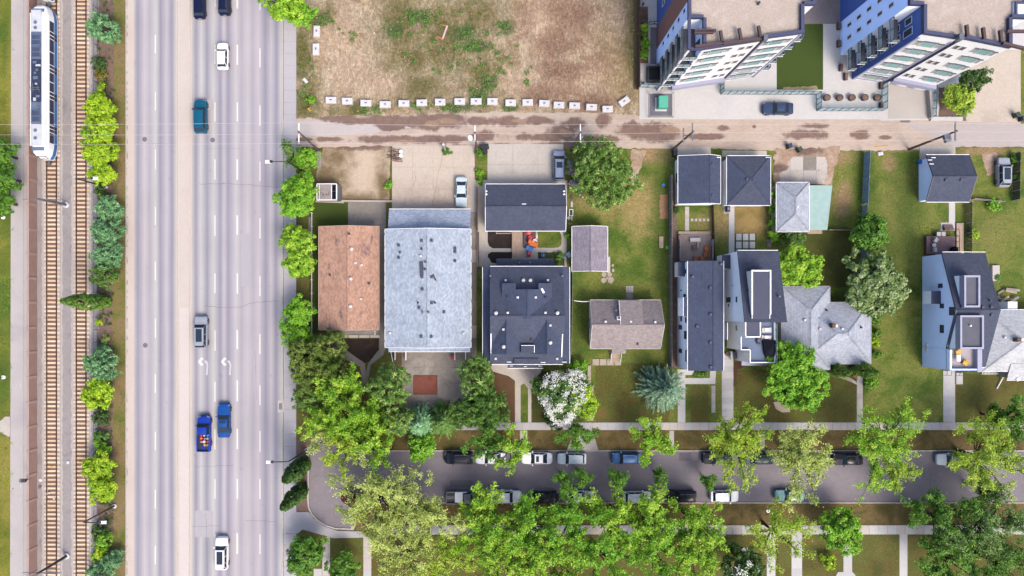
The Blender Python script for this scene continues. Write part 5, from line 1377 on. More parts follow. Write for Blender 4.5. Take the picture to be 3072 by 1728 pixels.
# ---------------------------------------------------------------- pale grey hipped bungalow
t = thing('bungalow', 'pale grey hipped bungalow between the stepped roof house and the open lawn', 'house', P(2500, 1000))
ra_ = RW(2346, 860, 2489, 1108, 2.7)
zA = hip(t, ra_, 2.7, 4.5, roof_pg, stucco, axis='y', rmy=roof_pgy, trim=plain('grey gutter', (188, 192, 204), .5, .05))
rb_ = RW(2400, 908, 2612, 1091, 2.7)
zB = hip(t, rb_, 2.72, 4.9, roof_pg, stucco, axis='x', rmy=roof_pgy, trim=MATS['grey gutter'])
zz_ = lambda x, y: max(zA(x, y), zB(x, y))
vents(t, zz_, [(2414, 960, 'box'), (2459, 987, 'box'), (2526, 987, 'box'), (2479, 931, 'pipe'), (2582, 982, 'pipe')])
xx, yy, zz = solve(2494, 976, zz_); ch = MB().bbox((xx, yy, zz-.4), (.55, .7, 1.3), 0, .04).build('chimney', wood_b, t); MB().lathe((xx+.5, yy-.1, zz-.1), [(.16, 0), (.16, .7), (.22, .75)], 8).build('flue', white_p, t)
# ---------------------------------------------------------------- white shingled bungalow at the edge
t = thing('bungalow', 'white shingled bungalow at the edge, pressed against the modern grey blue house', 'house', P(3080, 1020))
rc = RW(2950, 930, 3330, 1113, 2.8)
zf = hip(t, rc, 2.8, 4.9, roof_wh, stucco, axis='x')
pr = RW(3022, 1070, 3130, 1140, 2.6)
MB().prism3([(pr[0], pr[2], 2.5), (pr[1], pr[2], 2.5), (pr[1], rc[2]+1.2, 3.4), (pr[0], rc[2]+1.2, 3.4)], .14).build('porch_roof', roof_wh, t); gutter(t, (pr[0], pr[2]-.07, 2.5), (pr[1], pr[2]-.07, 2.5), white_p)
MB().box(pr[0]+.3, pr[1], pr[2]+.3, rc[2]+1, 0, 2.4).build('porch_wall', stucco, t)
vents(t, zf, [(3014, 1012, 'box')]); xx, yy, zz = solve(3046, 1019, zf); MB().bbox((xx, yy, zz-.3), (.6, .6, 1.1), 0, .04).build('chimney', wood_b, t); MB().lathe((xx+.7, yy, zz-.2), [(.17, 0), (.17, .8), (.24, .85)], 8).build('flue', white_p, t)
x, y, z = P(3053, 1138, 2.6); MB().lathe((x, y, z), [(.3, 0), (.28, .12), (.1, .16)], 14).build('porch_globe', white_p, t)
n0 = RW(3024, 905, 3052, 932, 2.5); MB().box(n0[0], n0[1], n0[2], n0[3], 0, 2.5).build('lean_to', white_p, t)
x0, x1, y0, y1 = RW(2946, 1112, 3014, 1123, .5); t2 = thing('slat_bench', 'white slatted bench below the eave of the white shingled bungalow', 'bench', ((x0+x1)/2, (y0+y1)/2, 0))
for k in range(16): MB().obox((x0+(k+.5)*(x1-x0)/16, (y0+y1)/2, .42), (.1, y1-y0, .04), .3).build('slat', white_p, t2)
MB().box(x0, x1, y0, y0+.08, 0, .42).box(x0, x1, y1-.08, y1, 0, .42).build('frame', white_p, t2)
tag(MB().tube(P(2990, 1166, .1), P(3014, 1124, .4), .09, .09, 6).build('downspout', white_p), 'white downspout extension leaning out over the lawn of the white shingled bungalow', 'downspout')
# ---------------------------------------------------------------- modern grey blue house
X11, X11E = 70.72, 77.45
ZE, ZR = 5.2, 8.4; ry = 0.0
yN, yS = P2(0, 760, ZE)[1], P2(0, 1101, ZE)[1]
t = thing('modern_house', 'modern grey blue house with a dark gable roof, two flat roof boxes and a terrace', 'house', (74, 0, 0))
sl = (ZR-ZE)/yN
MB().prism3([(X11, ry, ZR), (X11E, ry, ZR), (X11E, yN, ZE), (X11+2.9, yN, ZE), (X11+2.9, yN+.15, ZE-.05), (X11, yN+.15, ZE-.05)], .16).build('roof_slope', roof_dk, t)
xt = 75.2; yt = P2(0, 1046, 6.1)[1]
MB().prism3([(X11, ry, ZR), (X11, yt, ZR+sl*yt), (xt, yt, ZR+sl*yt), (xt, yS, ZE), (X11E, yS, ZE), (X11E, ry, ZR)], .16).build('roof_slope', roof_dk, t)
zf = lambda x, y: ZR - sl*abs(y)
ridge_caps(t, (X11, ry, ZR+.01), (X11E, ry, ZR+.01), roof_dk)
for a, b in (((X11, yN+.15, ZE-.05), (X11, ry, ZR)), ((X11, yt, ZR+sl*yt), (X11, ry, ZR))): verge(t, a, b, fascia_d, .16)
gutter(t, (X11, yN+.22, ZE), (X11E, yN+.22, ZE), white_p); gutter(t, (xt, yS-.07, ZE), (X11E, yS-.07, ZE), white_p)
XW = X11+.12
w = MB(); pf = [(yN-.1, 0), (yN-.1, ZE-.25), (0, ZR-.2), (yt, ZR+sl*yt-.2), (yt, 0)]
w.add([(XW, a, b) for a, b in pf] + [(X11E-.3, a, b) for a, b in pf], [(4,3,2,1,0), (5,6,7,8,9), (0,1,6,5), (3,4,9,8)]); w.build('wall', greyblue_s, t)
w = MB(); w.box(xt+.05, X11E-.3, yS+.3, yt, 0, ZE-.2); w.build('wall', greyblue_s, t)
yb = P2(0, 1110, 6.4)[1]
MB().box(XW-.02, xt, yb, yt-.02, 0, 6.0).build('terrace_block', greyblue_s, t)
xa = XW+.22; 
MB().box(xa, xt-.2, yb+.2, yt-.05, 6.0, 6.06).build('terrace_floor', plain('pale terrace', (196, 186, 194), .8, .1), t)
for (a0, a1, b0_, b1_, zz) in ((XW-.02, xa, yb, yt-.05, 6.8), (xa, xt-.2, yb, yb+.2, 6.82), (xt-.2, xt+.5, yb-.3, yt-.05, 6.9)): MB().box(a0, a1, b0_, b1_, 5.9 if a0 < 74 else 2.8, zz).build('parapet', lilac_s if a0 > 74 else greyblue_s, t)
MB().box(XW-.06, xa+.2, yt-.16, yt-.04, 6.6, 6.85).build('trim_band', fascia_d, t)
for (q, zt_) in (((2893, 826, 2941, 922), 8.9), ((2881, 946, 2952, 1047), 8.9)):
    r = RW(*q, zt_)
    bx_ = MB().box(r[0]+.05, r[1], r[2], r[3], 5.0, zt_-.35).build('roof_box', white_s, t); MB().box(r[0], r[0]+.3, r[2], r[3], zt_-1.1, zt_-.36).build('trim_band', lilac_s, bx_)
    MB().box(r[0]+.25, r[1]-.25, r[2]+.25, r[3]-.25, zt_-.35, zt_-.3).build('box_roof', flat_gy, bx_)
    for (a0, a1, b0_, b1_) in ((r[0], r[0]+.28, r[2], r[3]), (r[1]-.28, r[1], r[2], r[3]), (r[0]+.28, r[1]-.28, r[2], r[2]+.28), (r[0]+.28, r[1]-.28, r[3]-.28, r[3])): MB().box(a0, a1, b0_, b1_, zt_-.35, zt_).build('parapet', lilac_s, bx_)
x, y, z = P(2909, 977, 8.6); MB().lathe((x, y, z), [(.14, 0), (.14, .3), (.06, .35)], 8).build('vent_pipe', white_p, t)
vents(t, zf, [(2885, 920, 'dbox'), (2947, 922, 'dbox'), (2973, 921, 'dbox'), (2974, 944, 'dbox'), (2967, 901, 'pipe')])
wall_windows(t, XW, [(2778, 880, 2788, 910), (2820, 975, 2832, 999), (2820, 911, 2832, 925), (2848, 921, 2864, 946), (2815, 851, 2828, 864)])
b0 = RW(2790, 873, 2822, 912, 4.5); MB().box(XW-1.5, XW+.02, b0[2], b0[3], 2.6, 4.6).build('bay_wall', white_s, t); MB().box(XW-1.5, XW-.02, b0[2], b0[3], 4.6, 4.68).build('bay_roof', flat_dk, t)
for k, (px, py) in enumerate(((2771, 1035), (2771, 1048))):
    y, z = on_x_wall(XW, px, py); MB().box(XW-.1, XW, y-.25, y+.25, .8, 1.4).build('meter_box', white_p, t)
for px, py, rz, lb in ((2875, 1057, .1, 'yellow chair at the roof end of the small terrace of the modern house'), (2896, 1089, -.5, 'yellow chair at the parapet corner of the small terrace of the modern house')):
    x, y, z = P(px, py, 6.4); z = 6.06
    t2 = thing('armchair', lb, 'chair', (x, y, z), 'yellow terrace chairs')
    MB().bbox((x, y, z+.25), (.8, .7, .16), rz, .04).build('seat', yellow_p, t2); MB().obox((x+.32*math.cos(rz+1.57), y+.32*math.sin(rz+1.57), z+.4), (.8, .12, .4), rz).build('backrest', yellow_p, t2)
    for s1 in (-.3, .3):
        for s2 in (-.25, .25): MB().tube((x+s1, y+s2, z), (x+s1, y+s2, z+.26), .03, .03, 6).build('leg', metal_d, t2)
x, y, z = P(2874, 1074, 6.5); z = 6.06
t2 = thing('terrace_table', 'white table between the yellow chairs on the small terrace', 'table', (x, y, z))
MB().bbox((x, y, z+.55), (.6, 1.0, .06), 0, .02).build('table_top', white_p, t2)
for s1 in (-.22, .22):
    for s2 in (-.4, .4): MB().box(x+s1-.03, x+s1+.03, y+s2-.03, y+s2+.03, z, z+.55).build('leg', white_p, t2)
# ---------------------------------------------------------------- blocks of flats
white_w = plain('white wall panel', (244, 246, 250), .6, .03, .4, f=1.4)
def roofpoly(pts, z): return [P2(x, y, z) for x, y in pts]
def flats(label, z, outline, inset, wall_cols, name='apartment_block'):
    pts = roofpoly(outline, z)
    cx, cy = sum(p[0] for p in pts)/len(pts), sum(p[1] for p in pts)/len(pts)
    t = thing(name, label, 'apartment block', (cx, cy, 0))
    n = len(pts)
    area = sum(pts[i][0]*pts[(i+1) % n][1]-pts[(i+1) % n][0]*pts[i][1] for i in range(n))
    if area < 0: raise ValueError('outline order')
    for i in range(n):
        a, b = pts[i], pts[(i+1) % n]
        MB().add([(a[0], a[1], 0), (b[0], b[1], 0), (b[0], b[1], z-.55), (a[0], a[1], z-.55)], [(0,1,2,3)]).build('wall', wall_cols[i], t)
    MB().prism(pts, z-.7, z-.5).build('roof_bed', roof_gv, t)
    for i in range(n):
        a, b = Vector(pts[i]), Vector(pts[(i+1) % n]); d = (b-a).normalized(); nn = Vector((d.y, -d.x)); L = (b-a).length
        c_ = (a+b)/2-nn*.18
        MB().obox((c_.x, c_.y, z-.56), (L+.02*(i % 2), .42+.006*i, .56+.01*i), math.atan2(d.y, d.x)).build('parapet', navy_s, t)
    return t, pts
# west block: vertices counter-clockwise seen from above
z1 = 18.0
O1 = [(2066,-240),(2066,52),(2111,52),(2111,146),(2286,119),(2290,124),(2300,112),(2412,97),(2412,12),(2447,12),(2447,-240)]
t, p = flats('white and blue gravel roofed apartment block west of the sunken green lawn', z1, O1, .4, [dblue_s, white_s, blue_s, white_w, navy_s, navy_s, white_w, blue_s, white_w, blue_s, blue_s])
X = p[0][0]
yA = p[1][1]
def yg(py): return P2(0, py)[1]                       # ground pixel row -> y
MB().box(X-.05, X+.02, yg(150), yg(85), 0, z1-.6).build('cladding_band', brown_s, t)
MB().box(X-.06, X+.02, yA, yg(150), 0, z1-.6).build('cladding_band', blue_s, t)
F = Facade(t, (X-.06, 60), (X-.06, 0))
for k in range(5):
    zc = 2.9*k+4.0; F.window(60-yg(168), 60-yg(158), zc, zc+1.3, win_g, fm=blue_s)
for k in range(4):
    F.window(60-yg(54), 60-yg(40), 2.9*k+4.0, 2.9*k+5.4, win_g)
def triple(F, u0, u1, zb, gm, W):
    for q0, q1, za, zt, g in ((0, .2, .2, 1.55, win_s), (.25, .75, 0, 1.7, gm), (.8, 1, .2, 1.55, win_s)):
        F.window(u0+W*q0, u0+W*q1, zb+za, zb+zt, g, fm=block_m, fw=.06); F.part('window_hood', u0+W*q0-.06, u0+W*q1+.06, zb+zt+.04, zb+zt+.12, 0, .16, flat_gy)
def south_faces(t, a, b, c, d, flip):
    """a-b: broad white bay; c-d: narrower bay. flip mirrors the window order"""
    Fa = Facade(t, a, b); L = Fa.L
    fl = (lambda u0, u1: (u0, u1)) if not flip else (lambda u0, u1: (L-u1, L-u0))
    for k in range(5):
        zb = 3.6+2.85*k
        u0, u1 = fl(.06*L, .54*L); triple(Fa, u0, u1, zb, win_t, u1-u0)
        for q in (.70, .84):
            u0, u1 = fl(q*L, (q+.10)*L); Fa.window(u0, u1, zb+.1, zb+1.35, win_b, fm=block_m, fw=.05)
    Fa.part('ledge', -.3, L+.2, 1.7, 2.7, -.02, .55, lilac_s)
    for k in range(4): 
        Fa.part('ground_panel', .08*L+k*.22*L, .08*L+k*.22*L+.16*L, .1, 1.6, -.02, .06, white_p if k % 2 else lilac_s)
    Fb = Facade(t, c, d); M = Fb.L
    for k in range(6):
        zb = 1.0+2.72*k
        u0, u1 = (.08*M, .84*M) if not flip else (.14*M, .92*M)
        triple(Fb, u0, u1, zb, win_t if k > 1 else win_s, u1-u0)  # two lowest rows get greyer glass, the shade there put into the colour
        if k < 2: Fb.part('spandrel', .05*M, .95*M, zb-.55, zb-.2, -.01, .05, lilac_s)
    e0, e1 = (.93*M, M-.01) if not flip else (.01, .07*M)
    Fb.part('edge_trim', e0, e1, .1, z1-.7, -.02, .1, lilac_s)
    Fb.part('edge_trim', 0 if not flip else M*.95, M*.05 if not flip else M, .1, z1-.7, -.02, .08, lilac_s)
    return Fa, Fb
south_faces(t, p[3], p[4], p[6], p[7], False)
Fr = Facade(t, p[4], p[6]); 
for k in range(6): Fr.part('recess_panel', .02, Fr.L-.02, .6+2.8*k, 3.1+2.8*k, -.25, -.12, navy_s)
MB().box(p[4][0]-.05, p[4][0]+.5, p[4][1]-.35, p[4][1]+.4, z1-.1, z1+.8).build('corner_pylon', metal_g, t)
def balconies(t, x0, x1, y0, y1, zs, west=True, post=True, top=None):
    """stack of recessed corner balconies: slab, wood soffit, barred glass railings"""
    for z in zs:
        b = MB().box(x0, x1, y0, y1, z-.06, z).build('balcony', flat_gy, t); MB().box(x0-.03, x1, y0-.05, y1, z-.24, z-.065).build('edge_band', white_p, b)
        MB().box(x0+.06, x1-.02, y0+.06, y1-.06, z-.30, z-.225).build('soffit', wood_o, b)
        xe = x0 if west else x1
        MB().box(xe-.02, xe+.02, y0+.1, y1-.1, z+.12, z+1.0).build('pane', clear_g, b)
        MB().box(x0+.1, x1-.1, y0-.02, y0+.02, z+.12, z+1.0).build('pane', clear_g, b)
        r = MB()
        for zz in (z+.06, z+1.05): r.box(xe-.05, xe+.05, y0, y1, zz-.03, zz+.03); r.box(x0+.06, x1, y0-.05, y0+.05, zz-.03, zz+.03)
        n = max(2, int((y1-y0)/1.2))
        for i in range(n+1): r.box(xe-.045, xe+.045, y0+(y1-y0)*i/n-.03, y0+(y1-y0)*i/n+.03, z, z+1.05)
        for i in range(3): r.box(x0+(x1-x0)*i/2-.03, x0+(x1-x0)*i/2+.03, y0-.045, y0+.045, z, z+1.05)
        r.build('railing', metal_d, b)
    if post and top:
        MB().box(x0, x0+.28, y0, y0+.28, 0, top).build('corner_post', white_p, t)
xa, xb = p[1][0]+.02, p[2][0]-.02; yb0, yb1 = p[3][1]-.1, p[2][1]-.05
balconies(t, xa, xb, yb0, yb1, [2.9*k+2.6 for k in range(5)], True, True, z1-.05)
MB().box(xa-.1, xa+.3, yb0, yb1+.1, z1-.35, z1+.02).box(xa+.3, xb, yb0-.05, yb0+.32, z1-.36, z1+.01).build('frame_beam', navy_s, t)
Fn = Facade(t, p[2], p[3])
for k in range(5): Fn.window(.5, 1.2, 2.9*k+3.0, 2.9*k+4.6, win_g); Fn.door(2.2, 3.4, 2.9*k+4.8, win_g, 2.9*k+2.62)
def beams(t, lst, z, m):
    for (xa_, ya_, xb_, yb_) in lst:
        a, b = P(xa_, ya_, z), P(xb_, yb_, z); L = math.hypot(b[0]-a[0], b[1]-a[1])
        MB().obox(((a[0]+b[0])/2, (a[1]+b[1])/2, z-.1), (L, .36, .42), math.atan2(b[1]-a[1], b[0]-a[0])).build('pergola_beam', m, t)
brown_d = plain('dark brown steel', (92, 68, 74), .6, .1)
beams(t, [(2082, 93, 2146, 93), (2082, 99, 2140, 98), (2167, 130, 2160, 93), (2223, 122, 2216, 86), (2281, 116, 2274, 79), (2084, 141, 2168, 130), (2168, 132, 2283, 117)], z1+.15, brown_d)
x, y, z = P(2278, 7, z1); MB().lathe((x, y, z-.5), [(.2, 0), (.2, .5), (.12, .55)], 8).build('roof_vent', metal_d, t)
xg = p[7][0]
balconies(t, xg-.05, xg+1.3, p[7][1]+.3, p[7][1]+3.0, [2.9*k+2.6 for k in range(5)], False, False)
# east block
z2 = 18.7
O2 = [(2732,-240),(2732,12),(2773,12),(2773,98),(2878,113),(2884,121),(2898,113),(3036,141),(3036,52),(3090,52),(3090,-240)]
t, p = flats('white and blue gravel roofed apartment block east of the sunken green lawn', z2, O2, .4, [blue_s, white_s, dblue_s, white_w, navy_s, navy_s, white_w, blue_s, white_s, blue_s, blue_s])
X = p[0][0]
MB().box(X-.07, X+.02, yg(67), 70, 0, z2-.6).build('cladding_band', dblue_s, t)
F = Facade(t, (X-.01, 60), (X-.01, 0))
for k in range(6):
    zc = 2.85*k+2.2
    F.window(60-yg(100), 60-yg(91), zc, zc+1.3, win_g); F.window(60-yg(136), 60-yg(127), zc, zc+1.3, win_g)
a, b, c, d = p[6], p[7], p[3], p[4]
south_faces(t, a, b, c, d, True)
Fr = Facade(t, p[4], p[6])
for k in range(6): Fr.part('recess_panel', .02, Fr.L-.02, .6+2.8*k, 3.1+2.8*k, -.25, -.12, navy_s)
MB().box(p[4][0]-.5, p[4][0]+.1, p[4][1]-.5, p[4][1]+.3, z2-.1, z2+.8).build('corner_pylon', metal_g, t)
xa, xb = p[1][0]+.02, p[2][0]-.02; yb0, yb1 = p[3][1]+.1, p[2][1]-.05
balconies(t, xa, xa+(xb-xa)*.62, yb0+.5, yb1, [2.85*k+2.4 for k in range(5)], True, False)
Fn = Facade(t, p[2], p[3])
for k in range(5): Fn.window(.4, 1.4, 2.85*k+3.0, 2.85*k+4.6, win_g); Fn.window(1.9, 3.0, 2.85*k+2.6, 2.85*k+4.7, win_g)
MB().box(p[9][0]-.3, p[9][0], P2(0, 150, z2)[1], p[9][1], z2-.35, z2+.02).build('frame_beam', navy_s, t)
beams(t, [(2901, 110, 2897, 76), (2951, 118, 2947, 84), (3002, 127, 2998, 92), (3018, 95, 3086, 95), (3006, 131, 3086, 150)], z2+.15, brown_d)
q0 = RW(3046, 4, 3080, 44, z2); MB().box(q0[0], q0[1], q0[2], q0[3], z2-.5, z2-.2).build('roof_hatch', greyblue_s, t)
for (a0, a1, b0, b1) in ((q0[0], q0[1], q0[3]-.3, q0[3]), (q0[0], q0[0]+.3, q0[2], q0[3]-.3)): MB().box(a0, a1, b0, b1, z2-.2, z2+.05).build('hatch_frame', navy_s, t)
# glass fences round the courtyard
def glass_fence(label, pts, n_list, h=1.7):
    a = P2(*pts[0]); t = thing('glass_fence', label, 'fence', (a[0], a[1], 0))
    for i in range(len(pts)-1):
        (xa, ya), (xb, yb) = P2(*pts[i]), P2(*pts[i+1]); n = n_list[i]; L = math.hypot(xb-xa, yb-ya); rz = math.atan2(yb-ya, xb-xa)
        for k in range(n+1):
            if k == 0 and i: continue
            x, y = xa+(xb-xa)*k/n, ya+(yb-ya)*k/n
            MB().box(x-.04, x+.04, y-.04, y+.04, 0, h+.06).build('post', metal_d, t)
        for k in range(n):
            u = (k+.5)/n; MB().obox((xa+(xb-xa)*u, ya+(yb-ya)*u, .12), (L/n-.1, .03, h-.14), rz).build('pane', clear_g, t)
        for z in (.06, h): MB().obox(((xa+xb)/2, (ya+yb)/2, z-.03), (L-.09, .06, .06), rz).build('rail', metal_d, t)
glass_fence('glass panel fence along the bright driveway beneath the west apartment block', [(2162, 248), (2162, 283), (2449, 284), (2450, 330)], [3, 14, 3])
glass_fence('glass panel fence wrapping the round planters by the drive ramp', [(2450, 333), (2645, 333), (2646, 246)], [9, 4])
glass_fence('short glass panel fence at the walk west of the west apartment block', [(1918, 262), (1985, 266)], [3])
glass_fence('glass panel fence beside the drive ramp and the young shrubs', [(2789, 355), (2792, 262)], [4])
glass_fence('short dark railed gate at the planter west of the apartment block', [(1945, 73), (1975, 73)], [2], 1.1)
x0, x1 = P2(2776, 0)[0], P2(2790, 0)[0]
tag(MB().prism([P2(2776, 256), P2(2790, 256), P2(2790, 357), P2(2784, 357)], 0, .9).build('retaining_wall', conc_m), 'tapered concrete side wall of the drive ramp at the east apartment block', 'wall')
tag(MB().prism([P2(2792, 352), P2(2884, 352), P2(2884, 364), P2(2788, 364)], 0, .35).build('low_wall', conc_w), 'low pale wall below the mulch bed at the drive ramp', 'wall')
for i, (px, lb) in enumerate(zip((2476, 2514, 2551, 2589, 2627), ('first round brown planter from the lawn end', 'second round brown planter from the lawn end', 'middle one of the five round brown planters', 'fourth round brown planter from the lawn end', 'fifth round brown planter, nearest the drive ramp'))):
    x, y = P2(px, 296)
    t = thing('round_planter', lb, 'planter', (x, y, 0), 'round planters in the courtyard')
    MB().lathe((x, y, 0), [(.42, 0), (.55, .7), (.5, .72), (.48, .62)], 18).build('pot', brown_d, t); MB().lathe((x, y, .6), [(.46, 0), (.44, .06), (.2, .1)], 14).build('soil', mulch_m, t)
for (px, py, lb) in ((2513, 81, 'northern brown bench box beside the white courtyard wall'), (2513, 133, 'southern brown bench box beside the white courtyard wall'), (2640, 258, 'northern brown box at the glass fence of the ramp'), (2640, 320, 'southern brown box at the glass fence of the ramp'), (2520, 205, 'brown planter box beneath the lowest balconies'), (2534, 232, 'small brown planter box at the corner of the east apartment block')):
    x, y = P2(px, py); t = thing('planter_box', lb, 'planter', (x, y, 0), 'brown planter boxes')
    MB().bbox((x, y, 0), (.5, 1.1, .6), 0, .04).build('box', brown_d, t); MB().box(x-.2, x+.2, y-.5, y+.5, .6, .64).build('soil', mulch_m, t)
x, y = P2(1983, 312)
t = thing('transformer_cabinet', 'teal green transformer cabinet on a grey gravel pad', 'transformer', (x, y, 0))
MB().box(x-1.0, x+.9, y-1.2, y+1.0, 0, .15).build('plinth', block_m, t); MB().bbox((x, y, .15), (1.5, 1.8, 1.5), 0, .06).build('cabinet', teal_p, t); MB().box(x-.75, x+.75, y-1.0, y-.9, .3, 1.5).build('door', teal_p, t)
for (a, b) in (((1944, 280), (2018, 280)), ((2018, 280), (2018, 353)), ((2018, 353), (1944, 353)), ((1944, 353), (1944, 280))):
    (xa, ya), (xb, yb) = P2(*a), P2(*b)
tf = thing('pad_frame', 'thin pale rail frame around the gravel pad of the teal transformer', 'railing', P(1981, 316))
for (a, b) in (((1944, 280), (2018, 280)), ((2018, 281), (2018, 352)), ((2018, 353), (1944, 353)), ((1944, 352), (1944, 281))):
    (xa, ya), (xb, yb) = P2(*a), P2(*b)
    MB().tube((xa, ya, .9), (xb, yb, .9), .05, .05, 6).build('rail', stucco, tf); MB().tube((xa, ya, 0), (xa, ya, .95), .05, .05, 6).build('post', stucco, tf)
x0, x1, y0, y1 = RW(1941, 201, 1981, 246, .5)
t = thing('light_well', 'dark square light well beside the foot of the west apartment block', 'light well', ((x0+x1)/2, (y0+y1)/2, 0))
MB().box(x0+.2, x1-.2, y0+.2, y1-.2, 0, .06).build('floor', black_p, t)
for (a0, a1, b0, b1) in ((x0, x1, y0, y0+.2), (x0, x1, y1-.2, y1), (x0, x0+.2, y0+.2, y1-.2), (x1-.2, x1, y0+.2, y1-.2)): MB().box(a0, a1, b0, b1, 0, 1.1).build('parapet', metal_d, t)
for (px, py, lb) in ((1928, 16, 'northern'), (1928, 251, 'southern')):
    x, y = P2(px, py); tag(MB().lathe((x, y, 0), [(.13, 0), (.13, .8), (.05, .9)], 10).build('bollard', metal_d), lb + ' dark bollard on the walk west of the apartment block', 'bollard')
# wooden fence of the vacant lot, boards in bays
def board_fence(label, a, b, n, h, m, pm=None, boards=0, name='wooden_fence', rails=True, slat_gap=.03, lean=0):
    (xa, ya), (xb, yb) = P2(*a), P2(*b); L = math.hypot(xb-xa, yb-ya); rz = math.atan2(yb-ya, xb-xa)
    t = thing(name, label, 'fence', (xa, ya, 0)); pm = pm or m
    dx, dy = (xb-xa)/L, (yb-ya)/L
    for k in range(n+1):
        MB().obox((xa+(xb-xa)*k/n, ya+(yb-ya)*k/n, 0), (.13, .13, h+.08), rz).build('post', pm, t)
    for k in range(n):
        if boards:
            w = (L/n-.14)/boards
            first = None
            for i in range(boards):
                u = k*L/n+.07+(i+.5)*w
                MB().obox((xa+dx*u, ya+dy*u, .05), (w-slat_gap, .035, h-.05+random.uniform(-.04, .04)), rz).build('slat', m, t)
        else:
            u = (k+.5)/n
            MB().obox((xa+(xb-xa)*u, ya+(yb-ya)*u, .05), (L/n-.14, .05, h-.05), rz).build('panel', m, t)
        u = (k+.5)/n
        if rails: MB().obox((xa+(xb-xa)*u-dy*.05, ya+(yb-ya)*u+dx*.05, h-.2), (L/n-.14, .05, .1), rz).build('rail', pm, t)
    return t
board_fence('brown board fence between the vacant lot and the apartment walk', (1913, -40), (1913, 268), 8, 1.8, wood_b, boards=0)
greyw = plain('silver grey boards', (150, 146, 152), .85, .2, 1.5)
board_fence('long grey board fence between the open yard and the narrow house', (2007, 533), (2007, 1098), 12, 1.85, greyw, wood_g)
bluew = plain('pale blue boards', (124, 164, 206), .8, .2, 1.5)
board_fence('pale blue slat fence between the mint lean-to yard and the tall grass', (2592, 461), (2586, 612), 4, 1.9, bluew, boards=7, slat_gap=.05)
board_fence('shaded blue slat fence running on behind the green trees', (2586, 620), (2584, 792), 5, 1.7, bluew, boards=7, slat_gap=.05)
darkw = plain('dark boards', (58, 52, 54), .85, .2, 1.5)
board_fence('dark slat fence beside the silver parked car', (3038, 462), (3036, 602), 5, 1.7, darkw, wood_g, boards=6)
board_fence('dark slat fence beside the brown deck steps', (2898, 610), (2897, 760), 5, 1.5, plain('brown black boards', (84, 70, 62), .85, .2), wood_g, boards=7, slat_gap=.06)
board_fence('pale low fence rail from the mint lean-to to the blue fence', (2482, 691), (2556, 692), 3, .9, wood_t)
board_fence('weathered rail fence behind the far corner garage', (2912, 598), (3000, 607), 3, 1.0, wood_g)
board_fence('low white edged fence west of the terracotta bungalow', (938, 640), (938, 1000), 9, .9, wood_g, white_p)
board_fence('thin wire-topped fence between the dark duplex and the bungalow yard', (1716, 820), (1712, 1060), 6, .9, plain('green wire', (96, 124, 70), .8, .2), metal_g)
board_fence('brown fence between the stepping stones and the pale walkway', (2135, 615), (2139, 782), 5, 1.0, wood_b)
board_fence('brown plank fence west of the double garage', (1433, 566), (1433, 690), 3, 1.6, wood_b)
board_fence('thin plank fence west of the large dark duplex yard', (1436, 700), (1436, 812), 3, 1.2, wood_b)
def plank_stack(label, px, py, w, h, n, axis, m, name='plank_stack'):
    x, y = P2(px, py); t = thing(name, label, 'planks', (x, y, 0))
    for i in range(n):
        o = (i-(n-1)/2)
        if axis == 'y': MB().obox((x+o*w/n, y, 0), (w/n-.04, h*random.uniform(.94, 1), .2+.04*(i % 2)), random.uniform(-.01, .01)).build('plank', m, t)
        else: MB().obox((x, y+o*h/n, 0), (w*random.uniform(.94, 1), h/n-.04, .2+.04*(i % 2)), 0).build('plank', m, t)
    return t
plank_stack('weathered plank sled lying by the trees at the alley corner', 957, 479, .75, 2.7, 4, 'y', wood_g)
plank_stack('weathered planks along the fence below the bright street tree', 932, 676, .6, 2.8, 3, 'y', wood_g)
plank_stack('grey planks standing between stepped house and pale garage', 2306, 730, .7, 1.3, 5, 'x', greyw)
# weathered flat roofed shed with a broken roof
zr = 2.3
rc = RW(950, 551, 1010, 600, zr); t = thing('wooden_shed', 'weathered grey plank shed with a holed roof beside the dirt parking', 'shed', ((rc[0]+rc[1])/2, (rc[2]+rc[3])/2, 0))
MB().box(rc[0]+.05, rc[1]-.05, rc[2]+.05, rc[3]-.05, 0, zr-.3).build('wall', wood_g, t)
holes = [(.55, .95, .25, .42), (.28, .42, .14, .42), (.42, .52, .34, .46)]
n = 14
hh = (rc[3]-rc[2]); ww = (rc[1]-rc[0])
for i in range(n):
    y0 = rc[2]+hh*i/n; v = (i+.5)/n
    segs = [(0.0, .74)]
    if .28 < v < .50: segs = [(0, .07), (.12, .26), (.36, .44), (.51, .57), (.62, .74)] if v < .42 else [(0, .05), (.30, .58), (.62, .74)]
    for a, b in segs: MB().obox((rc[0]+ww*(a+b)/2, y0+hh/n/2, zr-.1+random.uniform(-.02, .02)), (ww*(b-a), hh/n-.025, .06)).build('plank', wood_g, t)
MB().box(rc[0]+ww*.76, rc[1]-.12, rc[2]+.25, rc[2]+hh*.53, zr-.3, zr-.14).build('dark_panel', tarp_k, t); MB().box(rc[0]+ww*.76, rc[1]-.12, rc[2]+hh*.57, rc[3]-.2, zr-.3, zr-.14).build('dark_panel', tarp_k, t)
for (a0, a1, b0, b1) in ((rc[0], rc[1], rc[2]-.04, rc[2]+.08), (rc[0], rc[1], rc[3]-.08, rc[3]+.04), (rc[0]-.04, rc[0]+.08, rc[2]+.09, rc[3]-.09), (rc[1]-.1, rc[1]+.06, rc[2]+.09, rc[3]-.09), (rc[0]+ww*.73, rc[0]+ww*.755, rc[2]+.09, rc[3]-.09), (rc[0]+ww*.12, rc[0]+ww*.14, rc[2]+.09, rc[3]-.09)): MB().box(a0, a1, b0, b1, zr-.18, zr).build('roof_batten', white_p, t)
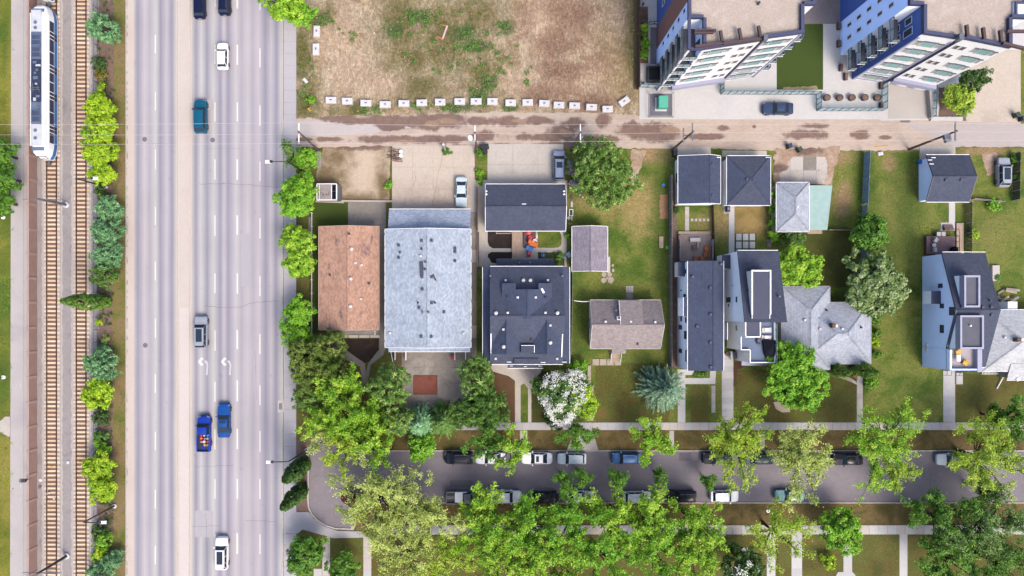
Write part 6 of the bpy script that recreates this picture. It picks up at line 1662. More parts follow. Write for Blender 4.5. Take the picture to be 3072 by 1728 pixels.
tag(MB().add([P(1012, 552, 1.9), P(1026, 562, .3), P(1026, 602, .3), P(1012, 600, 1.9), P(1010, 552, 1.8), P(1010, 602, 1.8)], [(0,1,2,3), (3,2,5), (0,4,1), (4,5,2,1)]).build('metal_sheet', metal_g), 'pale panel leaning on the east side of the holed plank shed', 'panel')
tag(MB().obox(P(1100, 604), (8.3, .3, .35), -.01).build('garden_wall', stucco), 'low pale wall between the dirt parking and the grey patio', 'wall')
tag(MB().obox(P(990, 606), (4.6, .25, .3), -.04).build('garden_wall', stucco), 'low pale wall between the plank shed and the small turf lawn', 'wall')
# ---------------------------------------------------------------- decks
def deck(label, rc, z, n, m, axis='y', name='deck'):
    x0, x1, y0, y1 = rc; t = thing(name, label, 'deck', ((x0+x1)/2, (y0+y1)/2, 0))
    MB().box(x0+.05, x1-.05, y0+.05, y1-.05, 0, z-.08).build('frame', wood_b, t)
    for i in range(n):
        if axis == 'y': MB().box(x0, x1, y0+(y1-y0)*i/n+.012, y0+(y1-y0)*(i+1)/n-.012, z-.08, z+random.uniform(-.008, .008)).build('board', m, t)
        else: MB().box(x0+(x1-x0)*i/n+.012, x0+(x1-x0)*(i+1)/n-.012, y0, y1, z-.08, z+random.uniform(-.008, .008)).build('board', m, t)
    return t
rc = RW(2036, 703, 2133, 784, .6); t = deck('railed pale deck with orange chairs behind the tall narrow house', rc, .6, 26, deck_m)
for x in (rc[0], rc[1]): 
    for k in range(3): MB().box(x-.06, x+.06, rc[3]-.12-k*2.0-.06, rc[3]-.12-k*2.0+.06, .6, 1.7).build('rail_post', fascia_d, t)
    MB().box(x-.09, x+.09, rc[2], rc[3]-.9, 1.55, 1.65).build('rail_cap', greyw, t); MB().box(x-.02, x+.02, rc[2], rc[3]-.9, .7, 1.5).build('screen', lilac_s, t)
MB().box(rc[0], rc[1], rc[3]-.05, rc[3]+.5, .0, .42).build('step', wood_t, t)
def seat_(name, lb, cat, px, py, z, sz, rz, m, back=True, group=None, lm=None):
    x, y, _ = P(px, py, z); t = thing(name, lb, cat, (x, y, z), group)
    MB().bbox((x, y, z+.3), (sz[0], sz[1], .14), rz, .03).build('seat', m, t)
    if back:
        d = sz[1]/2-.06; MB().obox((x-math.sin(rz)*d, y+math.cos(rz)*d, z+.42), (sz[0], .12, .4), rz).build('backrest', m, t)
        for s in (-1, 1): MB().obox((x+math.cos(rz)*s*(sz[0]/2-.05), y+math.sin(rz)*s*(sz[0]/2-.05), z+.44), (.09, sz[1]-.16, .14), rz).build('armrest', m, t)
    for s in (-1, 1):
        for q in (-1, 1):
            ax, ay = s*(sz[0]/2-.07), q*(sz[1]/2-.07); MB().tube((x+ax*math.cos(rz)-ay*math.sin(rz), y+ax*math.sin(rz)+ay*math.cos(rz), z), (x+ax*math.cos(rz)-ay*math.sin(rz), y+ax*math.sin(rz)+ay*math.cos(rz), z+.32), .035, .035, 6).build('leg', lm or m, t)
    return t
seat_('deck_chair', 'orange wooden deck chair by the east rail, northern of two', 'chair', 2119, 746, .6, (.8, .85), -1.5, wood_o, True, 'orange deck chairs')
seat_('deck_chair', 'orange wooden deck chair by the east rail, southern of two', 'chair', 2117, 764, .6, (.8, .85), -1.6, wood_o, True, 'orange deck chairs')
seat_('deck_chair', 'orange wooden deck chair at the house wall, western of two', 'chair', 2086, 777, .6, (.8, .8), 3.1, wood_o, True, 'orange deck chairs')
seat_('deck_chair', 'orange wooden deck chair at the house wall, eastern of two', 'chair', 2104, 777, .6, (.75, .8), 3.14, wood_o, True, 'orange deck chairs')
seat_('sun_lounger', 'white lounger with a wooden foot on the pale railed deck', 'lounger', 2084, 720, .6, (1.7, .68), 0, fabric_w, False, None, wood_b)
x, y, _ = P(2083, 744, .6); t = thing('fire_table', 'small dark square table in the middle of the pale railed deck', 'table', (x, y, .6))
MB().bbox((x, y, .95), (.8, .75, .08), .05, .02).build('table_top', brown_d, t); MB().obox((x, y, .6), (.5, .5, .35), .05).build('base', metal_d, t)
x, y, _ = P(2092, 735, .6); tag(MB().bbox((x, y, .6), (.24, 1.0, .3), 0, .03).build('bench_box', wood_t), 'tan box beside the small dark table on the pale railed deck', 'box')
rc = RW(1536, 692, 1565, 780, .5); deck('tan plank walkway deck between dark beds behind the double garage', rc, .5, 26, wood_t)
rc = RW(1571, 692, 1608, 744, .45); t = deck('small dark deck strewn with toys behind the double garage', rc, .45, 10, plain('dark deck board', (120, 92, 100), .85, .2))
x0, x1, y0, y1 = RW(1488, 694, 1534, 701, .4); t = thing('timber_planter', 'tan timber planter frame at the dark mulch bed', 'planter', ((x0+x1)/2, (y0+y1)/2, 0))
for (a0, a1, b0, b1) in ((x0, x1, y0, y0+.1), (x0, x1, y1-.1, y1), (x0, x0+.1, y0+.1, y1-.1), (x1-.1, x1, y0+.1, y1-.1)): MB().box(a0, a1, b0, b1, 0, .4).build('board', wood_t, t)
MB().box(x0+.1, x1-.1, y0+.1, y1-.1, 0, .3).build('soil', darkbed_m, t)
# toys
def toy(name, lb, px, py, z, parts):
    x, y, _ = P(px, py, z); t = thing(name, lb, 'toy', (x, y, z))
    for nm, kind, off, sz, m in parts:
        if kind == 'b': MB().bbox((x+off[0], y+off[1], z+off[2]), sz, off[3] if len(off) > 3 else 0, .05).build(nm, m, t)
        else: MB().lathe((x+off[0], y+off[1], z+off[2]), sz, 12).build(nm, m, t)
toy('toy_slide', 'bright orange plastic slide in the toy heap', 1598, 733, .45, [('chute', 'b', (.1, 0, .2, -.3), (1.5, .8, .15), orange_p), ('ladder', 'b', (-.5, .4, 0, -.3), (.5, .7, .9), orange_p), ('side', 'b', (.2, .45, .25, -.35), (1.3, .1, .3), orange_p)])
toy('toy_table', 'blue plastic play table in the toy heap', 1587, 747, .45, [('table_top', 'b', (0, 0, .4, -.4), (1.2, .8, .1), blue_p), ('bin', 'b', (.3, -.2, .2, -.4), (.6, .5, .4), blue_p), ('base', 'b', (0, 0, 0, -.4), (.8, .4, .4), blue_p)])
toy('toy_car', 'red plastic ride-on car by the duplex wall', 1586, 762, .05, [('body', 'b', (0, 0, .15, 0), (.6, 1.0, .35), red_p), ('roof', 'b', (0, .05, .7, 0), (.5, .6, .1), red_p), ('seat', 'b', (0, -.3, .5, 0), (.4, .2, .15), black_p)])
toy('toy_umbrella', 'small red umbrella by the double garage wall', 1584, 697, .45, [('canopy', 'l', (0, 0, .9), [(.55, 0), (.3, .15), (.04, .22)], red_p), ('pole', 'l', (0, 0, 0), [(.03, 0), (.03, .95)], metal_g)])
toy('toy_tub', 'coral red plastic tub in the toy heap', 1592, 715, .45, [('tub', 'l', (0, 0, 0), [(.4, 0), (.5, .35), (.44, .36), (.4, .1)], plain('coral plastic', (240, 90, 100), .5, .1)), ('handle', 'b', (.3, .3, .3, .5), (.5, .1, .1), red_p)])
toy('toy_rocker', 'white plastic rocker in the toy heap', 1602, 722, .45, [('seat', 'b', (0, 0, .2, .6), (.7, .4, .15), white_p), ('rocker', 'b', (0, .2, 0, .6), (.8, .1, .25), white_p), ('rocker', 'b', (0, -.2, 0, .6), (.8, .1, .25), white_p), ('horn', 'b', (.3, 0, .35, .6), (.12, .5, .4), white_p)])
toy('ring_toy', 'white ring shaped toy at the edge of the toy heap', 1607, 709, .05, [('ring', 'l', (0, 0, 0), [(.28, 0), (.32, .12), (.2, .16), (.16, .02)], white_p), ('hub', 'l', (0, 0, 0), [(.07, 0), (.05, .14)], metal_g)])
toy('water_toy', 'round blue toy on the shaded grass by the walkway', 1629, 766, .05, [('basin', 'l', (0, 0, 0), [(.32, 0), (.38, .18), (.3, .2), (.26, .06)], blue_p), ('spout', 'l', (.1, 0, .05), [(.06, 0), (.05, .3)], white_p)])
toy('garden_hose', 'coiled pale hose on the walkway by the lilac shed', 1694, 770, .05, [('coil', 'l', (0, 0, 0), [(.36, 0), (.38, .12), (.28, .14), (.26, .02)], metal_g), ('coil', 'l', (0, 0, .1), [(.24, 0), (.26, .1), (.16, .12)], metal_g)])
def junk(name, lb, cat, px, py, sz, rz, m, z=0):
    x, y = P2(px, py); return tag(MB().bbox((x, y, z), sz, rz, .04).build(name, m), lb, cat)
junk('storage_chest', 'pale blue storage chest beside the lilac shed', 'chest', 1706, 765, (.75, .9, .5), .6, plain('pale blue plastic', (186, 212, 230), .5, .06))
for i, (px, py, w, h, rz, m, lb) in enumerate(((1716, 567, .4, .95, 0, metal_g, 'grey metal sheet leaning along the garage walk, northernmost'), (1714, 592, .35, .8, .05, wood_b, 'brown board at the garage walk'), (1709, 596, .2, .5, .2, blue_p, 'slim blue board at the garage walk'), (1715, 613, .35, .9, .03, fabric_w, 'pale sheet leaning at the garage walk'), (1706, 654, .5, .5, .7, fabric_w, 'pale square board dropped on the garage walk'), (1715, 655, .25, .7, 0, fabric_w, 'narrow pale board at the garage walk near the lilac shed'), (1711, 672, .6, .2, 0, wood_t, 'tan board across the garage walk'))):
    junk('leaning_board', lb, 'board', px, py, (w, h, .12), rz, m)
x, y = P2(1713, 638); t = thing('window_frame', 'discarded white window frame leaning at the garage walk', 'window frame', (x, y, 0))
for (dx, dy, sx, sy) in ((-.3, 0, .08, 1.1), (.3, 0, .08, 1.1), (0, .51, .52, .08), (0, -.51, .52, .08)): MB().obox((x+dx, y+dy, .1), (sx, sy, .1)).build('frame_bar', white_p, t)
MB().box(x-.25, x+.25, y-.46, y+.46, .12, .15).build('pane', win_g, t)
t = thing('brown_deck', 'brown deck with white chairs north of the modern house', 'deck', P(2823, 735))
rc = RW(2780, 709, 2866, 762, .9)
MB().box(rc[0]+.06, rc[1]-.06, rc[2]+.06, rc[3]-.06, 0, .8).build('frame', wood_b, t)
for i in range(26): MB().box(rc[0]+(rc[1]-rc[0])*i/26+.01, rc[0]+(rc[1]-rc[0])*(i+1)/26-.01, rc[2], rc[3], .8, .88+.006*(i % 2)).build('board', plain('brown deck board', (142, 112, 118), .8, .15) if i == 0 else MATS['brown deck board'], t)
for k in range(3): MB().box(*(lambda r: (r[0], r[1], r[3]+.02+k*.32, r[3]+.32+k*.32))(RW(2838, 690, 2866, 709, .9)), 0, .68-.2*k).build('step', MATS['brown deck board'], t)
for px in (2838, 2868): 
    a, b = P(px, 706, 1.0), P(px, 688, .5); MB().path([(a[0], a[1], 1.9), (b[0], b[1], 1.2)], [.04, .04], 6).tube((b[0], b[1], 0), (b[0], b[1], 1.2), .04, .04, 6).build('handrail', metal_d, t)
for k in range(4): MB().box(rc[1]-.05, rc[1]+.05, rc[2]+k*.95, rc[2]+k*.95+.08, .88, 1.9).build('rail_post', metal_d, t)
MB().box(rc[1]-.04, rc[1]+.04, rc[2], rc[3], 1.85, 1.93).build('rail', metal_d, t)
seat_('patio_chair', 'white patio chair on the brown deck, beside its north edge', 'chair', 2802, 722, .88, (.7, .7), .9, fabric_w, True, 'white chairs on the brown deck', metal_d)
seat_('patio_chair', 'white patio chair on the brown deck, toward the house wall', 'chair', 2800, 750, .88, (.7, .7), 1.6, fabric_w, True, 'white chairs on the brown deck', metal_d)
x, y, _ = P(2797, 736, .9); t = thing('side_table', 'small round white table between the deck chairs', 'table', (x, y, .88)); MB().lathe((x, y, 1.35), [(.33, 0), (.33, .05), (.1, .06)], 14).build('table_top', fabric_w, t); MB().lathe((x, y, .88), [(.2, 0), (.04, .05), (.04, .47)], 8).build('stem', metal_d, t)
for px, lb in ((2810, 'western'), (2824, 'eastern')):
    x, y, _ = P(px, 703, .4); t = thing('garden_bin', lb + ' grey bin at the north edge of the brown deck', 'bin', (x, y, 0)); MB().bbox((x, y, 0), (.6, .6, .9), 0, .04).build('body', metal_g, t); MB().bbox((x, y, .9), (.66, .66, .08), 0, .03).build('lid', fabric_w, t)
x, y, _ = P(2858, 750, .9); tag(MB().lathe((x, y, .88), [(.5, 0), (.55, .6), (.35, .8), (.1, .85)], 12).build('covered_grill', tarp_k), 'round black covered grill in the corner of the brown deck', 'covered grill')
junk('timber_walk', 'tan timber boardwalk strip beside the brown deck', 'boardwalk', 2877, 715, (1.2, 5.0, .3), 0, wood_t)
junk('back_landing', 'pale concrete landing east of the modern house', 'landing', 2982, 820, (1.2, 2.6, .5), 0, swl)
x, y = P2(3020, 890); t = thing('garden_clutter', 'heap of pale planks and boards between the modern house and the white bungalow', 'planks', (x, y, 0))
for i in range(9): MB().obox((x+random.uniform(-1.4, 1.2), y+random.uniform(-1.2, 1.2), .05+.1*i), (random.uniform(1, 2.4), random.uniform(.12, .4), .06), random.uniform(-1, 1)).build('plank', random.choice([wood_t, wood_g, fabric_w]), t)
# ---------------------------------------------------------------- cars
def paint(name, c, f=1.0, metal=.0, rough=.32):
    m, t, B, N, Lk = nt(name)
    B.inputs['Base Color'].default_value = alb(c, f)
    B.inputs['Roughness'].default_value = rough; B.inputs['Metallic'].default_value = metal
    B.inputs['Coat Weight'].default_value = .08; B.inputs['Specular IOR Level'].default_value = .15; B.inputs['Coat Roughness'].default_value = .06
    n = noise(N, Lk, pos_node(N, 'obj'), 2.0, 3)
    Lk.new(mixc(N, Lk, 1.0, alb(c, f), mrange(N, Lk, n, .3, .7, .93, 1.07), 'MULTIPLY'), B.inputs['Base Color'])
    return m
car_glass = glass('car glass', (.010, .016, .026), .15)
lens_w = plain('headlamp lens', (230, 232, 238), .15, 0, f=1.2); lens_r = plain('tail lamp lens', (170, 30, 40), .2, 0)
body0 = paint('car paint', (200, 200, 210))
STY = {  # L, W, H, belt z, hood z, windshield base, roof front, roof rear, rear glass base (fractions of L from the front), style
 'sedan': (4.75, 1.84, 1.45, .95, .88, .30, .42, .68, .84), 'hatch': (4.3, 1.78, 1.50, .98, .90, .27, .38, .80, .93),
 'suv': (4.75, 1.92, 1.72, 1.12, 1.05, .26, .36, .84, .955), 'van': (5.0, 1.98, 1.78, 1.12, 1.05, .20, .34, .88, .965), 'pickup': (5.6, 1.98, 1.82, 1.18, 1.12, .22, .31, .50, .56), 'sport': (4.75, 1.92, 1.38, .95, .90, .33, .46, .66, .86)}
def make_car(style, sunroof=False, rails=False):
    L, W, H, zb, zh, fa, fb, fc, fd = STY[style]
    t = thing('parked_car', 'car', 'car')
    h = W/2
    X = lambda f: L/2 - f*L
    # lower body: stations front to back: (fraction, half width, top z, bottom z)
    st = [(0, .62, .62, .30), (.012, .76, .72, .24), (.04, .89, zh-.10, .22), (.10, .965, zh-.04, .2), (.20, 1, zh, .2), (fa, 1, zb, .2)]
    if style == 'pickup': st += [(.40, 1, zb, .2), (fd, 1, zb, .2), (fd+.005, 1, 1.02, .2), (.80, 1, 1.02, .22), (.985, .98, 1.02, .26), (1, .94, .98, .3)]
    elif style in ('sedan', 'sport'): st += [(.50, 1, zb, .2), (fc, 1, zb, .2), (fd, .985, zb+.02, .22), (.94, .93, zb-.02, .24), (.985, .82, zb-.12, .28), (1, .68, zb-.3, .32)]
    else: st += [(.50, 1, zb, .2), (.80, 1, zb, .2), (.93, .97, zb, .22), (.985, .88, zb-.02, .26), (1, .76, zb-.25, .32)]
    b = MB(); n = 11
    for f, k, zt, z0 in st:
        w = h*k; x = X(f)
        b.v += [(x, -w*.92, z0), (x, -w, z0+.2), (x, -w, (z0+zt)/2+.1), (x, -w*.975, zt-.07), (x, -w*.9, zt-.005), (x, 0, zt+.035), (x, w*.9, zt-.005), (x, w*.975, zt-.07), (x, w, (z0+zt)/2+.1), (x, w, z0+.2), (x, w*.92, z0)]
    for i in range(len(st)-1):
        for j in range(n-1): b.f.append((i*n+j, i*n+j+1, (i+1)*n+j+1, (i+1)*n+j)); b.m.append(0)
    b.f.append(tuple(range(n-1, -1, -1))); b.f.append(tuple(range(len(b.v)-n, len(b.v)))); b.m += [0, 0]
    # cabin shell
    wb, wr = h*.93, h*.74
    ca = [(X(fa), -wb, zb-.02), (X(fa), wb, zb-.02), (X(fd), wb*.97, zb-.02), (X(fd), -wb*.97, zb-.02), (X(fb), -wr, H-.04), (X(fb), wr, H-.04), (X(fc), wr*.97, H-.04), (X(fc), -wr*.97, H-.04)]
    b.add(ca, [(0,4,5,1), (1,5,6,2), (2,6,7,3), (3,7,4,0), (4,7,6,5)])
    if style == 'pickup': b.f[-0:]
    bo = b.build('body', body0, t, local=True)
    for p in bo.data.polygons: p.use_smooth = False
    rf = MB(); nx_ = 5
    for i in range(nx_):
        u = i/(nx_-1); x = X(fb)+(X(fc)-X(fb))*u
        e = .02 if i in (0, nx_-1) else 0
        for v in (-1, -.55, 0, .55, 1): rf.v.append((x, wr*(1-.03*u)*v*1.01, H-.035-.05*abs(v)**3+.04*(1-abs(v))+(.02 if 0 < i < nx_-1 else 0)-e))
    for i in range(nx_-1):
        for j in range(4): rf.f.append((i*5+j, i*5+j+1, (i+1)*5+j+1, (i+1)*5+j)); rf.m.append(0)
    rf.build('roof', body0, t, local=True, smooth=True)
    def pane(name, q, inset=.07, off=.014, m=car_glass, bow=0.0):
        q = [Vector(p) for p in q]; c = sum(q, Vector())/4
        nn = (q[1]-q[0]).cross(q[2]-q[0]).normalized()
        if nn.dot(c - Vector((0, 0, .6))) < 0: nn = -nn
        q = [p+(c-p).normalized()*inset*((c-p).length*.55+.3)+nn*off for p in q]
        return MB().add([tuple(p) for p in q], [(0,1,2,3)]).build(name, m, t, local=True)
    pane('windshield', [ca[0], ca[4], ca[5], ca[1]], .06)
    pane('rear_window', [ca[2], ca[6], ca[7], ca[3]], .09)
    lerp = lambda a, c_, u: tuple(Vector(a).lerp(Vector(c_), u))
    for A, B_, C_, D in ((ca[0], ca[4], ca[7], ca[3]), (ca[1], ca[5], ca[6], ca[2])):
        cuts = [0, .5, 1] if style != 'suv' else [0, .42, .76, 1]
        for i in range(len(cuts)-1):
            u, v = cuts[i], cuts[i+1]
            pane('side_window', [lerp(A, D, u), lerp(B_, C_, u), lerp(B_, C_, v), lerp(A, D, v)], .07)
    if sunroof: MB().obox((X(fb+(fc-fb)*(.48 if style == 'suv' else .34)), 0, H+.0), ((fc-fb)*L*(.8 if style == 'suv' else .36), wr*1.3, .035)).build('sunroof', car_glass, t, local=True)
    if rails:
        for s in (-1, 1): MB().path([(X(fb+.03), s*wr*.9, H-.02), (X(fb+.06), s*wr*.9, H+.05), (X(fc-.05), s*wr*.88, H+.05), (X(fc-.02), s*wr*.88, H-.02)], [.03]*4, 5).build('roof_rail', metal_g, t, local=True)
    for f in (.17, .81 if style != 'pickup' else .78):
        for s in (-1, 1):
            x = X(f); r = .34 if style in ('suv', 'pickup', 'van') else .32
            w = MB().tube((x, s*(h-.2), r), (x, s*(h+.012), r), r, r, 18).build('wheel', rubber, t, local=True)
            MB().tube((x, s*(h-.05), r), (x, s*(h+.022), r), r*.62, r*.5, 12).build('rim', metal_g, w, local=True)
    for s in (-1, 1):
        MB().add([(X(.012), s*h*.45, zh-.28), (X(.03), s*h*.86, zh-.2), (X(.075), s*h*.93, zh-.06), (X(.045), s*h*.5, zh-.08)], [(0,1,2,3), (3,2,1,0)]).build('headlight', lens_w, t, local=True)
        zt = zb-.03 if style != 'pickup' else .98
        MB().add([(X(.992), s*h*.5, zt-.3), (X(.97), s*h*.90, zt-.25), (X(.95), s*h*.955, zt+.03), (X(.985), s*h*.55, zt+.03)], [(0,1,2,3), (3,2,1,0)]).build('taillight', lens_r, t, local=True)
        MB().obox((X(fa+.05), s*(h+.1), zb-.02), (.16, .24, .15), s*.15).build('mirror', body0, t, local=True)
    MB().obox((X(1)-.005, 0, .55), (.02, .5, .13)).build('number_plate', fabric_w, t, local=True)
    MB().obox((X(.02), 0, .42), (.06, h*1.1, .22)).build('grille', black_p, t, local=True)
    if style == 'pickup':
        bl = MB(); x0, x1 = X(fd+.008), X(.985)
        bl.box(x1, x0, -h*.8, h*.8, 1.02, 1.045)
        bl.build('bed_floor', black_p, t, local=True)
        for s in (-1, 1): MB().box(x1, x0, s*h*.9-.08, s*h*.9+.08, 1.02, 1.36).build('bed_side', body0, t, local=True)
        MB().box(x1-.06, x1+.06, -h*.86, h*.86, 1.02, 1.36).build('tailgate', body0, t, local=True)
    if style in ('suv', 'hatch', 'van'):
        MB().obox((X(fc)-.12, 0, H-.05), (.3, wr*1.7, .05)).build('spoiler', body0, t, local=True)
    return t
BP = {'body', 'roof', 'mirror', 'spoiler', 'bed_side', 'tailgate'}
PROTO = {}
def car(style, px, py, heading, mat, label, name='parked_car', cat='car', group=None, sun=False, rails=False, L=None, z0=.06, trunkm=None):
    """heading in degrees clockwise from north"""
    key = (style, sun, rails)
    first = key not in PROTO
    if first: PROTO[key] = make_car(*key)
    o = PROTO[key] if first else copy_tree(PROTO[key])
    x, y, _ = P(px, py, .9)
    o.name = name
    o.location = (x, y, z0); o.rotation_euler = (0, 0, R_(90-heading))
    if L: 
        k = L/STY[style][0]; o.scale = (k, min(k, 1.05) if k > 1 else max(k, .95), 1)
    o['label'] = label; o['category'] = cat
    if group: o['group'] = group
    elif 'group' in o: del o['group']
    for ch in o.children:
        if ch.name.split('.')[0] in BP:
            ch.material_slots[0].link = 'OBJECT'; ch.material_slots[0].material = mat
    return o
c_white = paint('white car paint', (248, 248, 252), 1.5); c_silver = paint('silver car paint', (206, 212, 226), 1.0, .3); c_pale = paint('pale blue silver car paint', (214, 230, 242), 1.2)
c_navy = paint('navy car paint', (24, 32, 72)); c_teal = paint('teal car paint', (22, 104, 140)); c_blue = paint('blue car paint', (28, 92, 180)); c_cobalt = paint('cobalt car paint', (24, 70, 196)); c_black = paint('black car paint', (16, 20, 42))
c_lilac = paint('silver blue car paint', (176, 190, 224), 1.0, .2); c_slate = paint('slate car paint', (74, 92, 130), 1, .2); c_green = paint('dark green car paint', (44, 78, 76)); c_teal2 = paint('pale teal car paint', (128, 176, 182), 1, .2); c_red = paint('dark red car paint', (96, 26, 28)); c_steel = paint('steel blue car paint', (70, 118, 178), 1, .2); c_grey = paint('grey car paint', (150, 150, 160), 1, .2)
GT, GN, GS = 'cars driving north on the main road', 'cars parked along the north kerb of the side street', 'cars parked along the south kerb of the side street'
car('hatch', 598, 12, 0, c_navy, 'dark navy hatchback in the lane beside the median, tail just in view at the top', 'moving_car', group=GT, L=4.6)
car('suv', 673, 0, 0, c_navy, 'dark navy SUV with pale roof rails at the top of the second northbound lane', 'moving_car', group=GT, rails=True)
car('hatch', 667, 167, 0, c_white, 'bright white hatchback driving north at the level of the vacant lot', 'moving_car', group=GT, L=4.35)
car('suv', 601, 348, 0, c_teal, 'teal blue SUV driving north by the power lines', 'moving_car', group=GT, L=5.5)
car('suv', 603, 997, 0, c_silver, 'silver SUV with a dark glass roof beside the median', 'moving_car', group=GT, sun=True, L=5.4)
car('sport', 671, 1262, 0, c_blue, 'deep blue coupe driving just ahead of the loaded cobalt pickup', 'moving_car', group=GT, sun=True, L=5.6)
pk = car('pickup', 612, 1300, 0, c_cobalt, 'cobalt blue pickup with a loaded bed beside the median', 'moving_car', 'pickup', GT, L=5.9)
car('suv', 665, 1660, 0, c_white, 'white SUV with a dark windscreen in the lower part of the main road', 'moving_car', group=GT, sun=True, L=5.4)
car('sedan', 1384, 575, 180, c_pale, 'pale blue white sedan parked on the wide concrete pad', L=4.95)
car('van', 1677, 496, 0, c_lilac, 'silver blue minivan with roof rails parked by the flowering shrub', 'parked_van', 'minivan', sun=True, rails=True, L=4.95)
car('sedan', 2335, 325, 270, c_slate, 'dark slate sedan parked on the bright driveway below the apartment blocks', L=5.0)
car('suv', 3011, 516, 0, c_silver, 'silver grey SUV parked on the grass beside the dark slat fence', sun=True, L=4.9)
car('suv', 1376, 1374, 270, c_black, 'black SUV with silver roof rails at the north kerb, westernmost of its row', group=GN, rails=True, L=4.8)
car('sedan', 1472, 1375, 270, c_white, 'white sedan half hidden by the tree between the black SUV and the sunroof sedan', group=GN)
car('sedan', 1611, 1375, 270, c_white, 'white sedan with a dark sunroof at the north kerb', group=GN, sun=True, L=5.0)
car('hatch', 1716, 1376, 270, c_pale, 'pale silver hatchback at the north kerb below the concrete driveway', group=GN, L=4.7)
car('hatch', 1878, 1375, 270, c_steel, 'steel blue hatchback at the north kerb west of the round street tree', group=GN, L=4.7)
car('sedan', 2152, 1375, 270, c_black, 'black sedan at the north kerb under a pale street tree', group=GN, L=4.9)
car('hatch', 2276, 1376, 270, c_green, 'dark green hatchback at the north kerb with a red tail', group=GN, L=4.9)
car('sedan', 2544, 1378, 270, c_black, 'dark car mostly hidden by pale foliage at the north kerb', group=GN)
car('sedan', 2856, 1379, 270, c_pale, 'pale silver sedan at the north kerb, easternmost of its row', group=GN, L=4.9)
car('van', 1066, 1508, 300, c_red, 'dark red van under the pale tree in the turning circle', 'parked_van', 'van', L=4.9)
car('pickup', 1392, 1492, 90, c_grey, 'grey pickup with a white bed cover half hidden by trees at the south kerb', 'parked_car', 'pickup', GS)
car('suv', 1514, 1490, 90, c_white, 'white SUV seen in scraps through the leaves at the south kerb', group=GS)
car('hatch', 1634, 1493, 90, c_black, 'dark hatchback in the shade of the big trees at the south kerb', group=GS)
car('sedan', 1736, 1491, 90, c_white, 'white sedan among leaves at the south kerb, east of the shaded dark hatchback', group=GS)
car('hatch', 1912, 1492, 90, c_white, 'white hatchback half covered by leaves at the south kerb near the three narrow green boughs', group=GS)
car('suv', 2046, 1490, 270, c_black, 'black SUV at the south kerb beside the white hatchback in the open', group=GS, rails=True)
car('hatch', 2174, 1489, 90, c_white, 'white hatchback in the open at the south kerb', group=GS, L=4.6)
car('sedan', 2370, 1487, 270, c_teal2, 'pale teal sedan at the south kerb, easternmost of its row', group=GS, L=4.9)
# bed load of the cobalt pickup, and the bed cover of the grey one
cargo_cols = [red_p, fabric_w, blue_p, orange_p, metal_g, wood_t, plain('pink cloth', (226, 120, 150), .7, .1), fabric_w, red_p, black_p, yellow_p, metal_g]
for i, m_ in enumerate(cargo_cols):
    x, y, z = P(606+(i % 3)*9+random.uniform(-1, 1), 1305+(i//3)*9.5, 1.2)
    nm = 'cargo_box' if i % 2 else 'cargo_bag'
    q = MB()
    if i % 2: q.bbox((x, y, 1.12), (random.uniform(.3, .5), random.uniform(.3, .45), random.uniform(.3, .6)), random.uniform(0, 1), .04)
    else: q.lathe((x, y, 1.12), [(.22, 0), (.28, .2), (.2, .4), (.07, .5)], 10)
    tag(q.build(nm, m_), ['red', 'white', 'blue', 'orange', 'grey', 'tan', 'pink', 'white', 'red', 'black', 'yellow', 'grey'][i] + (' box' if i % 2 else ' bag') + ' in the ' + ['front', 'second', 'third', 'rearmost'][i//3] + ' row of the load in the cobalt pickup bed', 'cargo', 'load in the cobalt pickup bed')
x, y, z = P(1382, 1492, 1.5); tag(MB().bbox((x, y, 1.42), (1.9, 1.7, .1), 0, .04).build('bed_cover', c_white), 'white bed cover on the grey pickup under the trees', 'bed cover')
# ---------------------------------------------------------------- concrete blocks of the vacant lot
lock = MB().bbox((0, 0, 0), (1.75, 1.02, .62), 0, .07).build('block', block_m)
me_block = lock.data; bpy.data.objects.remove(lock)
loop_me = MB().path([(-.12, 0, .6), (-.1, 0, .68), (.1, 0, .68), (.12, 0, .6)], [.025]*4, 5).box(-.2, .2, -.1, .1, .615, .626).build('lifting_loop', metal_g)
me_loop = loop_me.data; bpy.data.objects.remove(loop_me)
blocks = [(949, 92, 1.57), (947, 146, 1.57), (992, 299, 0), (1041, 302, .02), (1097, 308, -.02), (1155, 312, 0), (1211, 309, -.02), (1265, 307, .03), (1320, 305, .0), (1379, 303, .01), (1428, 303, .01), (1477, 303, -.01), (1532, 307, 0), (1583, 306, .03), (1633, 309, -.06), (1677, 314, -.02), (1724, 316, -.03), (1775, 320, -.03), (1823, 326, .02), (1873, 303, .62)]
ordn = ['first', 'second', 'third', 'fourth', 'fifth', 'sixth', 'seventh', 'eighth', 'ninth', 'tenth', 'eleventh', 'twelfth', 'thirteenth', 'fourteenth', 'fifteenth', 'sixteenth', 'seventeenth']
for i, (px, py, rz) in enumerate(blocks):
    x, y, z = P(px, py, .6)
    if i == 0: lb = 'white concrete block standing lengthwise nearest the bright corner tree'
    elif i == 1: lb = 'white concrete block standing lengthwise just below its twin at the lot edge'
    elif i == len(blocks)-1: lb = 'white concrete block turned askew at the east end of the row'
    else: lb = ordn[i-2] + ' white concrete block from the west end of the row along the vacant lot'
    t = thing('concrete_block', lb, 'concrete block', (x, y, 0), 'concrete blocks guarding the vacant lot', rz)
    o = bpy.data.objects.new('body', me_block); COL.objects.link(o); o.parent = t
    o = bpy.data.objects.new('lifting_loop', me_loop); COL.objects.link(o); o.parent = t
    t.scale = (random.uniform(.97, 1.03), random.uniform(.97, 1.03), 1)
x, y = P2(917, 243); tag(MB().bbox((x, y, 0), (.5, .9, .4), .7, .06).build('pale_stone', block_m), 'pale greenish stone lying in the lot grass by the sidewalk', 'stone')
